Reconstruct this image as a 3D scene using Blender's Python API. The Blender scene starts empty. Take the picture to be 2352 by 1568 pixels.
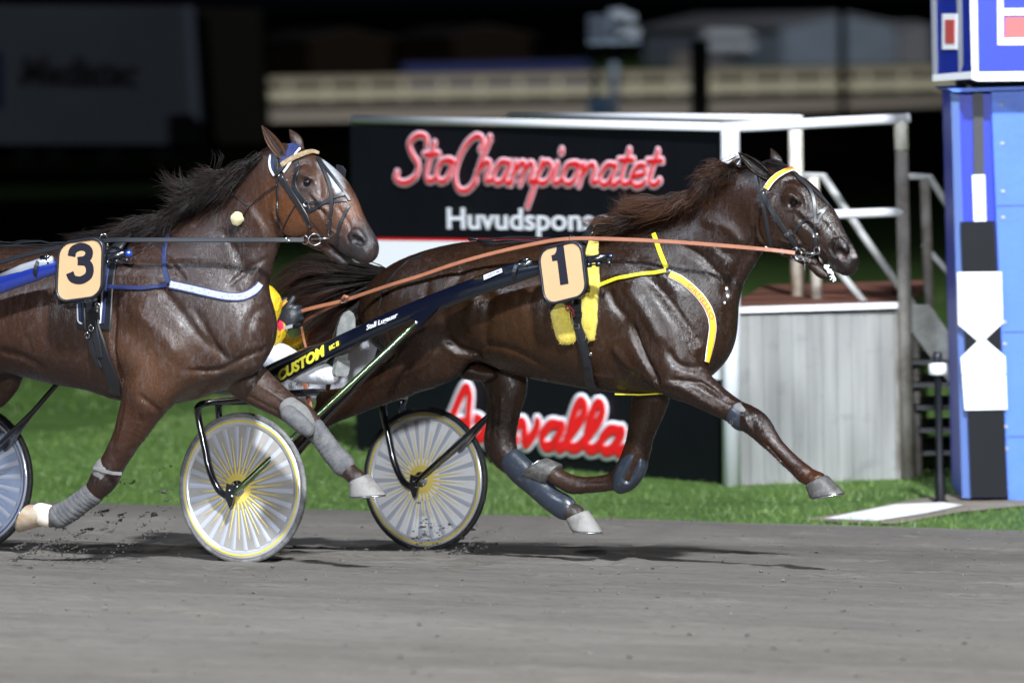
import bpy, math, random
import numpy as np
from mathutils import Vector, Matrix
from mathutils.bvhtree import BVHTree
random.seed(7); rng = np.random.default_rng(7)
SC = bpy.context.scene
COL = SC.collection
R = math.radians

# ------------------------------------------------------------------ camera
FPX, CX, CY = 15000.0, 1176.0, 784.0          # focal length and centre in photo units (2352 wide)
CAMZ = 2.57
cam_d = bpy.data.cameras.new('camera'); cam = bpy.data.objects.new('camera', cam_d); COL.objects.link(cam)
CM = Matrix.Translation((0, 0, CAMZ)) @ Matrix.Rotation(R(90) - math.atan(CY / FPX), 4, 'X') @ Matrix.Rotation(R(-1.0), 4, 'Z')
cam.matrix_world = CM
cam_d.sensor_width = 36; cam_d.lens = FPX / 2352 * 36
cam_d.clip_start = 0.5; cam_d.clip_end = 3000
cam_d.dof.use_dof = True; cam_d.dof.focus_distance = 29.75
cam_d.dof.aperture_fstop = 3.0; cam_d.dof.aperture_ratio = 0.75
SC.camera = cam
SC.view_settings.view_transform = 'Standard'; SC.view_settings.look = 'None'
SC.view_settings.exposure = 0.0; SC.view_settings.gamma = 1.0
SC.cycles.max_bounces = 6; SC.cycles.transparent_max_bounces = 16
SC.cycles.sample_clamp_indirect = 4.0
try:
    SC.cycles.use_denoising = True
except Exception: pass
# ------------------------------------------------------------------ night sky
W = bpy.data.worlds.new('World'); SC.world = W; W.use_nodes = True
bg = W.node_tree.nodes['Background']; bg.inputs[0].default_value = (0.5, 0.62, 1.0, 1); bg.inputs[1].default_value = 0.0016
# ------------------------------------------------------------------ floodlights of the racecourse, with added fill and background lamps
def flood(name, loc, target, watt, size, cone, blend, col):
    d = bpy.data.lights.new(name, 'SPOT'); d.energy = watt; d.shadow_soft_size = size
    d.spot_size = R(cone); d.spot_blend = blend; d.color = col
    o = bpy.data.objects.new(name, d); COL.objects.link(o); o.location = loc
    o.rotation_euler = (Vector(target) - Vector(loc)).to_track_quat('-Z', 'Y').to_euler()
    return o
flood('flood_or_fill_lamp', (7, -8, 33), (0.0, 35.5, 0), 235000, 1.3, 32, 0.5, (0.90, 0.95, 1.0))
flood('flood_or_fill_lamp', (-22, 13, 20), (-0.5, 32, 0.5), 20000, 0.8, 36, 0.6, (0.72, 0.83, 1.0))
flood('flood_or_fill_lamp', (-2.5, -38, 14), (0, 31.2, 0.7), 115000, 1.2, 10.5, 0.5, (0.90, 0.95, 1.0))
flood('flood_or_fill_lamp', (24, 34, 20), (1, 31, 1.0), 7000, 0.4, 36, 0.6, (0.85, 0.9, 1.0))  # added side fill from the right, not a known floodlight
flood('flood_or_fill_lamp', (0, 142, 22), (-2, 180, 0), 38000, 1.0, 62, 0.3, (1.0, 0.95, 0.86))
flood('flood_or_fill_lamp', (10, 222, 18), (13.5, 262, 1.5), 32000, 1.0, 34, 0.5, (0.85, 0.92, 1.0))  # lamp added to brighten the sheds
flood('flood_or_fill_lamp', (4, 84, 12), (1.6, 100, 2.0), 6000, 0.5, 16, 0.6, (0.8, 0.9, 1.0))  # narrow lamp added to pick out the camera mast
flood('flood_or_fill_lamp', (-16, 80, 14), (-7.5, 104, 1.5), 1500, 0.5, 30, 0.6, (0.8, 0.88, 1.0))  # weak lamp added so the trailer shows faintly

# ------------------------------------------------------------------ pixel helpers: a photo pixel and a distance give a place
CR = CM.to_3x3(); CO = Vector((0, 0, CAMZ))
def ray(px, py): return CR @ Vector(((px - CX) / FPX, -(py - CY) / FPX, -1.0))
def P(px, py, D):
    d = ray(px, py); return CO + d * (D / d.y)
A = R(31.0)
class Frame:
    def __init__(s, O, a=A):
        s.O = Vector((O[0], O[1], 0)); s.a = a
        s.u = Vector((math.cos(a), -math.sin(a), 0)); s.v = Vector((-math.sin(a), -math.cos(a), 0))
    def pl(s, px, py, lat):
        d = ray(px, py); t = (lat - (CO - s.O).dot(s.v)) / d.dot(s.v); return CO + d * t
    def loc(s, p):
        q = p - s.O; return (q.dot(s.u), q.dot(s.v), p.z)
    def w(s, x, lat, z): return s.O + s.u * x + s.v * lat + Vector((0, 0, z))
    def L(s, px, py, lat): return s.loc(s.pl(px, py, lat))
NV = Vector((math.sin(A), math.cos(A), 0)); UV = Vector((math.cos(A), -math.sin(A), 0))
p0 = P(557, 1112, 30.0); PN = Vector((p0.x, p0.y, 0))
SLOPE = 0.046; NE = 5.6
def zn(n): return -SLOPE * min(max(n, -14), NE)
def gz(p): return zn((Vector((p[0], p[1], 0)) - PN).dot(NV))
def G(px, py, dz=0.0):
    d = ray(px, py); lo, hi = 5.0, 900.0
    f = lambda t: (CO + d * t).z - gz(CO + d * t) - dz
    if f(hi) > 0: return CO + d * hi
    for _ in range(60):
        m = (lo + hi) / 2
        if f(m) > 0: lo = m
        else: hi = m
    return CO + d * lo
axle1 = PN + NV * 0.8
F1 = Frame((axle1.x, axle1.y))
# second team: its midline lies about 1.3 m nearer to the camera
q = F1.pl(340, 760, 1.28)
F3 = Frame((q.x, q.y)); F3.O = F3.O - F3.u * 1.572

# ------------------------------------------------------------------ objects
MW = {}
def props(o, label=None, cat=None, group=None, kind=None):
    if label: o['label'] = label
    if cat: o['category'] = cat
    if group: o['group'] = group
    if kind: o['kind'] = kind
    return o
def thing(name, label, cat, loc, rz=0, group=None):
    o = bpy.data.objects.new(name, None); COL.objects.link(o); o.empty_display_size = 0.2
    o.location = loc; o.rotation_euler = (0, 0, rz)
    MW[o] = Matrix.Translation(Vector(loc)) @ Matrix.Rotation(rz, 4, 'Z')
    return props(o, label, cat, group)
def mesh(name, V, Fc, mat, parent=None, smooth=False, col=None, mats=None, midx=None):
    V = [Vector(v) for v in V]
    if parent is not None: M = MW[parent]
    else:
        a = np.array([tuple(v) for v in V]); c = (a.min(0) + a.max(0)) / 2
        M = Matrix.Translation((c[0], c[1], a[:, 2].min()))
    I = M.inverted()
    me = bpy.data.meshes.new(name); me.from_pydata([tuple(I @ v) for v in V], [], Fc); me.update()
    for m in (mats or [mat]): me.materials.append(m)
    if midx is not None: me.polygons.foreach_set('material_index', midx)
    if smooth: me.polygons.foreach_set('use_smooth', [True] * len(me.polygons))
    if col is not None:
        at = me.color_attributes.new('Col', 'FLOAT_COLOR', 'POINT')
        at.data.foreach_set('color', np.asarray(col, dtype=np.float32).ravel())
    o = bpy.data.objects.new(name, me); COL.objects.link(o)
    if parent is not None: o.parent = parent
    else: o.matrix_world = M
    MW[o] = M
    return o
class MB:
    def loop(s, pts, r, n=6):
        pts = [Vector(p) for p in pts]; k = len(pts); c = sum(pts, Vector()) / k; V = []; F = []; nn = (pts[0] - c).cross(pts[1] - c).normalized()
        for p in pts:
            o = (p - c).normalized()
            for j in range(n):
                th = 2 * math.pi * j / n; V.append(p + o * (math.cos(th) * r * 1.3) + nn * (math.sin(th) * r))
        for i in range(k):
            for j in range(n): F.append((i * n + j, i * n + (j + 1) % n, ((i + 1) % k) * n + (j + 1) % n, ((i + 1) % k) * n + j))
        return s.add(V, F)
    def build_each(s, names, mat, parent, smooth=True):
        for i, (v0, v1, f0, f1) in enumerate(s.cuts):
            nm = names[min(i, len(names) - 1)] if not isinstance(names, str) else names
            mesh(nm, s.V[v0:v1], [tuple(a - v0 for a in f) for f in s.F[f0:f1]], mat, parent, smooth)
    """collects shapes into one mesh"""
    def __init__(s): s.V = []; s.F = []; s.mi = []; s.cuts = []
    def add(s, V, F, mi=0):
        b = len(s.V); s.cuts.append((b, b + len(V), len(s.F), len(s.F) + len(F))); s.V += [Vector(v) for v in V]; s.F += [tuple(b + i for i in f) for f in F]; s.mi += [mi] * len(F); return s
    def build(s, name, mat, parent=None, smooth=False):
        if isinstance(mat, (list, tuple)): return mesh(name, s.V, s.F, None, parent, smooth, mats=mat, midx=s.mi)
        return mesh(name, s.V, s.F, mat, parent, smooth)
    def box(s, o, ax, ay, az, mi=0):
        o, ax, ay, az = Vector(o), Vector(ax), Vector(ay), Vector(az)
        V = [o, o + ax, o + ax + ay, o + ay, o + az, o + ax + az, o + ax + ay + az, o + ay + az]
        F = [(0, 3, 2, 1), (4, 5, 6, 7), (0, 1, 5, 4), (1, 2, 6, 5), (2, 3, 7, 6), (3, 0, 4, 7)]
        return s.add(V, F, mi)
    def tube(s, pts, rad, n=10, flat=None, fdir=None, cap=True, mi=0):
        """rad: number or list; flat: ratio of the second radius, fdir: direction of that second radius"""
        pts = [Vector(p) for p in pts]; k = len(pts)
        if not hasattr(rad, '__len__'): rad = [rad] * k
        V = []; F = []; prev = None
        for i, p in enumerate(pts):
            t = (pts[min(i + 1, k - 1)] - pts[max(i - 1, 0)]).normalized()
            if fdir is not None: a = (Vector(fdir) - t * t.dot(Vector(fdir))).normalized()
            elif prev is None:
                a = t.orthogonal().normalized()
            else: a = (prev - t * t.dot(prev)).normalized()
            prev = a; b = t.cross(a)
            fl = 1.0 if flat is None else (flat[i] if hasattr(flat, '__len__') else flat)
            for j in range(n):
                th = 2 * math.pi * j / n
                V.append(p + a * (math.cos(th) * rad[i] * fl) + b * (math.sin(th) * rad[i]))
        for i in range(k - 1):
            for j in range(n):
                F.append((i * n + j, i * n + (j + 1) % n, (i + 1) * n + (j + 1) % n, (i + 1) * n + j))
        if cap:
            F.append(tuple(range(n))[::-1]); F.append(tuple((k - 1) * n + j for j in range(n)))
        return s.add(V, F, mi)
    def ring(s, c, ax, R0, r, n=36, m=8, mi=0):
        c, ax = Vector(c), Vector(ax).normalized(); e = ax.orthogonal().normalized(); f = ax.cross(e)
        V = []; F = []
        for i in range(n):
            th = 2 * math.pi * i / n; d = e * math.cos(th) + f * math.sin(th)
            for j in range(m):
                ph = 2 * math.pi * j / m; V.append(c + d * (R0 + r * math.cos(ph)) + ax * (r * math.sin(ph)))
        for i in range(n):
            for j in range(m):
                F.append((i * m + j, i * m + (j + 1) % m, ((i + 1) % n) * m + (j + 1) % m, ((i + 1) % n) * m + j))
        return s.add(V, F, mi)
    def lathe(s, c, ax, prof, n=48, mi=0, caps=False):
        """prof: list of (radius, along axis)"""
        c, ax = Vector(c), Vector(ax).normalized(); e = ax.orthogonal().normalized(); f = ax.cross(e)
        V = []; F = []; m = len(prof)
        for i in range(n):
            th = 2 * math.pi * i / n; d = e * math.cos(th) + f * math.sin(th)
            for r_, h_ in prof: V.append(c + d * r_ + ax * h_)
        for i in range(n):
            for j in range(m - 1):
                F.append((i * m + j, ((i + 1) % n) * m + j, ((i + 1) % n) * m + j + 1, i * m + j + 1))
        return s.add(V, F, mi)
    def prism(s, poly, d, mi=0):
        poly = [Vector(p) for p in poly]; k = len(poly); d = Vector(d)
        V = poly + [p + d for p in poly]
        F = [tuple(range(k))[::-1], tuple(range(k, 2 * k))] + [(i, (i + 1) % k, k + (i + 1) % k, k + i) for i in range(k)]
        return s.add(V, F, mi)
def catmull(pts, n):
    pts = [np.array(p, float) for p in pts]; k = len(pts)
    if k < 3:
        return [pts[0] + (pts[-1] - pts[0]) * t for t in np.linspace(0, 1, n + 1)]
    out = []
    for i in range(k - 1):
        a, b, c, d = pts[max(i - 1, 0)], pts[i], pts[i + 1], pts[min(i + 2, k - 1)]
        for t in np.linspace(0, 1, n, endpoint=False):
            out.append(0.5 * (2 * b + (c - a) * t + (2 * a - 5 * b + 4 * c - d) * t * t + (3 * b - a - 3 * c + d) * t ** 3))
    out.append(pts[-1]); return out
# ------------------------------------------------------------------ materials
MT = {}
def mat(name, col, rough=0.5, metal=0.0, spec=0.5, noise=None, bump=None, coat=0, attr=False, alpha=None, emit=None, sheen=0, map3=None, coord='Object', aniso=None, trans=None):
    """noise=(scale, colour2, lo, hi); bump=(scale, strength); map3 = stretch of the texture space"""
    if name in MT: return MT[name]
    m = bpy.data.materials.new(name); m.use_nodes = True; nt = m.node_tree; b = nt.nodes['Principled BSDF']
    N = nt.nodes.new; Lk = nt.links.new
    c4 = (*col, 1)
    b.inputs['Base Color'].default_value = c4; b.inputs['Roughness'].default_value = rough
    b.inputs['Metallic'].default_value = metal; b.inputs['Specular IOR Level'].default_value = spec
    if coat: b.inputs['Coat Weight'].default_value = coat; b.inputs['Coat Roughness'].default_value = 0.12
    if sheen: b.inputs['Sheen Weight'].default_value = sheen
    if trans: b.inputs['Transmission Weight'].default_value = trans
    src = None
    if attr:
        at = N('ShaderNodeAttribute'); at.attribute_name = 'Col'; src = at.outputs['Color']; Lk(src, b.inputs['Base Color'])
    tc = N('ShaderNodeTexCoord'); mp = N('ShaderNodeMapping'); Lk(tc.outputs[coord], mp.inputs[0])
    if map3: mp.inputs['Scale'].default_value = map3
    if aniso: mp.inputs['Rotation'].default_value = aniso
    if noise:
        nz = N('ShaderNodeTexNoise'); nz.inputs['Scale'].default_value = noise[0]; nz.inputs['Detail'].default_value = 8; nz.inputs['Roughness'].default_value = 0.65
        Lk(mp.outputs[0], nz.inputs['Vector'])
        rp = N('ShaderNodeMapRange'); rp.inputs[1].default_value = noise[2]; rp.inputs[2].default_value = noise[3]; Lk(nz.outputs[0], rp.inputs[0])
        mx = N('ShaderNodeMix'); mx.data_type = 'RGBA'; Lk(rp.outputs[0], mx.inputs[0])
        if src: Lk(src, mx.inputs[6])
        else: mx.inputs[6].default_value = c4
        mx.inputs[7].default_value = (*noise[1], 1); Lk(mx.outputs[2], b.inputs['Base Color'])
    if bump:
        nb = N('ShaderNodeTexNoise'); nb.inputs['Scale'].default_value = bump[0]; nb.inputs['Detail'].default_value = 6; Lk(mp.outputs[0], nb.inputs['Vector'])
        bp = N('ShaderNodeBump'); bp.inputs['Strength'].default_value = bump[1]; bp.inputs['Distance'].default_value = bump[2] if len(bump) > 2 else 0.01
        Lk(nb.outputs[0], bp.inputs['Height']); Lk(bp.outputs[0], b.inputs['Normal'])
    if emit:
        b.inputs['Emission Color'].default_value = (*emit[0], 1); b.inputs['Emission Strength'].default_value = emit[1]
    if alpha is not None: b.inputs['Alpha'].default_value = alpha
    MT[name] = m; return m
# ------------------------------------------------------------------ bodies: smooth blended volumes turned into one skin
import openvdb
class Field:
    def __init__(s, lo, hi, h):
        s.lo = np.array(lo, float); s.h = h
        s.n = np.ceil((np.array(hi) - s.lo) / h).astype(int) + 1
        s.D = np.full(s.n, 0.5, np.float32)
    def sub(s, lo, hi):
        a = np.clip(np.floor((np.array(lo) - s.lo) / s.h).astype(int), 0, s.n)
        b = np.clip(np.ceil((np.array(hi) - s.lo) / s.h).astype(int) + 1, 0, s.n)
        return a, b
    def axes(s, a, b):
        return [np.float32(s.lo[i] + s.h * np.arange(a[i], b[i])) for i in range(3)]
    def chain(s, st, k=0.03, sub=4, cut=False):
        """st: (x, lateral, z, radius, half width) stations"""
        S = np.array(catmull(st, sub)) if len(st) > 1 else np.array([st[0], st[0]])
        S[:, 3:] = np.maximum(S[:, 3:], 0.003)
        mg = k + 0.03
        rr = np.maximum(S[:, 3], S[:, 4])[:, None] + mg
        lo = (S[:, :3] - rr).min(0); hi = (S[:, :3] + rr).max(0)
        a, b = s.sub(lo, hi)
        if (b <= a).any(): return
        T = np.full(b - a, 1.0, np.float32)
        for i in range(len(S) - 1):
            A0, B0 = S[i], S[i + 1]
            r_ = max(A0[3], A0[4], B0[3], B0[4]) + mg
            la, lb = s.sub(np.minimum(A0[:3], B0[:3]) - r_, np.maximum(A0[:3], B0[:3]) + r_)
            la = np.maximum(la, a); lb = np.minimum(lb, b)
            if (lb <= la).any(): continue
            X, Y, Z = s.axes(la, lb); X = X[:, None, None]; Y = Y[None, :, None]; Z = Z[None, None, :]
            d = (B0 - A0)[:3].astype(np.float32); L2 = float(d @ d)
            px, py, pz = X - np.float32(A0[0]), Y - np.float32(A0[1]), Z - np.float32(A0[2])
            if L2 > 1e-9: t = np.clip((px * d[0] + py * d[1] + pz * d[2]) / np.float32(L2), 0, 1)
            else: t = np.zeros((1, 1, 1), np.float32)
            qx, qy, qz = px - t * d[0], py - t * d[1], pz - t * d[2]
            r = np.float32(A0[3]) + t * np.float32(B0[3] - A0[3]); w = np.float32(A0[4]) + t * np.float32(B0[4] - A0[4])
            p2 = qx * qx + qz * qz; q2 = qy * qy
            k0 = np.sqrt(p2 / (r * r) + q2 / (w * w)); k1 = np.sqrt(p2 / r ** 4 + q2 / w ** 4) + 1e-6
            dd = k0 * (k0 - 1) / k1
            dd = np.where(k0 < 0.2, -np.minimum(r, w), dd)
            sl = tuple(slice(la[j] - a[j], lb[j] - a[j]) for j in range(3))
            T[sl] = np.minimum(T[sl], dd)
        sl = tuple(slice(a[j], b[j]) for j in range(3)); M = s.D[sl]
        if cut:
            T = -T; hh = np.maximum(k - np.abs(M - T), 0) / k; s.D[sl] = np.maximum(M, T) + hh * hh * k * 0.25
        else:
            hh = np.maximum(k - np.abs(M - T), 0) / k; s.D[sl] = np.minimum(M, T) - hh * hh * k * 0.25
    def relief(s, pts, amp, wid, side=1, taper=True, latmin=0.0):
        """groove (amp > 0) or ridge (amp < 0) along a polyline of (x, z), on one side of the animal"""
        Q = np.array(catmull(pts, 5)); mg = wid * 2.6
        lo = (Q.min(0) - mg); hi = (Q.max(0) + mg)
        y0, y1 = (latmin, 1.0) if side > 0 else ((-1.0, -latmin) if side < 0 else (-1, 1))
        a, b = s.sub((lo[0], y0, lo[1]), (hi[0], y1, hi[1]))
        if (b <= a).any(): return
        X, Y, Z = s.axes(a, b); X = X[:, None]; Z = Z[None, :]
        best = np.full((len(X), Z.shape[1]), 1e3, np.float32); tt = np.zeros_like(best)
        m = len(Q) - 1
        for i in range(m):
            A0, B0 = Q[i], Q[i + 1]; d = B0 - A0; L2 = float(d @ d) + 1e-12
            t = np.clip(((X - A0[0]) * d[0] + (Z - A0[1]) * d[1]) / L2, 0, 1)
            dd = (X - A0[0] - t * d[0]) ** 2 + (Z - A0[1] - t * d[1]) ** 2
            u = dd < best; best = np.where(u, dd, best); tt = np.where(u, (i + t) / m, tt)
        g = amp * np.exp(-best / wid ** 2)
        if taper: g = g * np.clip(np.minimum(tt, 1 - tt) * 5, 0, 1)
        fade = np.clip((Y - y0) / 0.02, 0, 1) if side > 0 else (np.clip((y1 - Y) / 0.02, 0, 1) if side < 0 else np.ones_like(Y))
        sl = tuple(slice(a[j], b[j]) for j in range(3))
        s.D[sl] += (g[:, None, :] * fade[None, :, None]).astype(np.float32)
    def skin(s, iters=1):
        g = openvdb.FloatGrid(0.5); D = np.clip(s.D, -0.06, 0.06)
        g.copyFromArray(np.ascontiguousarray(D))
        pts, quads = g.convertToQuads(0.0)
        pts = pts.astype(float) * s.h + s.lo
        if len(quads):
            # relax a little
            e = np.concatenate([quads[:, [0, 1]], quads[:, [1, 2]], quads[:, [2, 3]], quads[:, [3, 0]]])
            for _ in range(iters):
                acc = np.zeros_like(pts); cnt = np.zeros(len(pts))
                np.add.at(acc, e[:, 0], pts[e[:, 1]]); np.add.at(acc, e[:, 1], pts[e[:, 0]])
                np.add.at(cnt, e[:, 0], 1); np.add.at(cnt, e[:, 1], 1)
                pts = pts * 0.5 + 0.5 * acc / cnt[:, None]
        return pts, quads
def skin_obj(name, F, fr, mt, parent, colf=None, iters=1):
    """fr: frame (x, lateral, z) -> world"""
    pts, quads = F.skin(iters)
    O = np.array(fr.O); u = np.array(fr.u); v = np.array(fr.v)
    Wp = O[None] + pts[:, :1] * u + pts[:, 1:2] * v + pts[:, 2:3] * np.array([[0, 0, 1.0]])
    M = MW[parent] if parent is not None else Matrix.Translation(tuple((Wp.min(0) + Wp.max(0)) / 2))
    I = np.array(M.inverted()); Lp = Wp @ I[:3, :3].T + I[:3, 3]
    # winding: make the volume positive
    q = quads; a, b, c = Lp[q[:, 0]], Lp[q[:, 1]], Lp[q[:, 2]]; d = Lp[q[:, 3]]
    vol = (np.einsum('ij,ij->i', a, np.cross(b, c)) + np.einsum('ij,ij->i', a, np.cross(c, d))).sum()
    if vol < 0: q = q[:, ::-1]
    me = bpy.data.meshes.new(name); n = len(Lp); m = len(q)
    me.vertices.add(n); me.vertices.foreach_set('co', Lp.astype(np.float32).ravel())
    me.loops.add(4 * m); me.loops.foreach_set('vertex_index', q.astype(np.int32).ravel())
    me.polygons.add(m); me.polygons.foreach_set('loop_start', np.arange(0, 4 * m, 4, dtype=np.int32))
    me.polygons.foreach_set('use_smooth', np.ones(m, bool)); me.update(calc_edges=True)
    me.materials.append(mt)
    if colf is not None:
        at = me.color_attributes.new('Col', 'FLOAT_COLOR', 'POINT')
        at.data.foreach_set('color', colf(pts).astype(np.float32).ravel())
    o = bpy.data.objects.new(name, me); COL.objects.link(o)
    if parent is not None: o.parent = parent
    else: o.matrix_world = M
    MW[o] = M
    bv = BVHTree.FromPolygons([tuple(p) for p in Wp], [tuple(int(k) for k in f) for f in q])
    return o, bv
# straps that lie on a body: a path seen in the photo is dropped onto the skin
def on_skin(bvs, pts, step=5.0, off=0.004, lift=None):
    d = []
    for i in range(len(pts) - 1):
        a, b = np.array(pts[i], float), np.array(pts[i + 1], float); k = max(1, int(np.linalg.norm((b - a)[:2]) / step))
        for j in range(k): d.append(a + (b - a) * j / k)
    d.append(np.array(pts[-1], float))
    out = []
    for p in d:
        r_ = ray(p[0], p[1]).normalized(); best = None
        for bv in bvs:
            h = bv.ray_cast(CO, r_)
            if h[0] is not None and (best is None or h[3] < best[3]): best = h
        if best is not None: out.append((best[0] + best[1] * off, best[1].copy(), True))
        else: out.append((tuple(p[:2]), None, False))
    # points off the skin: nearest hit depth, then nearest surface
    idx = [i for i, o in enumerate(out) if o[2]]
    res = []
    for i, o in enumerate(out):
        if o[2]: res.append((o[0], o[1])); continue
        D = out[min(idx, key=lambda t: abs(t - i))][0].y if idx else 29.4
        p = P(o[0][0], o[0][1], D); bb = None
        for bv in bvs:
            h = bv.find_nearest(p)
            if h[0] is not None and (bb is None or h[3] < bb[3]): bb = h
        res.append((bb[0] + bb[1] * off, bb[1].copy()))
    return res
def strap_mesh(mb, pts, wid, th=0.003, mi=0, smooth=2):
    """pts: (position, normal); a flat band with thickness"""
    Pp = [Vector(p) for p, n in pts]; Nn = [Vector(n) for p, n in pts]; k = len(Pp)
    for _ in range(smooth):
        Pp = [Pp[i] if i in (0, k - 1) else (Pp[i - 1] + Pp[i] * 2 + Pp[i + 1]) / 4 for i in range(k)]
        Nn = [(Nn[max(i - 1, 0)] + Nn[i] * 2 + Nn[min(i + 1, k - 1)]).normalized() for i in range(k)]
    if not hasattr(wid, '__len__'): wid = [wid] * k
    V = []; F = []
    for i in range(k):
        t = (Pp[min(i + 1, k - 1)] - Pp[max(i - 1, 0)]).normalized(); n = (Nn[i] - t * Nn[i].dot(t)).normalized(); b = t.cross(n); w = wid[i] / 2
        V += [Pp[i] - b * w, Pp[i] - b * w * 0.8 + n * th, Pp[i] + b * w * 0.8 + n * th, Pp[i] + b * w, Pp[i] + b * w - n * th, Pp[i] - b * w - n * th]
    for i in range(k - 1):
        for j in range(6): F.append((i * 6 + j, i * 6 + (j + 1) % 6, (i + 1) * 6 + (j + 1) % 6, (i + 1) * 6 + j))
    F.append(tuple(range(6))[::-1]); F.append(tuple((k - 1) * 6 + j for j in range(6)))
    mb.add(V, F, mi)
def strap(name, bvs, px, wid, mt, parent, off=0.004, th=0.003, step=5.0):
    mb = MB(); strap_mesh(mb, on_skin(bvs, px, step, off), wid, th); return mb.build(name, mt, parent)
# hair: locks that follow guide strands
def hair(name, fr, guides, n, locks, parent, mt, colroot, coltip, w0=0.0022, jl=0.03, js=0.008, seg=9, latspread=0.03, seed=1, lat0=0.0, frizz=0.5, lenvar=0.35):
    """guides: list of strands, each a list of (px, py, lateral)"""
    rg = np.random.default_rng(seed)
    Gd = []
    for g in guides:
        pts = [fr.pl(a, b, c) for a, b, c in g]; pts = [tuple(p) for p in pts]
        c = np.array(catmull(pts, 6)); L = np.linspace(0, len(c) - 1, seg); i0 = np.clip(L.astype(int), 0, len(c) - 2); f = (L - i0)[:, None]
        Gd.append(c[i0] * (1 - f) + c[i0 + 1] * f)
    Gd = np.array(Gd); ng = len(Gd)
    V = []; F = []; C = []
    lk = []
    for l in range(locks):
        t = rg.random() * (ng - 1); lk.append((t, rg.normal(0, jl, 3), rg.normal(0, 1, 3) * latspread, rg.random() * 6.28, rg.uniform(0.5, 1.5), rg.uniform(1 - lenvar, 1.05)))
    cr, ct = np.array(colroot), np.array(coltip)
    T = np.linspace(0, 1, seg)[:, None]; vv = np.array(fr.v)
    for s_ in range(n):
        t, j1, lat, ph, fq, ln = lk[rg.integers(locks)]
        t = min(max(t + rg.normal(0, 0.06), 0), ng - 1.001); i = int(t); f = t - i
        c = Gd[i] * (1 - f) + Gd[i + 1] * f
        ln2 = ln * rg.uniform(0.75, 1.05); TT = np.clip(T[:, 0] * ln2, 0, 1) * (seg - 1); k0 = np.clip(TT.astype(int), 0, seg - 2); ff = (TT - k0)[:, None]
        c = c[k0] * (1 - ff) + c[k0 + 1] * ff
        cp = np.clip(1.6 * T * (1.3 - T), 0.05, 1)
        c = c + j1 * T ** 1.2 + rg.normal(0, js, 3) * (0.25 + T) + vv * (lat[0] * (0.5 + 0.5 * T) + rg.normal(0, 0.012))
        c = c + np.sin(T * 7 * fq + ph) * j1[::-1] * 0.35 * T * frizz * 2 + rg.normal(0, js * 0.35 * frizz, c.shape) * T
        w = w0 * rg.uniform(0.6, 1.3)
        tn = np.gradient(c, axis=0); tn /= np.linalg.norm(tn, axis=1, keepdims=True) + 1e-9
        e = np.cross(tn, rg.normal(0, 1, 3)); e /= np.linalg.norm(e, axis=1, keepdims=True) + 1e-9; g = np.cross(tn, e)
        ww = (w * (1.05 - T[:, 0] ** 2))[:, None]
        b = len(V) * 1
        ring = np.stack([c + e * ww, c - e * ww * 0.5 + g * ww * 0.87, c - e * ww * 0.5 - g * ww * 0.87], 1)
        b = s_ * seg * 3
        V.append(ring.reshape(-1, 3))
        mixv = np.clip(T ** 1.7 * (1.1 if lat[1] > 0 else .35) + rg.normal(0, 0.10), 0, 1); col = (cr * (1 - mixv) + ct * mixv) * rg.uniform(0.6, 1.4)
        C.append(np.repeat(np.concatenate([np.clip(col, 0, 1), np.ones((seg, 1))], 1), 3, axis=0))
        for k in range(seg - 1):
            for j in range(3): F.append((b + k * 3 + j, b + k * 3 + (j + 1) % 3, b + (k + 1) * 3 + (j + 1) % 3, b + (k + 1) * 3 + j))
    V = np.concatenate(V); C = np.concatenate(C)
    M = MW[parent]; I = np.array(M.inverted()); V = V @ I[:3, :3].T + I[:3, 3]
    me = bpy.data.meshes.new(name); me.from_pydata(V.tolist(), [], F); me.update(); me.materials.append(mt)
    me.polygons.foreach_set('use_smooth', [True] * len(me.polygons))
    at = me.color_attributes.new('Col', 'FLOAT_COLOR', 'POINT'); at.data.foreach_set('color', C.astype(np.float32).ravel())
    o = bpy.data.objects.new(name, me); COL.objects.link(o); o.parent = parent; MW[o] = M
    return o
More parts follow.
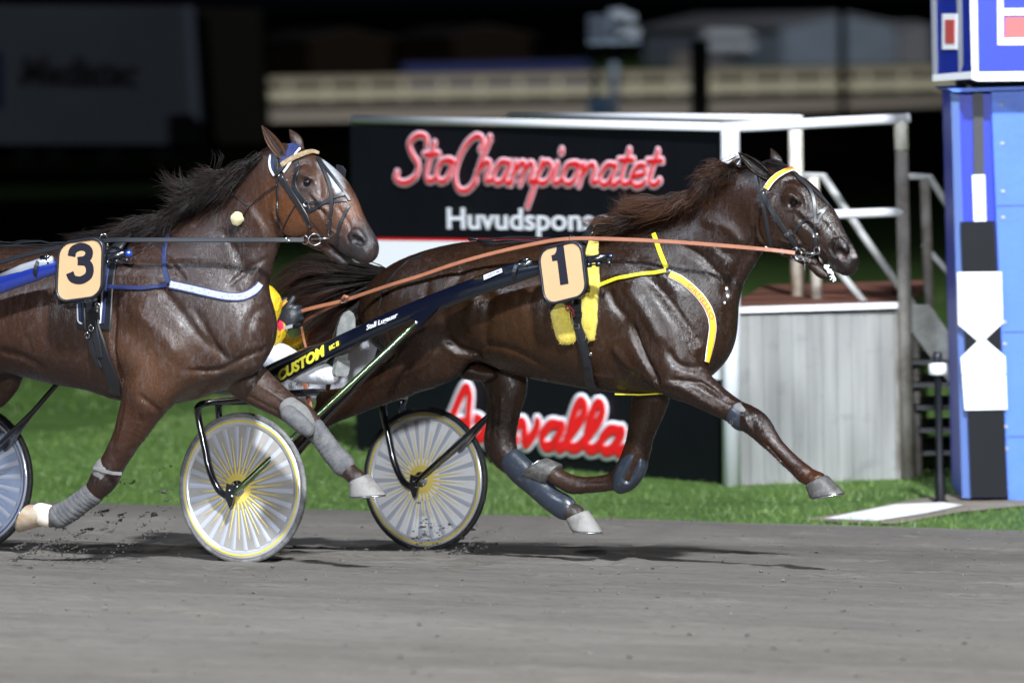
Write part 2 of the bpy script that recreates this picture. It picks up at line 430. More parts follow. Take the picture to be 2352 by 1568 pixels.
def hoof(name, fr, cb, cf, heel, toe, lat, wt, wb, mt, parent, solemat=None):
    """coronet back / front, heel, toe as pixels; wt / wb lateral half widths"""
    a, b, c, d = [fr.pl(p[0], p[1], lat) for p in (cb, cf, heel, toe)]
    mb = MB(); n = 28; rows = []
    for t in (0, 0.08, 0.2, 0.5, 0.85, 0.95, 1.0):
        p0, p1 = a.lerp(c, t), b.lerp(d, t); ce = (p0 + p1) / 2; ax = (p1 - p0) / 2; w = wt + (wb - wt) * t
        sc = {0: 0.93, 0.08: 1.0, 1.0: 0.97}.get(t, 1.0)
        row = []
        for j in range(n):
            th = 2 * math.pi * j / n; cx, sy = math.cos(th), math.sin(th)
            row.append(ce + ax * cx * sc + fr.v * (w * sy * sc * (1 - 0.12 * cx)))
        rows.append(row)
    V = [p for r_ in rows for p in r_]; k = len(rows)
    F = [(i * n + j, i * n + (j + 1) % n, (i + 1) * n + (j + 1) % n, (i + 1) * n + j) for i in range(k - 1) for j in range(n)]
    V.append((a + b) / 2); F += [(len(V) - 1, (j + 1) % n, j) for j in range(n)]
    # hollow sole
    up = ((a + b) / 2 - (c + d) / 2).normalized(); cc = (c + d) / 2 + up * 0.01
    base = (k - 1) * n; i0 = len(V); V += [cc + (rows[-1][j] - cc) * 0.82 + up * 0.004 for j in range(n)]
    F += [(base + j, base + (j + 1) % n, i0 + (j + 1) % n, i0 + j) for j in range(n)]
    V.append(cc); F += [(i0 + j, i0 + (j + 1) % n, len(V) - 1) for j in range(n)]
    mb.add(V, F); o = mb.build(name, mt, parent, True)
    # iron shoe
    sh = MB(); pts = [(c + d) / 2 - up * 0.003 + (rows[-1][j] - (c + d) / 2) * 0.9 for j in list(range(0, n // 2 - 1)) ]
    pts2 = [(c + d) / 2 - up * 0.003 + (rows[-1][j % n] - (c + d) / 2) * 0.9 for j in range(n // 2 + 2, n)]
    sh.tube(pts2 + pts, 0.0055, 6); sh.build('horseshoe', MT['steel'], o, True)
    return o
# ------------------------------------------------------------------ shared materials
mat('steel', (0.62, 0.64, 0.66), 0.25, 1.0)
mat('chrome', (0.8, 0.82, 0.84), 0.12, 1.0)
mat('black_leather', (0.012, 0.013, 0.016), 0.38, 0, 0.6, bump=(240, 0.15, 0.002))
mat('navy_web', (0.012, 0.022, 0.09), 0.6, bump=(300, 0.3, 0.002))
mat('yellow_web', (0.78, 0.68, 0.02), 0.55, bump=(400, 0.3, 0.002))
mat('tan_leather', (0.30, 0.115, 0.060), 0.42, noise=(14, (0.22, 0.08, 0.04), 0.4, 0.8))
mat('hair', (0.02, 0.01, 0.007), 0.45, 0, 0.32, attr=True)
mat('eye', (0.004, 0.003, 0.004), 0.06, 0, 0.5)
def coat(name, wet, streak, bump=0.35, gain=1.0):
    m = bpy.data.materials.new(name); m.use_nodes = True; nt = m.node_tree; b = nt.nodes['Principled BSDF']; N = nt.nodes.new; K = nt.links.new
    at = N('ShaderNodeAttribute'); at.attribute_name = 'Col'; tc = N('ShaderNodeTexCoord')
    mp = N('ShaderNodeMapping'); K(tc.outputs['Object'], mp.inputs[0]); mp.inputs['Scale'].default_value = (1.0, 1, 0.38); mp.inputs['Rotation'].default_value = (0, R(-22), 0)
    n1 = N('ShaderNodeTexNoise'); n1.inputs['Scale'].default_value = 9; n1.inputs['Detail'].default_value = 9; n1.inputs['Roughness'].default_value = 0.7; n1.inputs['Distortion'].default_value = 0.6; K(mp.outputs[0], n1.inputs['Vector'])
    n2 = N('ShaderNodeTexNoise'); n2.inputs['Scale'].default_value = 38; n2.inputs['Detail'].default_value = 8; n2.inputs['Distortion'].default_value = 1.2; K(mp.outputs[0], n2.inputs['Vector'])
    n3 = N('ShaderNodeTexNoise'); n3.inputs['Scale'].default_value = 330; n3.inputs['Detail'].default_value = 4; mq = N('ShaderNodeMapping'); K(tc.outputs['Object'], mq.inputs[0]); mq.inputs['Scale'].default_value = (1, 1, .16); mq.inputs['Rotation'].default_value = (0, R(-35), 0); K(mq.outputs[0], n3.inputs['Vector'])
    # the alpha of the attribute says where dried sweat marks lie
    r1 = N('ShaderNodeMapRange'); r1.inputs[1].default_value = 0.50; r1.inputs[2].default_value = 0.80; K(n2.outputs[0], r1.inputs[0])
    mu = N('ShaderNodeMath'); mu.operation = 'MULTIPLY'; K(r1.outputs[0], mu.inputs[0]); K(at.outputs['Alpha'], mu.inputs[1])
    r2 = N('ShaderNodeMapRange'); r2.inputs[1].default_value = 0.3; r2.inputs[2].default_value = 0.75; r2.inputs[3].default_value = 0.75 * gain; r2.inputs[4].default_value = 1.3 * gain; K(n1.outputs[0], r2.inputs[0])
    vm = N('ShaderNodeVectorMath'); vm.operation = 'SCALE'; K(at.outputs['Color'], vm.inputs[0]); K(r2.outputs[0], vm.inputs['Scale'])
    mx = N('ShaderNodeMix'); mx.data_type = 'RGBA'; K(mu.outputs[0], mx.inputs[0]); K(vm.outputs[0], mx.inputs[6]); mx.inputs[7].default_value = (*streak, 1); K(mx.outputs[2], b.inputs['Base Color'])
    r3 = N('ShaderNodeMapRange'); r3.inputs[1].default_value = 0.35; r3.inputs[2].default_value = 0.7; r3.inputs[3].default_value = wet[0]; r3.inputs[4].default_value = wet[1]; K(n1.outputs[0], r3.inputs[0]); K(r3.outputs[0], b.inputs['Roughness'])
    b.inputs['Specular IOR Level'].default_value = 0.42
    a1 = N('ShaderNodeMath'); a1.operation = 'MULTIPLY_ADD'; K(n2.outputs[0], a1.inputs[0]); a1.inputs[1].default_value = 0.9; K(n3.outputs[0], a1.inputs[2])
    bp = N('ShaderNodeBump'); bp.inputs['Strength'].default_value = bump; bp.inputs['Distance'].default_value = 0.006; K(a1.outputs[0], bp.inputs['Height']); K(bp.outputs[0], b.inputs['Normal'])
    MT[name] = m; return m
coat('dark_coat', (0.17, 0.34), (0.060, 0.052, 0.054), 0.45, 0.48)
coat('bay_coat', (0.24, 0.42), (0.12, 0.115, 0.125), 0.45, 0.60)

def seg_z(k, pts):
    t = {1: (0, 229.7, .3909), 2: (0, 746.5, .3909), 3: (516.8, 459.4, .3909), 4: (1148.4, 287.1, .3909), 5: (1148.4, 746.5, .3909),
         'h': (1607.8, 315.8, .2198), 'k': (545.5, 258.4, .2381), 'p': (1177.1, 488.1, .2198)}[k]
    return [(t[0] + t[2] * p[0], t[1] + t[2] * p[1]) + tuple(p[2:]) for p in pts]
Zz = seg_z
class Body:
    def __init__(s, fr, xr, h=0.0062):
        s.fr = fr; s.F = Field((xr[0], -0.42, xr[2]), (xr[1], 0.42, xr[3]), h)
    def r(s, px, py, lat, rp): return rp * s.fr.pl(px, py, lat).y / FPX
    def leg(s, st, k=0.03, cut=False, sub=4):
        """(px, py, radius px, half width px, lateral)"""
        S = []
        for px, py, rp, wp, lat in st:
            x, l, z = s.fr.L(px, py, lat); S.append((x, l, z, s.r(px, py, lat, rp), s.r(px, py, lat, wp)))
        s.F.chain(S, k, sub, cut)
    def span(s, st, k=0.03, lat=0.0, sub=4):
        """(top px, bottom px, half width m[, lateral])"""
        S = []
        for t, b, w, *l in st:
            la = l[0] if l else lat
            A0, B0 = s.fr.L(*t, la), s.fr.L(*b, la)
            S.append(((A0[0] + B0[0]) / 2, la, (A0[2] + B0[2]) / 2, math.hypot(A0[0] - B0[0], A0[2] - B0[2]) / 2, w))
        s.F.chain(S, k, sub)
    def rel(s, px, amp, wid, lat=0.2, side=1, latmin=0.02, taper=True):
        s.F.relief([(lambda q: (q[0], q[2]))(s.fr.L(a, b, lat)) for a, b in px], amp * 1.45, wid, side, taper, latmin)
def falloff(fr, pts, blobs, base):
    """colour of the coat: base plus soft blobs (px, py, lateral or None, radius m, colour, strength)"""
    C = np.tile(np.array(base, float), (len(pts), 1))
    for px, py, lat, rad, c, k in blobs:
        x, l, z = fr.L(px, py, lat if lat is not None else 0.1)
        d2 = (pts[:, 0] - x) ** 2 + (pts[:, 2] - z) ** 2
        if lat is not None: d2 = d2 + ((pts[:, 1] - lat) * 0.7) ** 2
        w = (np.exp(-d2 / rad ** 2) * k)[:, None]; C = C * (1 - w) + np.array(c) * w
    return C

# ================================================================== horse with number one
base1 = F1.w(1.35, 0, gz(F1.w(1.35, 0, 0)))
H1 = thing('horse', 'dark brown trotting horse with yellow breast strap and number 1 plate, stretching a foreleg forward', 'horse', base1, -A, 'trotting race horses')
B = Body(F1, (-0.75, 3.15, -0.15, 2.2))
B.span([((905, 640), (890, 790), .15), ((955, 600), (935, 830), .215), ((1010, 573), (1000, 840), .255), ((1080, 556), (1075, 822), .265),
        ((1150, 553), (1150, 838), .275), ((1230, 556), (1235, 868), .29), ((1320, 553), (1325, 886), .285), ((1400, 545), (1400, 899), .25),
        ((1480, 541), (1480, 903), .215), ((1545, 590), (1560, 890), .19), ((1590, 660), (1600, 850), .15)], k=0.02)
# neck
B.span([((1440, 535), (1590, 800), .15), ((1500, 505), (1636, 765), .125), ((1560, 470), (1655, 705), .10), ((1610, 440), (1688, 650), .085), ((1660, 408), (1715, 600), .075), ((1705, 385), (1735, 548), .07), ((1738, 378), (1752, 520), .065)], k=0.07)
# head
B.span([((1745, 378), (1742, 548), .062), ((1790, 384), (1768, 574), .080), ((1828, 404), (1800, 583), .092), ((1862, 434), (1826, 584), .085),
        ((1890, 462), (1846, 588), .070), ((1910, 492), (1864, 592), .060), ((1930, 524), (1892, 600), .052), ((1950, 556), (1912, 618), .052), ((1958, 576), (1930, 628), .05), ((1956, 592), (1938, 630), .042)], k=0.03)
# lower jaw and chin
B.leg([(1800, 570, 16, 26, 0), (1840, 592, 12, 20, 0), (1866, 606, 13, 18, 0), (1888, 624, 15, 17, 0), (1902, 632, 10, 13, 0)], k=0.015)
B.leg([(1878, 585, 5, 60, 0.0), (1900, 612, 4.5, 60, 0), (1922, 636, 4, 60, 0)], k=0.008, cut=True)      # mouth
# cheek, brow, nostril
B.leg([(1775, 520, 50, 14, .065), (1768, 500, 45, 14, .065)], k=0.03)
B.leg([(1815, 452, 15, 9, .078), (1832, 462, 12, 8, .076)], k=0.03)
B.leg([(1926, 560, 17, 8, .048), (1936, 572, 15, 8, .046)], k=0.015)
B.leg([(1927, 580, 12, 12, .064), (1937, 588, 11, 12, .058)], k=0.006, cut=True)
B.leg([(1926, 566, 14, 8, -.05), (1936, 574, 14, 8, -.048)], k=0.015)
B.leg([(1818, 467, 10, 9, .094), (1830, 469, 9, 9, .09)], k=0.012, cut=True)      # eye socket
# near foreleg: shoulder, forearm, knee, cannon
B.leg([(1440, 640, 45, 30, .13), (1500, 720, 55, 36, .15), (1550, 800, 62, 44, .14), (1572, 860, 54, 44, .13)], k=0.06)
B.leg([(1455, 790, 42, 28, .16), (1500, 820, 50, 40, .15), (1545, 855, 50, 45, .14)], k=0.05)
B.leg([(1560, 862, 50, 42, .13), (1605, 892, 42, 36, .13), (1650, 922, 33, 29, .13), (1690, 946, 29, 25, .13), (1716, 960, 31, 27, .13), (1740, 976, 31, 27, .13), (1760, 1000, 26, 22, .13), (1780, 1023, 21, 17, .13), (1805, 1049, 20, 15, .13),
       (1830, 1072, 20, 15, .13), (1848, 1088, 22, 18, .13), (1862, 1096, 20, 17, .13), (1878, 1103, 21, 20, .13)], k=0.035)
# far foreleg, folded
B.leg([(1500, 800, 60, 40, -.12), (1498, 890, 48, 36, -.13), (1485, 950, 41, 30, -.13), (1470, 1010, 33, 26, -.13), (1458, 1050, 33, 27, -.13), (1442, 1085, 32, 26, -.13)], k=0.03)
B.leg([(1440, 1092, 28, 22, -.13), (1400, 1107, 20, 15, -.13), (1350, 1113, 19, 14, -.13), (1315, 1112, 22, 17, -.13), (1295, 1103, 21, 17, -.13), (1275, 1092, 21, 19, -.13)], k=0.03)
# near hind leg, pushing off behind
B.leg([(975, 665, 75, 40, .12), (960, 740, 88, 50, .14), (985, 800, 72, 50, .14), (940, 845, 60, 42, .14), (890, 872, 52, 34, .14), (845, 898, 42, 27, .14), (805, 920, 36, 24, .14), (770, 935, 34, 23, .14), (748, 950, 30, 22, .14), (722, 975, 24, 18, .14), (690, 1015, 19, 15, .14),
       (655, 1060, 18, 14, .14), (625, 1098, 22, 17, .14), (608, 1120, 20, 16, .14), (597, 1138, 21, 19, .14)], k=0.05)
B.leg([(1050, 800, 42, 34, .15), (1030, 838, 34, 26, .14), (985, 855, 30, 26, .14)], k=0.06)
B.leg([(770, 915, 20, 14, .14), (742, 915, 17, 12, .14)], k=0.03)
# far hind leg, reaching forward
B.leg([(1090, 760, 80, 45, -.14), (1140, 820, 68, 42, -.14), (1163, 880, 53, 34, -.14), (1160, 930, 46, 28, -.14), (1153, 980, 41, 25, -.14), (1149, 1018, 41, 25, -.14), (1162, 1048, 34, 22, -.14), (1190, 1080, 24, 17, -.14),
       (1230, 1115, 22, 16, -.14), (1270, 1150, 24, 18, -.14), (1300, 1168, 22, 18, -.14), (1322, 1180, 23, 20, -.14)], k=0.04)
# sheath under the belly
B.leg([(1075, 850, 22, 24, 0), (1110, 858, 18, 20, 0), (1130, 860, 10, 14, 0)], k=0.02)
# creases and muscle lines
for px, am, wd in [
    ([(1095, 800), (1140, 790), (1200, 805), (1270, 845), (1360, 868)], .007, .018), ([(1103, 812), (1060, 800), (1030, 770)], .012, .02),
    ([(1455, 735), (1475, 790), (1505, 850), (1520, 890)], .016, .016), ([(1400, 660), (1420, 700), (1452, 735)], .008, .018),
    ([(1470, 625), (1530, 690), (1575, 760), (1590, 800)], .008, .02), ([(1440, 650), (1490, 720), (1530, 790)], -.008, .03),
    ([(1540, 800), (1562, 835), (1600, 850)], .007, .015), ([(1520, 880), (1560, 885), (1610, 918), (1660, 950)], -.006, .015), ([(1545, 870), (1600, 880), (1650, 912)], .006, .012),
    ([(1000, 640), (985, 700), (960, 760), (920, 810)], .008, .02), ([(1075, 620), (1040, 690), (1030, 760)], .008, .025), ([(1010, 600), (1090, 640), (1150, 700)], .005, .03),
    ([(880, 700), (900, 760), (900, 810), (870, 850)], .007, .018), ([(1020, 790), (980, 840), (900, 870), (830, 900)], -.006, .015), ([(960, 830), (880, 850), (800, 895)], .006, .012),
    ([(1110, 650), (1105, 700), (1085, 760)], -.008, .03), ([(1150, 660), (1140, 730), (1120, 790)], .008, .03),
    ([(1230, 830), (1330, 860), (1400, 870)], -.004, .012), ([(1410, 790), (1440, 840), (1500, 880)], -.006, .02)]:
    B.rel(px, am, wd)
for i in range(8):        # ribs
    x = 1180 + i * 30; B.rel([(x + 8, 640), (x - 2, 720), (x + 10, 800)], .0010, .014)
for px, am, wd in [
    ([(1560, 560), (1610, 590), (1650, 640), (1660, 690)], .010, .018), ([(1735, 470), (1722, 540), (1690, 600), (1650, 680)], .009, .016), ([(1600, 500), (1660, 520), (1700, 560)], -.006, .025), ([(1480, 600), (1530, 620), (1590, 690)], -.006, .02),
    ([(1620, 560), (1660, 600), (1672, 640)], -.006, .02)]:
    B.rel(px, am, wd, lat=.1)
for px, am, wd in [
    ([(1752, 470), (1744, 520), (1760, 565)], .007, .009), ([(1838, 482), (1856, 500), (1880, 525)], -.006, .008), ([(1836, 496), (1860, 520), (1880, 545)], .006, .010), ([(1790, 548), (1820, 560), (1850, 556)], -.003, .007),
    ([(1815, 520), (1835, 545), (1848, 572)], .004, .007), ([(1880, 500), (1905, 535), (1920, 555)], .004, .007), ([(1812, 446), (1828, 448), (1842, 462)], -.005, .005), ([(1812, 478), (1826, 482), (1838, 476)], -.003, .004),
    ([(1795, 420), (1815, 412), (1835, 425)], .006, .010), ([(1918, 592), (1905, 572), (1915, 556)], .004, .005), ([(1868, 560), (1885, 575), (1905, 600)], -.003, .006), ([(1840, 440), (1852, 470), (1850, 500)], .004, .008), ([(1780, 440), (1775, 480), (1790, 520)], -.003, .01)]:
    B.rel(px, am, wd, lat=.07)
for px, am, wd in [   # leg tendons and knee bones
    ([(1755, 1008), (1790, 1050), (1825, 1085)], .007, .006), ([(1718, 950), (1730, 985)], -.004, .008), ([(1748, 962), (1757, 990)], -.004, .008), ([(1735, 958), (1742, 995)], .004, .005), ([(1840, 1105), (1852, 1095), (1862, 1085)], .004, .006),
    ([(1690, 930), (1650, 905), (1610, 870)], .005, .008)]:
    B.rel(px, am, wd, lat=.15)
for px, am, wd in [([(1128, 900), (1130, 960), (1125, 1010)], .006, .010), ([(1190, 900), (1180, 960), (1170, 1020)], .005, .010), ([(1160, 900), (1155, 960), (1150, 1005)], -.004, .010), ([(1510, 920), (1500, 980), (1480, 1030)], .005, .01), ([(1420, 1104), (1370, 1110), (1320, 1108)], .004, .006)]:
    B.rel(px, am, wd, lat=-.10, side=0, latmin=0)
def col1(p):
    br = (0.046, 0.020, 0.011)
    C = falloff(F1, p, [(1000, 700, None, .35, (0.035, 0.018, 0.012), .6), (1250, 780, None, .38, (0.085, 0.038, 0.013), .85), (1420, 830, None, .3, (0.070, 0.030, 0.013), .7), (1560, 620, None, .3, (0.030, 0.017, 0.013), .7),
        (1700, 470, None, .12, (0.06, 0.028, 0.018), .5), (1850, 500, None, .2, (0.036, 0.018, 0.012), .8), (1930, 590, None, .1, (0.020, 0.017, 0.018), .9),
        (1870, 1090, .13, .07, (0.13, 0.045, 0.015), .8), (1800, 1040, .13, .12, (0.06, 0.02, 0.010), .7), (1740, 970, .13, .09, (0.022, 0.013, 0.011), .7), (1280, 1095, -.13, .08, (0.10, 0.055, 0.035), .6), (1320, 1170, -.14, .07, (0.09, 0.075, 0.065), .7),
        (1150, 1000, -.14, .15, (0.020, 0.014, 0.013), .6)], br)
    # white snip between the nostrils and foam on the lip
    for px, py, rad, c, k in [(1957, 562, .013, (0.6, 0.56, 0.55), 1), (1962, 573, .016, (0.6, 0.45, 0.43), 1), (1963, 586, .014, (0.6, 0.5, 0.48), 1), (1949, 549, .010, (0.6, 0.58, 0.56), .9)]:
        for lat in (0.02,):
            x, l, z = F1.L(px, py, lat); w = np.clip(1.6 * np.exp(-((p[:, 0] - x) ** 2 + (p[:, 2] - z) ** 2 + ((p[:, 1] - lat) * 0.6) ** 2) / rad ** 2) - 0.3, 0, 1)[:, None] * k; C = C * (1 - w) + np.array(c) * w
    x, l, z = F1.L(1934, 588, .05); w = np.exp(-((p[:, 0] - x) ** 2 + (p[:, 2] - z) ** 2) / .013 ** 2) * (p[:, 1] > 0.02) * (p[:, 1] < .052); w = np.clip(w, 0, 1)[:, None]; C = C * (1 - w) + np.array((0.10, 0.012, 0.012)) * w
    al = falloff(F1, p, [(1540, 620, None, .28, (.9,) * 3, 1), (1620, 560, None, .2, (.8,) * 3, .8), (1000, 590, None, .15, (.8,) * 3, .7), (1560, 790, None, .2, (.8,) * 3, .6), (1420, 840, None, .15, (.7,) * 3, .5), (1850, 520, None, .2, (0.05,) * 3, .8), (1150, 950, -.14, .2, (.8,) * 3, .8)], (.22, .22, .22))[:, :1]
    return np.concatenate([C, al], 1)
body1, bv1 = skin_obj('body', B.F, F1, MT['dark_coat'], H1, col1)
def coat_hair(o, n, ln, gain, seed, w=.0007):
    rg = np.random.default_rng(seed); me = o.data; me.calc_loop_triangles(); nv = len(me.vertices)
    v = np.empty(nv * 3); me.vertices.foreach_get('co', v); v = v.reshape(-1, 3); cc = np.empty(nv * 4, np.float32); me.color_attributes['Col'].data.foreach_get('color', cc); cc = cc.reshape(-1, 4)
    t = np.empty(len(me.loop_triangles) * 3, np.int32); me.loop_triangles.foreach_get('vertices', t); t = t.reshape(-1, 3); a, b, c = v[t[:, 0]], v[t[:, 1]], v[t[:, 2]]
    nn = np.cross(b - a, c - a); ar = np.linalg.norm(nn, axis=1); nn /= ar[:, None] + 1e-12; i = rg.choice(len(t), n, p=ar / ar.sum()); u = rg.random((n, 2)); f = u.sum(1) > 1; u[f] = 1 - u[f]
    p = a[i] + (b - a)[i] * u[:, :1] + (c - a)[i] * u[:, 1:]; N_ = nn[i]
    ph = np.sin(p[:, 0] * 9 + p[:, 2] * 5) * .35 + np.sin(p[:, 2] * 23 + p[:, 0] * 11) * .15
    d = np.stack([-.75 + ph, rg.normal(0, .12, n), -.75 - ph], 1) + rg.normal(0, .16, (n, 3)); d -= N_ * (d * N_).sum(1, keepdims=True); d /= np.linalg.norm(d, axis=1, keepdims=True) + 1e-9; d = d + N_ * .14
    e = np.cross(d, N_); e /= np.linalg.norm(e, axis=1, keepdims=True) + 1e-9; L_ = ln * rg.uniform(.5, 1.3, (n, 1)); p = p + N_ * .0002
    V = np.stack([p - e * w, p + e * w, p + d * L_], 1).reshape(-1, 3); C = np.repeat(cc[t[i, 0]][:, None, :], 3, 1) * np.array([gain, gain, gain, 1]) * rg.uniform(.45, 1.7, (n, 1, 1)); C[:, :, 3] = 1
    m = bpy.data.meshes.new('coat_hair'); m.vertices.add(3 * n); m.vertices.foreach_set('co', V.astype(np.float32).ravel()); m.loops.add(3 * n); m.loops.foreach_set('vertex_index', np.arange(3 * n, dtype=np.int32))
    m.polygons.add(n); m.polygons.foreach_set('loop_start', np.arange(0, 3 * n, 3, dtype=np.int32)); m.update(calc_edges=True); m.materials.append(MT['fur'])
    at = m.color_attributes.new('Col', 'FLOAT_COLOR', 'POINT'); at.data.foreach_set('color', C.astype(np.float32).ravel())
    q_ = bpy.data.objects.new('coat_hair', m); COL.objects.link(q_); q_.parent = o; MW[q_] = MW[o]; q_['kind'] = 'stuff'
mat('fur', (.02, .01, .01), .33, 0, .55, attr=True)
coat_hair(body1, 170000, .013, .43, 41)
def eye_part(fr, px, py, lat, r, parent):
    c = fr.pl(px, py, lat); mb = MB(); mb.lathe(c, fr.v, [(r * math.sin(t), r * math.cos(t)) for t in np.linspace(0.01, math.pi - .01, 14)], 20)
    return mb.build('eye', MT['eye'], parent, True)
eye_part(F1, 1823, 467, .075, .0185, H1)
eye_part(F1, 1823, 467, -.075, .0185, H1)
def ear(name, fr, base, tip, lat0, lat1, wid, parent, mt, colr, open_dir=1.0, bend=0.0):
    b0, t0 = fr.pl(*base, lat0), fr.pl(*tip, lat1); ax = (t0 - b0); L = ax.length; ax.normalize()
    side = (fr.v * open_dir + fr.u * 0.35).normalized(); side = (side - ax * side.dot(ax)).normalized(); c = ax.cross(side)
    V = []; F = []; n = 13; m = 14; C = []
    for i in range(m):
        t = i / (m - 1); w = wid * (math.sin(math.pi * min(0.12 + t * 0.9, 1.0)) ** 0.75 * (1 - 0.25 * t) + 0.02) * (1 if t < 1 else 0.1)
        w = max(w, 0.0015); ctr = b0 + ax * (L * t) + c * (bend * math.sin(t * 2.6) * L)
        for layer, k in ((0, 1.0), (1, 0.80)):
            for j in range(n):
                th = R(-125 + 250 * j / (n - 1)); V.append(ctr - side * (math.cos(th) * w * k) + c * (math.sin(th) * w * k * 0.85) + side * w * 0.25)
                C.append((*[q * (1.0 if layer == 0 else 0.6) for q in colr], 0.1))
    r2 = 2 * n
    for i in range(m - 1):
        for layer in (0, 1):
            for j in range(n - 1):
                a0 = i * r2 + layer * n + j; q_ = (a0, a0 + 1, a0 + r2 + 1, a0 + r2); F.append(q_ if layer == 0 else q_[::-1])
        for j in (0, n - 1):
            a0 = i * r2 + j; F.append((a0, a0 + r2, a0 + r2 + n, a0 + n))
    F.append(tuple((m - 1) * r2 + j for j in range(n)) + tuple((m - 1) * r2 + n + j for j in reversed(range(n))))
    return mesh(name, V, F, mt, parent, True, col=C)
ear('ear', F1, (1768, 408), (1695, 350), .065, .085, .040, H1, MT['dark_coat'], (0.030, 0.018, 0.014), 0.5)
ear('ear', F1, (1792, 396), (1770, 340), -.055, -.065, .036, H1, MT['dark_coat'], (0.030, 0.018, 0.014), -0.2)
# hooves
mat('dark_hoof', (0.055, 0.052, 0.050), 0.45, noise=(28, (0.14, 0.13, 0.12), 0.45, 0.7), bump=(60, 0.3, 0.004))
mat('pale_hoof', (0.20, 0.19, 0.18), 0.6, noise=(22, (0.10, 0.09, 0.08), 0.45, 0.7), bump=(60, 0.3, 0.004))
hoof('hoof', F1, (1853, 1116), (1899, 1090), (1864, 1144), (1939, 1132), .13, .050, .062, MT['dark_hoof'], H1)
hoof('hoof', F1, (1303, 1193), (1350, 1170), (1315, 1216), (1383, 1222), -.14, .048, .060, MT['pale_hoof'], H1)
hoof('hoof', F1, (1290, 1066), (1252, 1114), (1254, 1051), (1199, 1098), -.13, .048, .060, MT['dark_hoof'], H1)
hoof('hoof', F1, (575, 1132), (617, 1155), (560, 1165), (598, 1200), .14, .048, .060, MT['dark_hoof'], H1)
# mane and tail
gm = [[(1412, 548, 0), (1395, 545, .03), (1375, 542, .05)], [(1450, 535, 0), (1420, 520, .05), (1385, 530, .09), (1350, 530, .1)], [(1500, 508, 0), (1465, 505, .06), (1420, 520, .11), (1375, 535, .12)],
      [(1535, 487, 0), (1510, 470, .04), (1450, 475, .08), (1410, 462, .08)], [(1560, 470, 0), (1530, 470, .06), (1480, 480, .12), (1425, 478, .13)],
      [(1600, 447, 0), (1575, 455, .08), (1530, 485, .14), (1460, 500, .15)], [(1640, 420, 0), (1620, 420, .08), (1600, 455, .12), (1560, 480, .13)],
      [(1680, 398, 0), (1655, 388, .05), (1640, 410, .10), (1625, 440, .11)], [(1704, 392, 0), (1684, 388, .04), (1660, 396, .07), (1648, 412, .09)]]
hair('mane', F1, gm, 5200, 260, H1, MT['hair'], (0.006, 0.0045, 0.004), (0.075, 0.028, 0.012), w0=.0018, jl=.026, js=.010, seed=3, latspread=.022, frizz=.9)
hair('forelock', F1, [[(1748, 376, 0), (1775, 372, .02), (1800, 385, .03)], [(1752, 374, 0), (1790, 380, .0), (1832, 410, .01)], [(1748, 376, -.02), (1775, 368, -.03), (1805, 380, -.03)]], 260, 30, H1, MT['hair'], (0.010, 0.008, 0.008), (0.02, 0.015, 0.013), jl=.008, js=.004, seed=5, latspread=.012)
gt = [[(905, 628, 0), (850, 620, 0), (770, 618, .02), (700, 608, .04), (650, 640, .06), (622, 690, .08)], [(900, 632, 0), (840, 632, 0), (760, 625, .03), (690, 628, .05), (640, 670, .08), (600, 700, .1)],
      [(895, 638, 0), (830, 645, .0), (760, 650, .04), (700, 665, .06), (660, 700, .08), (620, 735, .1)], [(890, 645, 0), (820, 660, .02), (760, 690, .06), (700, 720, .08), (680, 760, .1), (720, 790, .12)],
      [(885, 650, 0), (840, 680, .02), (800, 710, .05), (760, 750, .07), (700, 780, .08), (660, 770, .1)], [(885, 655, 0), (855, 690, .02), (830, 720, .04), (800, 740, .05), (770, 775, .06), (740, 800, .08)]]
hair('tail', F1, gt, 3600, 130, H1, MT['hair'], (0.007, 0.005, 0.004), (0.045, 0.017, 0.009), w0=.0017, jl=.035, js=.010, seg=12, seed=8, latspread=.04, lenvar=.45)
# ================================================================== horse with number three
base3 = F3.w(1.35, 0, gz(F3.w(1.35, 0, 0)))
H3 = thing('horse', 'bay trotting horse with silver breast strap and navy ear cover, wearing the number 3 plate', 'horse', base3, -A, 'trotting race horses')
B = Body(F3, (-0.75, 3.2, -0.15, 2.35))
B.span([((-270, 640), (-290, 790), .15), ((-220, 605), (-240, 830), .215), ((-160, 578), (-170, 840), .255), ((-90, 566), (-95, 822), .265),
        ((-20, 566), (-20, 838), .275), ((60, 568), (60, 862), .29), ((150, 562), (150, 884), .29), ((230, 556), (235, 900), .255),
        ((310, 550), (315, 925), .235), ((390, 560), (400, 925), .225), ((460, 585), (480, 900), .21), ((520, 640), (545, 860), .17)], k=0.02)
B.span([((330, 545), (470, 860), .17), ((385, 530), (548, 790), .15), ((435, 505), (578, 715), .115), ((485, 468), (592, 655), .095), ((535, 425), (604, 600), .082), ((580, 382), (616, 555), .075), ((618, 352), (636, 515), .07), ((646, 336), (652, 480), .065)], k=0.07)
B.leg([(500, 690, 70, 36, .05), (545, 760, 62, 40, .06), (560, 820, 40, 36, .04)], k=0.06)
B.span([((655, 330), (640, 512), .068, 0), ((690, 340), (662, 538), .085, 0), ((722, 360), (690, 550), .098, .005), ((752, 384), (716, 556), .095, .012),
        ((778, 414), (738, 562), .082, .02), ((800, 452), (760, 572), .070, .028), ((822, 488), (784, 582), .060, .036), ((842, 518), (808, 592), .054, .044), ((853, 540), (822, 600), .052, .05), ((853, 556), (832, 600), .042, .05)], k=0.03)
B.leg([(690, 538, 16, 28, 0), (730, 560, 13, 22, .01), (757, 572, 12, 18, .02), (778, 589, 14, 18, .03), (794, 599, 10, 14, .035)], k=0.010)
B.leg([(768, 562, 4, 60, .03), (792, 586, 4.5, 60, .03), (816, 610, 4, 60, .03)], k=0.006, cut=True)
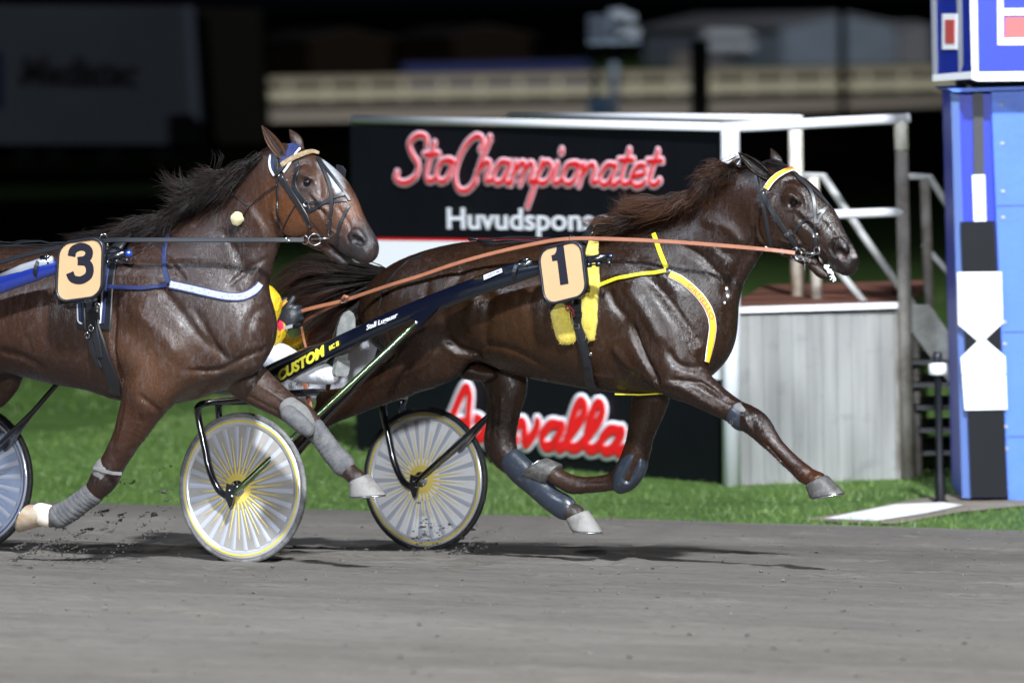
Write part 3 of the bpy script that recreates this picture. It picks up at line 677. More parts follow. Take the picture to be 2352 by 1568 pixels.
B.leg([(672, 500, 44, 14, .07), (664, 480, 42, 14, .07)], k=0.03)
B.leg([(694, 402, 14, 9, .085), (712, 412, 11, 8, .088)], k=0.03)
B.leg([(818, 540, 17, 8, .095), (828, 552, 14, 8, .095)], k=0.015)
B.leg([(815, 550, 12, 13, .108), (826, 556, 10, 13, .106)], k=0.006, cut=True)
B.leg([(818, 540, 12, 8, -.0), (828, 552, 12, 8, -.0)], k=0.015)
B.leg([(700, 419, 9, 8, .105), (712, 421, 8, 8, .105)], k=0.012, cut=True)
# near foreleg, pushing back
B.leg([(290, 650, 45, 30, .14), (350, 730, 55, 36, .16), (400, 800, 62, 44, .16), (380, 860, 60, 46, .15), (340, 900, 58, 46, .15)], k=0.06)
B.leg([(300, 800, 44, 30, .17), (345, 840, 50, 40, .16), (350, 880, 52, 46, .15)], k=0.05)
B.leg([(340, 905, 60, 44, .14), (318, 950, 49, 38, .14), (296, 1000, 38, 31, .14), (270, 1045, 31, 27, .14), (254, 1075, 31, 28, .14), (240, 1098, 33, 29, .14), (222, 1122, 27, 22, .14), (192, 1150, 21, 16, .14),
       (160, 1172, 20, 16, .14), (128, 1186, 23, 18, .14), (108, 1187, 22, 18, .14), (92, 1182, 22, 20, .14)], k=0.035)
# far foreleg, reaching forward
B.leg([(480, 760, 70, 44, -.10), (530, 830, 60, 46, -.12), (570, 872, 50, 40, -.12), (612, 903, 41, 34, -.12), (655, 932, 33, 28, -.12), (690, 955, 33, 28, -.12), (715, 978, 28, 22, -.12), (742, 1010, 20, 16, -.12),
       (768, 1045, 20, 16, -.12), (790, 1070, 22, 17, -.12), (806, 1086, 20, 17, -.12), (820, 1098, 21, 20, -.12)], k=0.035)
# hind legs (outside the frame, forward and back)
B.leg([(-190, 665, 75, 40, .12), (-200, 740, 88, 50, .14), (-150, 800, 72, 50, .14), (-120, 860, 58, 40, .14), (-130, 920, 46, 28, .14), (-150, 980, 38, 24, .14), (-170, 1020, 36, 24, .14), (-160, 1050, 26, 20, .14), (-130, 1120, 20, 16, .14), (-105, 1170, 22, 17, .14), (-90, 1190, 21, 18, .14)], k=0.05)
B.leg([(-60, 760, 70, 44, -.12), (0, 830, 62, 44, -.13), (-20, 885, 56, 34, -.14), (-70, 920, 44, 28, -.14), (-120, 950, 36, 24, -.14), (-160, 1000, 24, 18, -.14), (-200, 1060, 20, 16, -.14), (-230, 1110, 22, 17, -.14)], k=0.05)
B.leg([(-60, 780, 50, 36, .14), (-20, 800, 40, 34, .15), (-40, 850, 34, 30, .14)], k=0.06)
for px, am, wd in [
    ([(10, 805), (60, 815), (110, 850)], .008, .018), ([(275, 700), (270, 800), (278, 900)], .012, .014), ([(350, 640), (420, 720), (470, 790), (520, 830)], .008, .022),
    ([(300, 700), (380, 760), (430, 830)], -.006, .03), ([(440, 700), (480, 780), (500, 840)], .008, .018), ([(420, 850), (480, 850), (540, 820), (590, 790)], .008, .012), ([(380, 930), (440, 890), (500, 865)], .006, .012),
    ([(330, 900), (360, 940), (352, 970)], .006, .014), ([(300, 920), (285, 980), (262, 1040)], -.005, .014), ([(330, 950), (310, 1000), (285, 1050)], .005, .01), ([(240, 1070), (228, 1105)], .004, .006),
    ([(560, 700), (548, 760), (560, 800)], .006, .016), ([(310, 560), (370, 600), (430, 660)], .006, .02)]:
    B.rel(px, am, wd)
for i in range(5):
    x = 40 + i * 40; B.rel([(x + 8, 640), (x - 2, 720), (x + 10, 820)], .0010, .014)
for px, am, wd in [
    ([(640, 500), (618, 560), (600, 620), (560, 690)], .009, .014), ([(560, 470), (590, 520), (600, 560)], -.006, .02), ([(500, 520), (540, 580), (560, 640)], .006, .02), ([(545, 640), (575, 690), (590, 740)], -.006, .016), ([(600, 590), (560, 620), (530, 660)], .005, .012)]:
    B.rel(px, am, wd, lat=.1)
for px, am, wd in [
    ([(640, 450), (634, 490), (650, 530)], .008, .009), ([(715, 436), (735, 462), (760, 490)], -.006, .008), ([(714, 448), (736, 476), (752, 500)], .006, .010), ([(700, 505), (722, 525), (738, 548)], .004, .008), ([(770, 470), (795, 505), (808, 530)], .004, .007),
    ([(692, 402), (708, 402), (722, 414)], -.005, .005), ([(690, 430), (706, 434), (718, 428)], -.003, .004), ([(676, 385), (694, 376), (712, 388)], .006, .010), ([(808, 560), (798, 542), (808, 526)], .004, .006), ([(752, 510), (765, 530), (790, 545)], -.004, .006), ([(726, 400), (736, 430), (740, 460)], .004, .008)]:
    B.rel(px, am, wd, lat=.09)
for px, am, wd in [([(600, 880), (640, 905), (670, 930)], -.004, .010), ([(570, 900), (620, 930), (650, 945)], .004, .008)]:
    B.rel(px, am, wd, lat=-.09, side=0, latmin=0)
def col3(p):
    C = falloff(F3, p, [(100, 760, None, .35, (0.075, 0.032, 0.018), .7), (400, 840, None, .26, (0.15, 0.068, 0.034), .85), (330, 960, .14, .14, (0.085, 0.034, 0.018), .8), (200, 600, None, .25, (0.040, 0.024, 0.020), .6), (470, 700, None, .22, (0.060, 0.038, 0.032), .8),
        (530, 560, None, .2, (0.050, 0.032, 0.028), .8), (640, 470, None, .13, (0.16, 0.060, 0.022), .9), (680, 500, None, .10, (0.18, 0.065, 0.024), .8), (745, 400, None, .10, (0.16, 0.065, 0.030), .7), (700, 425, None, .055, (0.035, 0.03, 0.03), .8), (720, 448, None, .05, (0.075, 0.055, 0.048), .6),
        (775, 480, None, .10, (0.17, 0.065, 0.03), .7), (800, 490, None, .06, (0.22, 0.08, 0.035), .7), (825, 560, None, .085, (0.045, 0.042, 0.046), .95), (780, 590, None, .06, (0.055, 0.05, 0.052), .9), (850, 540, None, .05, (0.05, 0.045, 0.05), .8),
        (590, 900, -.12, .13, (0.10, 0.055, 0.035), .8), (540, 860, None, .12, (0.09, 0.055, 0.04), .5), (245, 1095, .14, .07, (0.02, 0.016, 0.015), .9), (100, 1185, .14, .06, (0.50, 0.43, 0.36), 1), (815, 1090, -.12, .05, (0.03, 0.02, 0.016), .8), (820, 553, .10, .018, (0.012, 0.008, 0.009), 1)], (0.058, 0.028, 0.019))  # last blob darkens the nostril hollow: its shade is put into the colour
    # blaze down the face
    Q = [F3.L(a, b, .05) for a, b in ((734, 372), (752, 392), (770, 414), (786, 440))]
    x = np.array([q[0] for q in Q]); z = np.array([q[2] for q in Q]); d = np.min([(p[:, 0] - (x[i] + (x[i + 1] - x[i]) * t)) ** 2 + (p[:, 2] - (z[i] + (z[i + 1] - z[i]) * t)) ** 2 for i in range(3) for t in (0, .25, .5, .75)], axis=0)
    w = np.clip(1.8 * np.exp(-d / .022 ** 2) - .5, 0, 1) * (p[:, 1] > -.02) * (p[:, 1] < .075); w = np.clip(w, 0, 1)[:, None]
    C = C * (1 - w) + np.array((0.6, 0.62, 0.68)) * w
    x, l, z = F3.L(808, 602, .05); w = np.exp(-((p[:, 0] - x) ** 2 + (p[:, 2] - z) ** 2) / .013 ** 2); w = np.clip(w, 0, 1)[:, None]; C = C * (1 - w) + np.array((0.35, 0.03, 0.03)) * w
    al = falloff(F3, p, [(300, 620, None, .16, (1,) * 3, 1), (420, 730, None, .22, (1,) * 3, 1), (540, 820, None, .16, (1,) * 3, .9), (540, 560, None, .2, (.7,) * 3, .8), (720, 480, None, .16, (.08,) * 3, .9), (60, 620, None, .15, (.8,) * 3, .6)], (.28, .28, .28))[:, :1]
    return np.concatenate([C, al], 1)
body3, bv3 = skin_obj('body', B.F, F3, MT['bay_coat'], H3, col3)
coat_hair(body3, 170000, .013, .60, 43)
eye_part(F3, 706, 420, .088, .0185, H3)
eye_part(F3, 735, 420, -.075, .0185, H3)
ear('ear', F3, (652, 362), (601, 288), .06, .07, .036, H3, MT['bay_coat'], (0.13, 0.055, 0.028), 0.9)
ear('ear', F3, (692, 345), (664, 297), -.06, -.07, .034, H3, MT['bay_coat'], (0.060, 0.032, 0.024), -0.2)
mat('white_hoof', (0.36, 0.30, 0.23), 0.6, noise=(22, (0.30, 0.18, 0.09), 0.45, 0.7), bump=(60, 0.3, 0.004))
hoof('hoof', F3, (806, 1108), (846, 1088), (806, 1141), (886, 1136), -.12, .048, .060, MT['pale_hoof'], H3)
hoof('hoof', F3, (98, 1160), (108, 1204), (66, 1158), (44, 1222), .14, .048, .060, MT['white_hoof'], H3)
hoof('hoof', F3, (-110, 1190), (-70, 1185), (-110, 1225), (-40, 1225), .14, .048, .060, MT['pale_hoof'], H3)
hoof('hoof', F3, (-250, 1110), (-215, 1135), (-280, 1140), (-240, 1175), -.14, .048, .060, MT['pale_hoof'], H3)
gm = [[(230, 556, 0), (200, 552, .02), (150, 560, .03)], [(300, 550, 0), (265, 545, .04), (215, 552, .06), (165, 560, .07)], [(350, 543, 0), (310, 530, .04), (260, 545, .08), (200, 550, .1)],
      [(400, 526, 0), (360, 505, .05), (330, 520, .10), (270, 545, .12)], [(440, 502, 0), (410, 485, .05), (400, 510, .11), (350, 535, .14)], [(475, 475, 0), (440, 440, .04), (410, 420, .06), (375, 380, .06)],
      [(500, 455, 0), (470, 445, .06), (445, 480, .11), (400, 515, .13)], [(530, 428, 0), (490, 410, .05), (465, 400, .07), (430, 375, .08)], [(560, 402, 0), (530, 405, .06), (495, 440, .11), (460, 475, .12)], [(590, 374, 0), (560, 385, .05), (525, 420, .09), (490, 450, .10)], [(620, 352, 0), (600, 358, .04), (575, 380, .06), (555, 400, .07)]]
hair('mane', F3, gm, 5200, 280, H3, MT['hair'], (0.005, 0.004, 0.004), (0.022, 0.011, 0.008), w0=.0018, frizz=.9, jl=.024, js=.010, seed=13, latspread=.018)
# ================================================================== gear worn by the horses
mat('white_web', (0.8, 0.8, 0.78), 0.6)
mat('red_web', (0.62, 0.03, 0.03), 0.6)
mat('orange_letters', (0.70, 0.07, 0.03), 0.6)
mat('golden_web', (0.85, 0.52, 0.02), 0.5, bump=(400, 0.2, 0.002))
mat('fleece', (0.84, 0.70, 0.10), 0.95, sheen=0.4, noise=(40, (0.75, 0.52, 0.03), 0.4, 0.7), bump=(260, 1.0, 0.01))
mat('boot_rubber', (0.022, 0.028, 0.040), 0.3, noise=(30, (0.09, 0.09, 0.09), 0.55, 0.85), bump=(50, 0.3, 0.004))
mat('grey_bandage', (0.065, 0.066, 0.075), 0.85, noise=(26, (0.15, 0.145, 0.14), 0.35, 0.75), bump=(120, 0.8, 0.004))
mat('felt', (0.17, 0.165, 0.155), 0.9, noise=(18, (0.10, 0.10, 0.11), 0.4, 0.7), bump=(90, 0.5, 0.004))
mat('glitter', (0.80, 0.84, 0.92), 0.35, 0.35, bump=(420, 1.0, 0.01), noise=(130, (0.30, 0.38, 0.60), 0.52, 0.64))
mat('gold_glitter', (0.70, 0.48, 0.24), 0.35, 0.6, bump=(420, 1.0, 0.01), noise=(160, (0.8, 0.72, 0.6), 0.5, 0.6))
mat('foam', (0.85, 0.86, 0.88), 0.5)
mat('pompom', (0.52, 0.46, 0.25), 0.95, sheen=0.5, bump=(200, 0.6, 0.006))
mat('navy_gloss', (0.010, 0.018, 0.075), 0.22, 0.2, 0.6, coat=1)
mat('blue_cap', (0.01, 0.05, 0.35), 0.2, 0, 0.6, coat=1)
mat('wet_lip', (0.45, 0.10, 0.09), 0.3)
def S(name, H, bv, k, pts, wpx, mt, off=0.004, th=0.003):
    return strap(name, [bv], Zz(k, pts) if k else pts, wpx * 1.15 * 29.6 / FPX, mt, H, off, th)
def fuzz(name, src, n, ln, mt, seed=1, w=0.0012):
    """short pile standing on a part"""
    rg = np.random.default_rng(seed); me = src.data; me.calc_loop_triangles(); M = np.array(MW[src])
    v = np.array([x.co[:] for x in me.vertices]); t = np.array([x.vertices[:] for x in me.loop_triangles]); a, b, c = v[t[:, 0]], v[t[:, 1]], v[t[:, 2]]
    ar = np.linalg.norm(np.cross(b - a, c - a), axis=1); nn = np.cross(b - a, c - a) / (ar[:, None] + 1e-12)
    i = rg.choice(len(t), n, p=ar / ar.sum()); u = rg.random((n, 2)); f = u.sum(1) > 1; u[f] = 1 - u[f]
    p = a[i] + (b - a)[i] * u[:, :1] + (c - a)[i] * u[:, 1:]
    d = nn[i] + rg.normal(0, .45, (n, 3)) + np.array([0, 0, -.3]); d /= np.linalg.norm(d, axis=1, keepdims=True); e = np.cross(d, rg.normal(0, 1, (n, 3))); e /= np.linalg.norm(e, axis=1, keepdims=True)
    tip = p + d * (ln * rg.uniform(.5, 1.2, (n, 1))); V = np.stack([p - e * w, p + e * w, tip], 1).reshape(-1, 3)
    m = bpy.data.meshes.new(name); m.from_pydata(V.tolist(), [], [(3 * k, 3 * k + 1, 3 * k + 2) for k in range(n)]); m.update(); m.materials.append(mt)
    # joined with its base so the part stays one mesh
    o = bpy.data.objects.new(name, m); COL.objects.link(o); o.parent = src; MW[o] = MW[src]; o['kind'] = 'stuff'; return o
def text_mesh(txt, size=1.0, shear=0.0, off=0.0, ext=0.0, space=1.0):
    c = bpy.data.curves.new('t', 'FONT'); c.body = txt; c.size = size; c.shear = shear; c.offset = off; c.extrude = ext; c.space_character = space; c.resolution_u = 3
    o = bpy.data.objects.new('t', c); COL.objects.link(o); dg = bpy.context.evaluated_depsgraph_get(); me = bpy.data.meshes.new_from_object(o.evaluated_get(dg))
    V = [tuple(v.co) for v in me.vertices]; F = [tuple(p.vertices) for p in me.polygons]
    bpy.data.objects.remove(o); bpy.data.curves.remove(c); bpy.data.meshes.remove(me); return V, F
def text_on(mb, txt, fn, shear=0, off=0, mi=0, space=1.0, fit=True, bold=0.02, ext=0.02):
    """fn maps (0..1 along, 0..1 up, out) to a place"""
    V, F = text_mesh(txt, 1, shear, bold, ext, space)
    xs = [v[0] for v in V]; x0, x1 = min(xs), max(xs)
    mb.add([fn((v[0] - x0) / (x1 - x0), v[1] / 0.72, v[2]) for v in V], F, mi)
def along(pts, wid, reverse=False):
    """map for text lying on a strap path of (position, normal)"""
    Pp = [Vector(p) for p, n in pts]; Nn = [Vector(n) for p, n in pts]; L = [0]
    for i in range(1, len(Pp)): L.append(L[-1] + (Pp[i] - Pp[i - 1]).length)
    def fn(a, b, o, s0=0, s1=1):
        s = (s0 + (s1 - s0) * a) * L[-1]; i = 0
        while i < len(L) - 2 and L[i + 1] < s: i += 1
        f = (s - L[i]) / max(L[i + 1] - L[i], 1e-6); p = Pp[i].lerp(Pp[i + 1], f); n = Nn[i].lerp(Nn[i + 1], f).normalized(); t = (Pp[min(i + 2, len(Pp) - 1)] - Pp[max(i - 1, 0)]).normalized()
        bt = n.cross(t).normalized(); return p + bt * ((b - 0.5) * wid) + n * (0.0035 + o * 0.02)
    return fn
# ---------------- horse one
bp = Zz(4, [(1000, 880), (1060, 905), (1120, 950), (1180, 1010), (1220, 1070), (1243, 1130), (1250, 1190), (1240, 1260), (1224, 1330), (1208, 1392)])
path = on_skin([bv1], bp, 5, .008)
bs = MB(); strap_mesh(bs, path, .034, .002); bso = bs.build('breast_strap', MT['white_web'], H1)
bs = MB(); strap_mesh(bs, [(p + n * .0018, n) for p, n in path], .029, .002); bs.build('red_trim', MT['red_web'], bso)
bs = MB(); strap_mesh(bs, [(p + n * .0034, n) for p, n in path], .025, .002); bs.build('yellow_band', MT['golden_web'], bso)
fn = along([(p + n * .004, n) for p, n in path], .020)
bs = MB(); text_on(bs, 'ORNELLO', lambda a, b, o: fn(a, b, o, .20, .60), bold=.01); bs.build('letters', MT['orange_letters'], bso)
S('neck_strap', H1, bv1, 4, [(905, 640), (925, 700), (950, 770), (980, 845)], 9.5, MT['yellow_web'], .006)
S('side_strap', H1, bv1, 4, [(975, 862), (870, 872), (780, 888), (690, 903), (600, 938), (545, 968)], 7.5, MT['yellow_web'], .012)
mb = MB(); c = on_skin([bv1], Zz(4, [(985, 860), (986, 861)]), 5, .010)[0]; mb.ring(c[0], c[1], .013, .0022, 24, 6); mb.build('strap_ring', MT['chrome'], H1, True)
c = F1.pl(1525, 903, 0); c2 = F1.pl(1470, 913, 0); c3 = F1.pl(1412, 905, .1)
mb = MB(); strap_mesh(mb, [(c, Vector((0, 0, -1))), (c2, Vector((0, 0, -1))), (c3, Vector((0, 0, -1)))], .02, .003); mb.build('belly_strap', MT['yellow_web'], H1)
# fleece saddle pad
def fleece(pts, wid):
    q_ = on_skin([bv1], pts, 5, .014); n = len(q_)
    mb = MB(); Pp = [p for p, _ in q_]; Nn = [n_ for _, n_ in q_]
    mb_ = MB(); V = []; k = 12; F = []
    for i in range(n):
        t = (Pp[min(i + 1, n - 1)] - Pp[max(i - 1, 0)]).normalized(); nn = (Nn[i] - t * Nn[i].dot(t)).normalized(); b = t.cross(nn); e = min(1, (0.35 + 2.2 * min(i, n - 1 - i) / n * 2)); e = min(e, 1)
        for j in range(k):
            th = 2 * math.pi * j / k; V.append(Pp[i] + b * (math.cos(th) * wid / 2 * e) + nn * (math.sin(th) * .022 * e))
    for i in range(n - 1):
        for j in range(k): F.append((i * k + j, i * k + (j + 1) % k, (i + 1) * k + (j + 1) % k, (i + 1) * k + j))
    F.append(tuple(range(k))[::-1]); F.append(tuple((n - 1) * k + j for j in range(k)))
    o = mb.add(V, F).build('fleece_pad', MT['fleece'], H1, True)
    fuzz('pile', o, 16000, .015, MT['fleece'], seed=n)
fleece(Zz('p', [(850, 185), (825, 300), (815, 430), (822, 600), (830, 750), (818, 900), (808, 1050), (812, 1180), (840, 1330)]), .086)
fleece(Zz('p', [(505, 960), (520, 1060), (545, 1170), (570, 1260), (640, 1345)]), .104)
S('girth', H1, bv1, 4, [(470, 1030), (466, 1110), (470, 1190), (492, 1270), (512, 1350), (524, 1430), (538, 1500), (565, 1545)], 20, MT['black_leather'], .022, .004)
S('girth_billet', H1, bv1, 4, [(474, 1180), (500, 1270), (516, 1350), (522, 1400)], 13, MT['black_leather'], .028, .004)
S('girth_keeper', H1, bv1, 4, [(440, 1120), (498, 1112)], 12, MT['black_leather'], .027, .003)
mb = MB()
for x, y, w_, h_ in ((462, 1175, 16, 12), (500, 1240, 14, 9), (545, 1330, 6, 6)):
    c = on_skin([bv1], Zz(4, [(x, y), (x + 1, y)]), 5, .030)[0]; e = F1.u; f_ = Vector((0, 0, 1)); a_, b_ = w_ * .0009, h_ * .0009
    pts = [c[0] + e * a_ + f_ * b_, c[0] - e * a_ + f_ * b_, c[0] - e * a_ - f_ * b_, c[0] + e * a_ - f_ * b_]
    mb.loop(pts, .0024)
c0, c1 = [on_skin([bv1], Zz(4, [p, (p[0] + 1, p[1])]), 5, .03)[0][0] for p in ((425, 1100), (440, 1165))]
mb.tube([c0, c1], .003, 6); mb.build_each('buckle', MT['chrome'], H1)
# saddle on the withers, back strap, crupper
mb = MB(); tt = [F1.pl(a, b, l) for a, b, l in ((1330, 575, .27), (1340, 550, .22), (1352, 528, .13), (1368, 513, .03), (1392, 508, -.06), (1400, 530, -.2))]
mb.tube([Vector(t) for t in catmull([tuple(t) for t in tt], 5)], .030, 10, flat=.35, fdir=F1.u.cross(Vector((0, 0, 1)))); mb.build('saddle', MT['black_leather'], H1, True)
mb = MB()
for a_, b_ in (((1345, 530), (1370, 512)), ((1355, 540), (1385, 512)), ((1362, 520), (1402, 505))):
    mb.tube([F1.pl(*a_, .16), F1.pl((a_[0] + b_[0]) / 2, (a_[1] + b_[1]) / 2 - 6, .10), F1.pl(*b_, .04)], .0035, 6)
for px_, lat in ((1312, .27), (1318, .0)):
    mb.ring(F1.pl(px_, 547, lat), F1.u, .013, .0025, 24, 6)
mb.build_each('saddle_fitting', MT['chrome'], H1)
mb = MB()
for k in range(5):
    y = 551 + k * 2.2; pts = [F1.pl(x, y + 3 * math.sin(x * .02 + k) - (4 if 1150 < x < 1300 else 0), .03 + .02 * k) for x in range(1078 + k * 8, 1345, 22)]
    mb.tube(pts, .0045, 6, flat=.5)
mb.tube([F1.pl(1076, 549, .02), F1.pl(1098, 550, .03)], .006, 8); mb.build('back_strap', MT['black_leather'], H1, True)
S('crupper', H1, bv1, 3, [(1160, 330), (1080, 355), (1000, 430), (955, 490), (925, 560), (905, 640)], 4.5, MT['black_leather'], .004)
# bridle
kw = dict(off=.004)
bl = MT['black_leather']
for nm, pts, w_, mt_, off in [
    ('throat_latch', [(585, 400), (612, 520), (645, 660), (680, 810), (710, 960), (745, 1150)], 7.5, bl, .004),
    ('cheek_strap', [(655, 560), (700, 660), (745, 760), (810, 860), (885, 965), (960, 1060), (1040, 1185)], 9.5, bl, .006),
    ('nose_strap', [(975, 1020), (1010, 950), (1075, 880), (1180, 812), (1280, 765), (1335, 735)], 6.5, bl, .004),
    ('face_strap', [(1000, 400), (1075, 470), (1140, 540), (1180, 620), (1200, 720), (1205, 850), (1210, 1000), (1215, 1150)], 7.5, bl, .008),
    ('overcheck', [(845, 262), (930, 330), (1010, 395), (1100, 480), (1200, 570), (1290, 655), (1340, 715)], 6.5, bl, .006),
    ('crown_strap', [(655, 285), (720, 272), (800, 285), (900, 320)], 8, bl, .010),
    ('overcheck', [(1330, 725), (1280, 790), (1240, 850), (1225, 900)], 5.5, bl, .006)]:
    S(nm, H1, bv1, 'h', pts, w_, mt_, off)
pb = on_skin([bv1], Zz('h', [(700, 540), (750, 465), (820, 405), (900, 365), (970, 345), (1045, 350)]), 4, .012)
o_ = MB(); strap_mesh(o_, pb, .030, .002); bb = o_.build('browband', MT['white_web'], H1)
o_ = MB(); strap_mesh(o_, [(p + n * .002, n) for p, n in pb], .023, .002); o_.build('red_trim', MT['red_web'], bb)
o_ = MB(); strap_mesh(o_, [(p + n * .0036, n) for p, n in pb], .019, .002); o_.build('yellow_band', MT['golden_web'], bb)
fn2 = along([(p + n * .004, n) for p, n in pb], .013); o_ = MB(); text_on(o_, 'ORNELLO', lambda a, b, o: fn2(a, b, o, .58, 1.0), bold=0.01); o_.build('letters', MT['orange_letters'], bb)
def at_h(k, x, y, H=None, bv=bv1, off=.01):
    return on_skin([bv], Zz(k, [(x, y), (x + 1, y)]), 5, off)[0]
mb = MB(); c = at_h('h', 1030, 1215, off=.012); cc = c[0]
mb.ring(F1.pl(1828, 583, .085), F1.v, .028, .0024, 32, 6); mb.ring(F1.pl(1838, 584, .080), F1.v + F1.u * .3, .027, .0022, 32, 6)
mb.tube([F1.pl(1843, 580, .082), F1.pl(1858, 581, .078), F1.pl(1878, 583, .07)], [.005, .0055, .003], 10)
mb.ring(F1.pl(1876, 575, .078), F1.v, .0145, .0020, 24, 6)
for i in range(9): mb.ring(F1.pl(1850 + i * 4, 592 - i * 1.4, .078), (F1.v if i % 2 else Vector((0, 0, 1))), .004, .0013, 10, 5)
mb.tube([F1.pl(1849, 592, .085), F1.pl(1848, 620, .085)], [.0025, .004], 8); mb.build_each(['bit_ring', 'bit_ring', 'bit', 'bit_ring'] + ['chain_link'] * 9 + ['bit_shank'], MT['chrome'], H1)
mb = MB()
for x, y in ((690, 590), (915, 1010), (655, 715), (1210, 1028)):
    c, n_ = at_h('h', x, y, off=.012); e = Vector((0, 0, 1)); f_ = n_.cross(e).normalized()
    pts = [c + e * .006 + f_ * .007, c - e * .006 + f_ * .007, c - e * .006 - f_ * .007, c + e * .006 - f_ * .007]
    mb.loop(pts, .0016)
c, n_ = at_h('h', 640, 575, off=.012); c2, _ = at_h('h', 690, 530, off=.014); mb.tube([c, c2], .006, 8, flat=.5)
c, n_ = at_h('h', 702, 515, off=.016); mb.lathe(c, n_, [(.0001, .003), (.004, .002), (.005, 0)], 14)
mb.build_each('bridle_buckle', MT['chrome'], H1)
# foam of the mouth and flecks on the chest
mb = MB()
rg = np.random.default_rng(4)
fo = Body.__new__(Body); fo.fr = F1; a = F1.L(1905, 625, .03); fo.F = Field((a[0] - .15, a[1] - .12, a[2] - .12), (a[0] + .15, a[1] + .12, a[2] + .12), .0035)
for i in range(30):
    t = i / 29; x = 1897 + 20 * t + rg.normal(0, 2.2); y = 611 + 30 * t + rg.normal(0, 2.6); r_ = rg.uniform(1.2, 3.6) * (1.1 - .5 * t); fo.leg([(x, y, r_, r_ * .7, .030), (x + rg.normal(0, 3), y + rg.uniform(1, 5), r_ * .5, r_ * .4, .032)], k=.004)
skin_obj('foam', fo.F, F1, MT['foam'], H1)
mb = MB()
for x, y in ((1668, 663), (1664, 695), (1671, 680), (1755, 575), (1748, 590)):
    c = on_skin([bv1], [(x, y), (x + 1, y)], 5, .001)[0][0]; r_ = rg.uniform(.003, .0065)
    mb.lathe(c, F1.v, [(r_ * 1.5 * math.sin(a), r_ * .6 * math.cos(a)) for a in np.linspace(.01, math.pi - .01, 6)], 8)
mb.build_each('foam_fleck', MT['foam'], H1)
mb = MB(); pl_ = [F3.pl(a, b, -.075) for a, b in ((772, 378), (784, 381), (792, 392), (789, 410), (780, 424), (770, 405))]; mb.prism(pl_, F3.v * -.006 + F3.u * .004); mb.build('blinker', MT['black_leather'], H3)
# boots and bandages on the legs
def cover(name, fr, st, mt_, parent, h=.005, k=.01, extra=None):
    pts = [(fr.L(px, py, lat), r_, w_) for px, py, r_, w_, lat in st]
    lo = np.min([p[0] for p in pts], 0) - .09; hi = np.max([p[0] for p in pts], 0) + .09
    b = Body.__new__(Body); b.fr = fr; b.F = Field(lo, hi, h); b.leg(st, k)
    if extra: extra(b)
    return skin_obj(name, b.F, fr, mt_, parent)[0]
def ex(b):
    for i in range(7):
        t = i / 6; b.rel([(1170 + 118 * t - 26, 1052 + 106 * t + 22), (1170 + 118 * t + 26, 1052 + 106 * t - 22)], .002, .004, lat=-.14, side=0, latmin=0, taper=False)
cover('hind_boot', F1, [(1176, 1058, 31, 24, -.14), (1196, 1080, 33, 24, -.14), (1228, 1110, 30, 22, -.14), (1262, 1142, 28, 21, -.14), (1292, 1162, 30, 22, -.14), (1300, 1166, 27, 20, -.14)], MT['boot_rubber'], H1)
def ex2(b):
    b.leg([(1462, 1045, 16, 20, -.05), (1450, 1075, 17, 20, -.05), (1436, 1102, 14, 20, -.05)], k=.01, cut=True)
cover('knee_boot', F1, [(1464, 1036, 23, 24, -.13), (1456, 1066, 33, 30, -.125), (1440, 1094, 32, 30, -.125), (1426, 1114, 20, 22, -.13)], MT['boot_rubber'], H1, extra=ex2)
cover('knee_strap', F1, [(1694, 950, 31, 27, .13), (1704, 958, 32, 28, .13)], MT['boot_rubber'], H1)
cover('knee_pad', F1, [(1700, 936, 14, 26, .13), (1718, 944, 11, 24, .13)], MT['felt'], H1)
mb = MB(); c, n_ = on_skin([bv1], [(1683, 968), (1684, 968)], 5, .012)[0]; mb.ring(c, F1.v, .008, .0016, 14, 6); mb.build('knee_buckle', MT['chrome'], H1, True)
# ---------------- horse three
def wrap_lines(pts, n, lat):
    def f(b):
        for i in range(n):
            t = (i + .5) / n * (len(pts) - 1); j = min(int(t), len(pts) - 2); f_ = t - j; x = pts[j][0] * (1 - f_) + pts[j + 1][0] * f_; y = pts[j][1] * (1 - f_) + pts[j + 1][1] * f_
            dx, dy = pts[j + 1][0] - pts[j][0], pts[j + 1][1] - pts[j][1]; L_ = math.hypot(dx, dy); nx, ny = -dy / L_, dx / L_
            b.rel([(x - nx * 30 + 6, y - ny * 30), (x + nx * 30 - 6, y + ny * 30)], .0022, .004, lat=lat, side=0, latmin=0, taper=False)
    return f
q1 = [(212, 1134, 28, 23, .14), (190, 1150, 27, 22, .14), (160, 1172, 28, 23, .14), (136, 1184, 29, 24, .14)]
cover('leg_bandage', F3, q1, MT['grey_bandage'], H3, extra=wrap_lines(q1, 9, .14))
q2 = [(722, 985, 27, 22, -.12), (742, 1010, 26, 21, -.12), (768, 1045, 27, 22, -.12), (788, 1066, 29, 23, -.12)]
cover('leg_bandage', F3, q2, MT['grey_bandage'], H3, extra=wrap_lines(q2, 11, -.12))
cover('knee_boot', F3, [(668, 936, 26, 30, -.11), (690, 956, 28, 34, -.10), (708, 976, 22, 30, -.10)], MT['felt'], H3)
cover('knee_boot_cup', F3, [(664, 950, 20, 20, -.045), (690, 972, 21, 18, -.04), (708, 988, 16, 14, -.045)], MT['grey_bandage'], H3)
cover('knee_strap', F3, [(247, 1080, 33, 30, .14), (243, 1086, 33, 30, .14)], MT['felt'], H3, k=.005)
mb = MB(); strap_mesh(mb, [(F3.pl(215, 1074, .2), F3.v), (F3.pl(235, 1080, .21), F3.v), (F3.pl(260, 1092, .21), F3.v), (F3.pl(280, 1088, .19), F3.v)], .016, .003); mb.build('knee_strap_end', MT['felt'], H3)
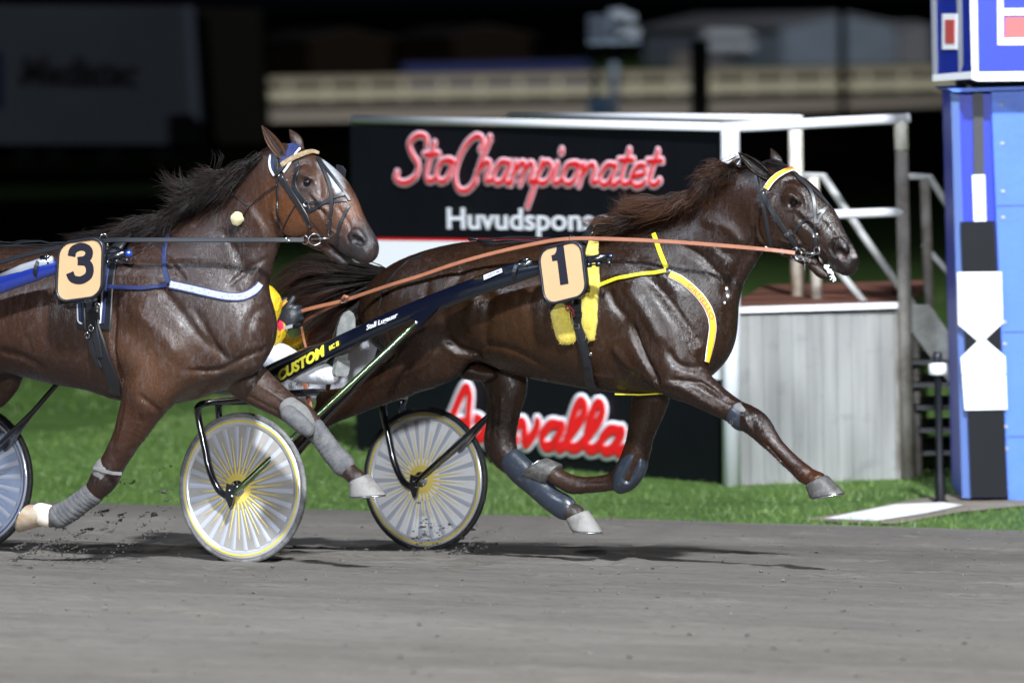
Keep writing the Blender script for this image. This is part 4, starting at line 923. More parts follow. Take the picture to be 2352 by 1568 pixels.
cover('bell_boot', F3, [(108, 1184, 27, 24, .14), (94, 1180, 26, 24, .14)], mat('cream_boot', (0.62, 0.54, 0.46), .7), H3)
bp3 = Zz(1, [(1005, 1085), (1060, 1098), (1120, 1110), (1190, 1126), (1260, 1142), (1330, 1156), (1400, 1160), (1450, 1148), (1490, 1125), (1516, 1096), (1528, 1075)])
pth = on_skin([bv3], bp3, 5, .008)
mb = MB(); strap_mesh(mb, pth, .042, .002); o3 = mb.build('breast_strap', MT['navy_web'], H3)
mb = MB(); strap_mesh(mb, [(p + n * .002, n) for p, n in pth], .030, .003); mb.build('glitter_band', MT['glitter'], o3)
nv = MT['navy_web']
for nm, k, pts, w_, mt_, off in [
    ('neck_strap', 1, [(990, 795), (968, 880), (965, 960), (975, 1020), (992, 1080)], 10, nv, .006),
    ('side_strap', 1, [(985, 1088), (920, 1098), (850, 1108), (750, 1104), (640, 1098)], 9, nv, .010),
    ('saddle_pad', 1, [(760, 800), (715, 860), (680, 920), (655, 1000), (640, 1100), (632, 1200), (622, 1345)], 26, bl, .008),
    ('pad_stripe', 1, [(735, 810), (700, 860), (664, 930), (640, 1000), (624, 1100), (618, 1200), (608, 1310)], 10, nv, .014),
    ('pad_piping', 1, [(728, 812), (690, 865), (655, 935), (632, 1000), (616, 1100), (609, 1200), (600, 1310)], 3, MT['white_web'], .018),
    ('pad_flap', 1, [(478, 1190), (480, 1260), (484, 1345)], 20, bl, .008),
    ('pad_piping', 1, [(462, 1200), (465, 1310), (490, 1312)], 3, MT['white_web'], .014),
    ('pad_stripe', 1, [(475, 1190), (478, 1300)], 8, nv, .012),
    ('girth', 1, [(545, 1190), (550, 1260), (560, 1340), (590, 1420), (620, 1500), (650, 1568), (672, 1640), (690, 1715)], 29, bl, .016),
    ('girth_billet', 1, [(550, 1230), (562, 1320), (580, 1400), (602, 1500)], 15, bl, .024),
    ('girth_billet', 1, [(560, 1340), (545, 1420), (560, 1480), (600, 1560)], 12, bl, .020),
    ('girth_keeper', 1, [(520, 1270), (605, 1266)], 16, bl, .028)]:
    S(nm, H3, bv3, k, pts, w_, mt_, off)
mb = MB()
for x, y in ((555, 1335), (530, 1375), (590, 1210)):
    c = on_skin([bv3], Zz(1, [(x, y), (x + 1, y)]), 5, .03)[0][0]; mb.ring(c, F3.v, .013, .003, 16, 6)
mb.ring(F3.pl(238, 545, .25), F3.v + F3.u * .5, .015, .003, 24, 6); mb.ring(F3.pl(300, 521, .0), F3.v + Vector((0, 0, 1)), .014, .0025, 24, 6); mb.tube([F3.pl(243, 555, .25), F3.pl(248, 564, .25)], .006, 8)
mb.build_each('saddle_fitting', MT['chrome'], H3)
mb = MB(); tt = [F3.pl(a, b, l) for a, b, l in ((258, 585, .26), (275, 560, .22), (296, 545, .13), (312, 540, .03), (325, 545, -.1))]
mb.tube([Vector(t) for t in catmull([tuple(t) for t in tt], 5)], .03, 10, flat=.35, fdir=F3.v); mb.build('saddle', bl, H3, True)
mb = MB()
for k in range(5):
    mb.tube([F3.pl(x, 556 + k * 3.5 + 4 * math.sin(x * .02 + k) - (6 if 30 < x < 110 and k < 3 else 0), .03 + .03 * k) for x in range(-60, 260, 22)], .005, 6, flat=.5)
mb.build('back_strap', bl, H3, True)
for nm, pts, w_, mt_, off in [
    ('ear_cover', [(520, 270), (540, 320), (515, 390), (470, 440), (430, 490)], 19, nv, .006),
    ('ear_cover', [(560, 290), (580, 340), (560, 400), (530, 440)], 15, nv, .007),
    ('ear_cover', [(345, 420), (338, 480), (345, 550), (375, 600)], 12, nv, .006),
    ('ear_cover_piping', [(330, 415), (318, 480), (328, 555), (365, 612)], 3.5, MT['white_web'], .010),
    ('ear_cover_piping', [(605, 360), (570, 400), (545, 440), (500, 520), (455, 580)], 4, MT['white_web'], .009),
    ('crown_strap', [(370, 400), (385, 480), (380, 560), (400, 610)], 11, bl, .012),
    ('crown_strap', [(450, 270), (510, 262), (580, 290), (640, 330), (740, 360)], 8, bl, .012),
    ('cheek_strap', [(385, 590), (430, 560), (470, 520)], 10, bl, .014),
    ('cheek_strap', [(415, 610), (470, 700), (540, 800), (600, 890), (650, 970), (690, 1050), (715, 1110)], 11, bl, .008),
    ('blinker_strap', [(565, 480), (590, 560), (555, 640), (550, 710), (580, 780), (635, 840), (665, 880), (690, 940)], 11, bl, .006),
    ('throat_latch', [(385, 640), (388, 760), (390, 880), (392, 1000), (400, 1110)], 5, bl, .004),
    ('throat_latch', [(560, 900), (510, 980), (470, 1060), (440, 1130)], 2.5, bl, .004),
    ('nose_strap', [(690, 950), (760, 920), (840, 870), (920, 820), (1030, 790)], 8, bl, .006),
    ('nose_strap', [(700, 870), (800, 870), (900, 860), (1050, 850)], 6, bl, .005),
    ('face_strap', [(770, 450), (830, 560), (885, 680), (915, 800), (915, 920), (900, 1020), (893, 1130)], 7.5, bl, .010),
    ('overcheck', [(780, 450), (850, 540), (930, 640), (1010, 740), (1080, 850)], 6, bl, .006),
    ('drop_strap', [(1075, 900), (1030, 990), (985, 1100), (962, 1210), (958, 1330)], 7.5, bl, .006)]:
    S(nm, H3, bv3, 'k', pts, w_, mt_, off)
S('browband', H3, bv3, 'k', [(440, 515), (500, 475), (560, 445), (630, 420), (700, 400), (785, 388)], 11, MT['gold_glitter'], .016, .004)
mb = MB()
for x, y in ((420, 610), (450, 635), (500, 660), (590, 535), (570, 540), (680, 900), (690, 860), (705, 1100), (500, 260), (640, 345), (680, 360), (715, 375), (890, 1045), (915, 1015), (760, 425)):
    c, n_ = at_h('k', x, y, bv=bv3, off=.014); r_ = .0035; mb.lathe(c, n_, [(.0001, .004), (.0035, .0025), (.0045, 0)], 10)
mb.ring(F3.pl(*Zz('k', [(652, 1228)])[0], .10), F3.v, .018, .003, 26, 6); mb.ring(F3.pl(*Zz('k', [(745, 1225)])[0], .09), F3.v + F3.u * .8, .026, .003, 26, 6)
mb.tube([F3.pl(*Zz('k', [(705, 1220)])[0], .10), F3.pl(*Zz('k', [(890, 1212)])[0], .085)], .004, 8); mb.ring(F3.pl(*Zz('k', [(897, 1165)])[0], .095), F3.v, .014, .0025, 20, 6)
mb.ring(at_h('k', 680, 880, bv=bv3, off=.014)[0], F3.v, .013, .003, 16, 6); mb.build_each(['bridle_rivet'] * 15 + ['bit_ring', 'bit_ring', 'bit', 'bit_ring', 'bridle_ring'], MT['chrome'], H3)
mb = MB(); rg = np.random.default_rng(9)
for i in range(16):
    c = F3.pl(803 + rg.normal(0, 6), 467 + rg.normal(0, 6), .04 + rg.normal(0, .01)); r_ = .007; mb.lathe(c, Vector(rg.normal(0, 1, 3)), [(r_ * math.sin(a), r_ * math.cos(a)) for a in np.linspace(.01, math.pi - .01, 6)], 7)
mb.build('nose_knot', MT['felt'], H3, True)
mb = MB(); c = on_skin([bv3], [(553, 503), (554, 503)], 5, .032)[0][0]; rr = .029
mb.lathe(c, Vector((0.2, 0, 1)), [(rr * math.sin(a) * (1 + .06 * math.sin(5 * a)), rr * 1.12 * math.cos(a)) for a in np.linspace(.01, math.pi - .01, 14)], 18); pm = mb.build('ear_plug_ball', MT['pompom'], H3, True)
fuzz('pile', pm, 2500, .006, MT['pompom'], 2)
mb = MB(); pp = on_skin([bv3], [(640, 425), (612, 442), (590, 460), (575, 475), (565, 490)], 6, .010); mb.tube([p for p, _ in pp], .0028, 6); mb.tube([c, pp[-1][0]], .004, 6)
pp = on_skin([bv3], [(520, 437), (545, 452), (570, 472)], 6, .008); mb.tube([p for p, _ in pp], .002, 6); mb.build('ear_plug_cord', bl, H3, True)
# ================================================================== sulkies
mat('tyre', (0.10, 0.10, 0.105), 0.75, noise=(30, (0.24, 0.23, 0.22), 0.4, 0.75))
mat('tyre_dark', (0.02, 0.02, 0.022), 0.6, noise=(30, (0.12, 0.115, 0.11), 0.55, 0.8))
mat('rim_white', (0.78, 0.80, 0.84), 0.22, 0.55)
mat('rim_yellow', (0.68, 0.52, 0.06), 0.35)
mat('spoke_yellow', (0.74, 0.58, 0.14), 0.45)
mat('spoke_grey', (0.44, 0.46, 0.53), 0.45)
mat('wheel_cover', (0.42, 0.40, 0.38), 0.30, 0.0, 0.6, noise=(3.5, (0.30, 0.285, 0.27), 0.4, 0.7), alpha=0.90)
mat('cover_lit', (0.88, 0.88, 0.90), 0.30, 0.0, 0.6, noise=(3.5, (0.78, 0.78, 0.82), 0.4, 0.7), alpha=0.90)  # far wheel's cover: its brighter lighting is put into the paler colour
mat('wheel_cover_blue', (0.30, 0.36, 0.52), 0.28, 0.1, 0.6, noise=(3.5, (0.42, 0.48, 0.62), 0.4, 0.7), alpha=0.92)
mat('silver_paint', (0.42, 0.45, 0.50), 0.3, 0.4)
mat('black_gloss', (0.008, 0.009, 0.014), 0.18, 0.1, 0.6, coat=1)
mat('plate_face', (0.53, 0.345, 0.185), 0.42, noise=(6, (0.56, 0.37, 0.205), 0.4, 0.7))
mat('plate_rim', (0.014, 0.016, 0.024), 0.35)
mat('digit_ink', (0.012, 0.012, 0.022), 0.45)
mat('sticker', (0.75, 0.76, 0.80), 0.4)
mat('yellow_ink', (0.85, 0.78, 0.06), 0.4)
mat('blue_ink', (0.05, 0.09, 0.3), 0.4)
def flake(name, base, glint, k, rough=.28):
    m = bpy.data.materials.new(name); m.use_nodes = True; nt = m.node_tree; b = nt.nodes['Principled BSDF']; N = nt.nodes.new; K = nt.links.new
    b.inputs['Base Color'].default_value = (*base, 1); b.inputs['Roughness'].default_value = .35; b.inputs['Coat Weight'].default_value = 1; b.inputs['Coat Roughness'].default_value = .07
    g = N('ShaderNodeBsdfGlossy'); g.inputs['Color'].default_value = (*glint, 1); g.inputs['Roughness'].default_value = rough; mx = N('ShaderNodeMixShader'); mx.inputs[0].default_value = k
    K(b.outputs[0], mx.inputs[1]); K(g.outputs[0], mx.inputs[2]); K(mx.outputs[0], nt.nodes['Material Output'].inputs['Surface']); MT[name] = m
flake('flake_navy', (.002, .0035, .013), (.30, .50, .14), .05, .2); flake('flake_green', (.012, .03, .012), (.55, .80, .42), .24, .22)
flake('flake_blue', (.008, .022, .22), (.25, .4, .9), .18)
mat('black_cap', (.006, .008, .03), .2, 0, .6, coat=1)
HUBL = F1.L(557, 1120, .8)
def wheel(parent, c, ax, tyre, cover_m, spoke_m, spoke2, rim2, Rw=.348, seed=0):
    """ax: axle direction towards the viewer"""
    mb = MB(); prof = [(Rw - .024, -.011), (Rw - .008, -.013), (Rw, -.006), (Rw + .001, 0), (Rw, .006), (Rw - .008, .013), (Rw - .024, .011), (Rw - .024, -.011)]
    w = mb.lathe(c, ax, prof, 96).build('wheel', tyre, parent, True)
    mb = MB().lathe(c, ax, [(Rw - .024, -.013), (Rw - .022, .013), (Rw - .030, .0165), (Rw - .044, .0165), (Rw - .060, .011), (Rw - .060, -.011), (Rw - .044, -.0165), (Rw - .030, -.0165), (Rw - .022, -.013)], 96); mb.build('rim', MT['rim_white'], w, True)
    mb = MB()
    for s_ in (1, -1): mb.lathe(c, ax, [(Rw - .033, .0168 * s_), (Rw - .035, .019 * s_), (Rw - .040, .019 * s_), (Rw - .042, .0168 * s_)], 96)
    mb.build('rim_stripe', rim2, w, True)
    mb = MB()
    mb.lathe(c, ax, [(Rw - .058, .010), (.20, .018), (.10, .030), (.035, .040)], 96); mb.lathe(c, ax, [(Rw - .058, -.010), (.20, -.018), (.10, -.030), (.035, -.040)], 96); mb.build('cover', cover_m, w, True)
    ax = Vector(ax).normalized(); e = ax.orthogonal().normalized(); f = ax.cross(e)
    hgt = lambda r: .040 - (r - .035) * .154 if r < .1 else (.030 - (r - .1) * .12 if r < .2 else .018 - (r - .2) * .09)
    for mt_, ph, nm, r1, r0 in ((spoke_m, 0, 'spokes', .235, .04), (spoke2, .5, 'painted_rays', Rw - .062, .10)):
        mb = MB(); n = 26
        for s_ in (1, -1):
            for i in range(n):
                th = 2 * math.pi * (i + ph) / n + seed; d = e * math.cos(th) + f * math.sin(th); t = ax.cross(d)
                rr = [r0, .1, .17, r1] if r0 < .1 else [r0, .2, r1]; V = []; k = len(rr); ws = (.0065, .0048, .0025, .0010) if nm == 'spokes' else (.004, .009, .012)
                for j, r_ in enumerate(rr):
                    V += [c + d * r_ + t * ws[j] + ax * ((hgt(r_) + .0012) * s_), c + d * r_ - t * ws[j] + ax * ((hgt(r_) + .0012) * s_), c + d * r_ + ax * ((hgt(r_) + .003) * s_)]
                F = []
                for j in range(k - 1): F += [(j * 3, j * 3 + 2, j * 3 + 5, j * 3 + 3), (j * 3 + 2, j * 3 + 1, j * 3 + 4, j * 3 + 5)]
                mb.add(V, F)
        if nm == 'spokes':
            for s_ in (1, -1): mb.lathe(c, ax, [(.068, .0372 * s_), (.05, .042 * s_), (.034, .045 * s_)], 40)
        mb.build(nm, mt_, w)
    mb = MB(); mb.lathe(c, ax, [(.0001, -.062), (.016, -.062), (.018, -.052), (.036, -.050), (.040, -.040), (.040, .040), (.036, .050), (.018, .052), (.016, .062), (.0001, .062)], 32)
    for i in range(8):
        th = i * math.pi / 4; d = e * math.cos(th) + f * math.sin(th)
        for s_ in (1, -1): mb.lathe(c + d * .030 + ax * (.049 * s_), ax, [(.0001, .004 * s_), (.004, .003 * s_), (.004, 0)], 8)
    mb.build('hub', MT['steel'], w, True)
    return w
def sulky(fr, name, label, shaft_m, shaft2_m, stay_m, tyre_m, cov, sp, sp2, rim2, dz, cov_far=None):
    def LW(px, py, lat, dx=0):       # measured on the first sulky, built in any frame
        x, l, z = F1.L(px, py, lat); return fr.w(x + dx, l, z + dz)
    def MW_(px, py, lat):            # mirrored across the midline
        x, l, z = F1.L(px, py, lat); return fr.w(x, -l, z + dz)
    root = thing(name, label, 'sulky', fr.w(0, 0, gz(fr.w(0, 0, 0))), -A, 'racing sulkies')
    cN = fr.w(0, .8, 0); cF = fr.w(0, -.8, 0); cN.z = gz(cN) + .348; cF.z = gz(cF) + .348
    axd = (cN - cF).normalized()
    wheel(root, cN, axd, tyre_m, cov, sp, sp2, rim2, seed=.1); wheel(root, cF, axd, MT['tyre_dark'], cov_far or cov, sp, sp2, rim2, seed=.17)
    # shafts
    top = [(1262, 613), (1236, 618), (1181, 631), (1103, 656), (1000, 694), (908, 731), (810, 776), (712, 824), (640, 862), (585, 895)]; rad = [.022, .026, .040, .043, .042, .040, .040, .041, .038, .032]
    for lat in (1, -1):
        pts = [(LW(a, b, .40) if lat > 0 else MW_(a, b, .40)) for a, b in top]; C_ = catmull([tuple(p) + (r_,) for p, r_ in zip(pts, rad)], 4)
        mb = MB(); mb.tube([Vector(c[:3]) for c in C_], [float(c[3]) for c in C_], 20, flat=.55, fdir=fr.v); sh = mb.build('shaft', shaft_m, root, True)
        up = [(780, 786), (712, 806), (640, 838), (575, 872), (540, 900)]; pts = [(LW(a, b, .385) if lat > 0 else MW_(a, b, .385)) for a, b in up]
        mb = MB(); mb.tube([Vector(c) for c in catmull([tuple(p) for p in pts], 4)], .022, 14); mb.build('upper_tube', shaft2_m, root, True)
        hi = [(1222, 603), (1190, 612), (1150, 625), (1090, 646)]; pts = [(LW(a, b, .405) if lat > 0 else MW_(a, b, .405)) for a, b in hi]
        mb = MB(); mb.tube(pts, [.018, .022, .024, .016], 14, flat=.7, fdir=fr.v); mb.build('shaft_insert', shaft2_m, root, True)
        g = [(1100, 664), (1010, 703), (962, 752), (944, 750), (952, 735), (940, 728), (1000, 694)]; pts = [(LW(a, b, .425) if lat > 0 else MW_(a, b, .425)) for a, b in g]
        mb = MB(); mb.prism(pts, fr.v * (-.02 if lat > 0 else .02)); mb.build('gusset', shaft_m, root)
        b = LW(955, 741, .43) if lat > 0 else MW_(955, 741, .43); mb = MB(); mb.lathe(b, fr.v * (1 if lat > 0 else -1), [(.0001, .008), (.009, .006), (.011, 0)], 16); mb.build('bolt', MT['steel'], root, True)
        # coupling at the tip
        mb = MB(); f_ = (lambda a, b, l: LW(a, b, l)) if lat > 0 else (lambda a, b, l: MW_(a, b, l))
        mb.tube([f_(1300, 607, .40), f_(1395, 589, .40)], .0175, 14); mb.tube([f_(1345, 609, .41), f_(1404, 605, .41)], .004, 8)
        for x in (1352, 1374, 1398): mb.tube([f_(x - 4, 609 - (x - 1352) * .08, .41), f_(x + 5, 608 - (x - 1352) * .08, .41)], .012, 8)
        mb.tube([f_(1195, 600, .41), f_(1215, 596, .41)], .012, 8); mb.tube([f_(1205, 596, .41), f_(1213, 612, .41)], .009, 8); mb.build_each(['grip_rod', 'coupling_bolt', 'coupling_block', 'coupling_block', 'coupling_block', 'hinge', 'hinge_pin'], MT['black_gloss'], root)
        mb = MB(); c = f_(1403, 589, .40); mb.lathe(c, fr.u, [(.0165 * math.sin(t), .0165 * math.cos(t)) for t in np.linspace(.02, math.pi - .02, 12)], 16); mb.build('shaft_tip', MT['blue_cap'] if cov_far is None else MT['black_cap'], root, True)
        mb = MB(); c = f_(1187, 621, .40); mb.tube([f_(1190, 600, .40), f_(1183, 645, .40)], .001, 4)
        q = []; dd = (f_(1183, 650, .40) - f_(1193, 598, .40)); ce = f_(1188, 624, .40)
        for i in range(17):
            th = 2 * math.pi * i / 16; n_ = dd.normalized() * math.sin(th) + fr.v * math.cos(th) * (1 if lat > 0 else -1); q.append((ce + dd.normalized() * (math.sin(th) * .047) + fr.v * (math.cos(th) * .031), n_))
        strap_mesh(mb, q, .02, .002); mb.build('shaft_strap', MT['black_leather'], root)
    # forks: over the wheel on both sides
    def fork(cw, side, inner):
        l0 = side * (.8 + (-.085 if inner else .085) * 1.0)
        base = [(-.075, .745, side * .45), (-.13, .745, side * (.62 if inner else .72)), (-.165, .735, l0), (-.18, .68, l0), (-.15, .55, l0), (-.125, .44, l0), (-.075, .345, l0), (-.015, .315, l0), (0.0, .348, l0)]
        dzw = cw.z - .348
        pts = [fr.w(x, l, z + dzw) for x, z, l in base]; mb = MB(); mb.tube([Vector(c) for c in catmull([tuple(p) for p in pts], 5)], .0165, 12); mb.build('fork', MT['black_gloss'], root, True)
        mb = MB(); p = fr.w(0.0, l0 + side * (-.012 if inner else .012), cw.z); pl_ = [p + Vector((0, 0, .03)) - fr.u * .02, p + Vector((0, 0, .02)) + fr.u * .022, p + Vector((0, 0, -.03)) + fr.u * .02, p + Vector((0, 0, -.075)) + fr.u * .008, p + Vector((0, 0, -.085)) - fr.u * .006, p + Vector((0, 0, -.03)) - fr.u * .03]
        mb.prism(pl_, fr.v * .008); 
        mb.build('axle_plate', MT['black_gloss'], root)
        for dx_, dz_ in ((0, 0), (.012, -.028)):
            mb = MB(); mb.lathe(p + fr.u * dx_ + Vector((0, 0, dz_)), fr.v * side * (-1 if inner else 1), [(.0001, .018), (.006, .016), (.008, .006)], 12); mb.build('bolt', MT['chrome'], root, True)
    for side, cw in ((1, cN), (-1, cF)):
        for inner in (True, False): fork(cw, side, inner)
    # stays
    tn = LW(955, 742, .425)
    for off_, r_, m_ in ((.10, .0135, stay_m), (-.10, .012, MT['black_gloss'])):
        a = cN + fr.v * off_ + fr.u * .012 + Vector((0, 0, -.02)); mb = MB(); mb.tube([a, a.lerp(tn, .06), a.lerp(tn, .94), tn], [.008, r_, r_, .007], 14); mb.build('stay', m_, root, True)
    xf, lf, zf = F1.L(1330, 735, -.45); tf = fr.w(xf, lf, zf + dz)
    for off_, r_ in ((.10, .0125), (-.10, .0115)):
        a = cF + fr.v * off_ + fr.u * .012; mb = MB(); j = (cF + fr.u * .02).lerp(tf, .42); mb.tube([a, j, tf if off_ > 0 else j.lerp(tf, .05)], [r_, r_, .010], 12); mb.build('stay', MT['black_gloss'], root, True)
    # frame and seat
    mb = MB(); mb.tube([fr.w(-.1, .62, .745 + dz + .01), fr.w(-.12, 0, .74 + dz), fr.w(-.1, -.62, .70 + dz)], .018, 12)
    mb.build('crossbar', MT['black_gloss'], root, True)
    for lat in (.14, -.14):
        mb = MB(); mb.tube([fr.w(-.12, lat, .735 + dz), fr.w(-.35, lat, .70 + dz), fr.w(-.62, lat, .69 + dz)], .013, 10); mb.build('seat_rail', MT['black_gloss'], root, True)
    mb = MB(); st = []
    prof = [(-.40, .755), (-.45, .765), (-.60, .75), (-.72, .765), (-.78, .83), (-.80, .90)]
    V = []; n = len(prof)
    for x, z in prof:
        for lat in (-.20, -.10, 0, .10, .20): V.append(fr.w(x, lat, z + dz + abs(lat) * .08))
    b = len(V); V += [v - Vector((0, 0, .03)) - fr.u * .01 for v in V]
    F = []
    for i in range(n - 1):
        for j in range(4):
            a = i * 5 + j; F.append((a, a + 1, a + 6, a + 5)); F.append((b + a + 5, b + a + 6, b + a + 1, b + a))
    for i in range(n - 1):
        for j in (0, 4): a = i * 5 + j; F.append((a, a + 5, b + a + 5, b + a))
    for j in range(4):
        for i in (0, n - 1): a = i * 5 + j; F.append((a, a + 1, b + a + 1, b + a))
    mb.add(V, F); mb.build('seat', MT['black_leather'], root, True)
    return root, LW
def shaft_text(root, LW, txt, p0, p1, hpx, mt_, lat=.428, shear=.35, bold=.02, name='lettering'):
    a, b = Vector(LW(*p0, lat)), Vector(LW(*p1, lat)); d = b - a; upv = (Vector((0, 0, 1)) - d.normalized() * d.normalized().z).normalized() * (hpx * 29.9 / FPX); nrm = F1.v
    mb = MB(); text_on(mb, txt, lambda s, t, o: a + d * s + upv * t + nrm * (.0 + o * .006), shear=shear, bold=bold, ext=.15); return mb.build(name, mt_, root)
SK1, LW1 = sulky(F1, 'sulky', 'racing sulky with navy shafts and yellow rayed wheels behind the dark brown horse', MT['flake_navy'], MT['flake_navy'], MT['flake_green'], MT['tyre'], MT['wheel_cover'], MT['spoke_yellow'], MT['spoke_grey'], MT['rim_yellow'], 0, MT['cover_lit'])
dz3 = gz(F3.w(0, 0, 0)) - gz(F1.w(0, 0, 0))
SK3, LW3 = sulky(F3, 'sulky', 'racing sulky with blue and silver shafts beside the bay horse, mostly outside the left edge', MT['flake_blue'], MT['silver_paint'], MT['black_gloss'], MT['tyre_dark'], MT['wheel_cover_blue'], MT['spoke_grey'], MT['spoke_grey'], MT['blue_ink'], dz3)
shaft_text(SK1, LW1, 'CUSTOM', (642, 874), (752, 811), 22, MT['yellow_ink'], shear=.4, bold=.05, name='yellow_lettering')
shaft_text(SK1, LW1, 'MC III', (757, 805), (781, 791), 10, MT['yellow_ink'], shear=.4, bold=.03, name='yellow_lettering')
shaft_text(SK1, LW1, 'Stall Lugauer', (842, 758), (915, 727), 11, MT['sticker'], shear=.45, bold=.02, name='white_lettering')
def sticker(root, LW, c4, txt):
    mb = MB(); pts = [LW(a, b, .432) for a, b in c4]; mb.prism(pts, F1.v * .002); o = mb.build('sticker', MT['sticker'], root); a, b = Vector(pts[0]).lerp(Vector(pts[3]), .25), Vector(pts[1]).lerp(Vector(pts[2]), .25); d = b - a; up = (pts[3] - pts[0]) * .5
    mb = MB(); text_on(mb, txt, lambda s, t, o_: a + d * (.1 + .8 * s) + up * t + F1.v * (.003 + o_ * .004), shear=.3, ext=.1); mb.build('sticker_lettering', MT['blue_ink'], o)
sticker(SK1, LW1, [(1112, 643), (1154, 625), (1152, 616), (1111, 632)], 'CUSTOM')
# the navy shafts carry a pale green reflective flank strip
def plate(root, fr, c4, lat, digit):
    TL, TR, BR, BL = [fr.pl(*p, lat) for p in c4]
    def f(s, t, o=0): return TL.lerp(TR, s).lerp(BL.lerp(BR, s), t) + fr.v * o
    w, h = (TR - TL).length, (BL - TL).length; rw = .27; rh = .27 * w / h
    def rr(ins, o, n=9):
        out = []; iw, ih = ins / w, ins / h
        for cx, cy, a0 in ((1 - rw, rh, -90), (1 - rw, 1 - rh, 0), (rw, 1 - rh, 90), (rw, rh, 180)):
            for k in range(n):
                th = R(a0 + 90 * k / (n - 1)); out.append(f(cx + math.cos(th) * (rw - iw), cy + math.sin(th) * (rh - ih), o))
        return out
    def loft(loops):
        V = [p for l in loops for p in l]; n = len(loops[0]); F = [(i * n + j, i * n + (j + 1) % n, (i + 1) * n + (j + 1) % n, (i + 1) * n + j) for i in range(len(loops) - 1) for j in range(n)]
        return V, F
    mb = MB(); V, F = loft([rr(.012, .002), rr(.012, .010), rr(.006, .014), rr(0, .010), rr(0, -.012), rr(.006, -.016)]); n = len(rr(0, 0)); F.append(tuple(range(len(V) - n, len(V)))); mb.add(V, F)
    p = mb.build('number_plate', MT['plate_rim'], root, True)
    mb = MB(); V = rr(.0115, .005); mb.add(V, [tuple(range(len(V)))[::-1]]); mb.add(rr(.0115, .003), [tuple(range(len(V)))]); mb.build('plate_face', MT['plate_face'], p)
    mb = MB()
    if digit == 1:
        q = Zz('p', [(467, 353), (540, 341), (593, 742), (508, 758), (476, 500), (424, 506), (414, 447), (446, 436), (462, 412), (469, 380)]); mb.prism([fr.pl(*a, lat) + fr.v * .0056 for a in q], fr.v * .0012)
    else:
        z3 = lambda L_: [(86.1 + .2563 * a, 488.1 + .2563 * b) for a, b in L_]
        c = catmull(z3([(312, 392), (330, 333), (398, 305), (458, 328), (468, 378), (436, 420), (368, 432)]), 6) ; c2 = catmull(z3([(368, 436), (440, 444), (474, 490), (466, 560), (398, 605), (325, 592), (296, 538)]), 6)
        for cc, w0 in ((c, 9.0), (c2, 9.0)):
            k = len(cc); V = []
            for i, p_ in enumerate(cc):
                t = cc[min(i + 1, k - 1)] - cc[max(i - 1, 0)]; t = t / np.linalg.norm(t); n_ = np.array((-t[1], t[0])); e = 1.0
                for s_ in (1, -1): V.append(fr.pl(*(p_ + n_ * s_ * w0 * e), lat) + fr.v * (.0064 if cc is c else .0068))
            mb.add(V, [(2 * i, 2 * i + 1, 2 * i + 3, 2 * i + 2) for i in range(k - 1)])
    mb.build('digit', MT['digit_ink'], p)
plate(SK1, F1, [(1177.1 + .2198 * a, 488.1 + .2198 * b) for a, b in ((261, 379), (731, 262), (803, 869), (337, 986))], .44, 1)
plate(SK3, F3, [(86.1 + .2563 * a, 488.1 + .2563 * b) for a, b in ((190, 264), (608, 206), (592, 760), (160, 818))], .44, 3)
# bits hanging under plate one
mb = MB(); mb.ring(F1.pl(1304, 706, .34), F1.v, .012, .003, 16, 6); mb.tube([F1.pl(1304, 700, .34), F1.pl(1316, 712, .33), F1.pl(1318, 728, .33)], .005, 8); mb.build('clip', mat('red_clip', (.3, .02, .05), .4), SK1, True)

# ================================================================== reins
def rein(name, label, pts, w_, mt_):
    P_ = [(Vector(c), F1.v + Vector((0, 0, .25))) for c in catmull([tuple(p) for p in pts], 6)]; mb = MB(); strap_mesh(mb, P_, w_, .003); o = mb.build(name, mt_, None); props(o, label, 'rein'); return o
r1 = [F1.pl(a, b, l) for a, b, l in ((1826, 581, .10), (1760, 573, .16), (1608, 560, .24), (1500, 553, .27), (1400, 549, .28), (1322, 548, .28), (1259, 554, .28), (1142, 579, .28), (1045, 606, .28), (970, 632, .27), (908, 651, .26), (850, 670, .25), (790, 690, .24), (740, 702, .22), (700, 712, .20), (676, 722, .18))]
RN = rein('rein', 'tan leather rein running from the dark brown horse mouth back to the gloved hand', r1, .019, MT['tan_leather'])
mb = MB(); P_ = [(F1.pl(a, b, l), F1.v) for a, b, l in ((790, 691, .235), (750, 708, .20), (715, 727, .17), (690, 742, .15))]; strap_mesh(mb, P_, .014, .0025); mb.build('rein_branch', MT['tan_leather'], RN)
mb = MB(); P_ = [(F1.pl(a, b, .19), F1.v) for a, b in ((692, 750), (695, 780), (705, 808))]; strap_mesh(mb, P_, .012, .002); mb.build('rein_end', MT['tan_leather'], RN)
mb = MB(); c = F1.pl(790, 688, .245)
mb.tube([c + Vector((0, 0, .012)) + F1.u * .012, c - Vector((0, 0, .012)) + F1.u * .014, c - Vector((0, 0, .014)) - F1.u * .012, c + Vector((0, 0, .010)) - F1.u * .013, c + Vector((0, 0, .012)) + F1.u * .012], .0025, 6); mb.build('rein_buckle', MT['chrome'], RN)
mb = MB(); mb.tube([F1.pl(785, 690, .25), F1.pl(792, 680, .25), F1.pl(800, 684, .25)], .009, 8); mb.build('rein_loop', MT['tan_leather'], RN, True)
mb = MB(); c = F1.pl(1797, 577, .125); e = Vector((0, 0, 1)); pts = [c + e * .012 + F1.u * .008, c - e * .012 + F1.u * .008, c - e * .012 - F1.u * .008, c + e * .012 - F1.u * .008]
for i in range(4): mb.tube([pts[i], pts[(i + 1) % 4]], .002, 6)
mb.build('rein_buckle', MT['chrome'], RN)
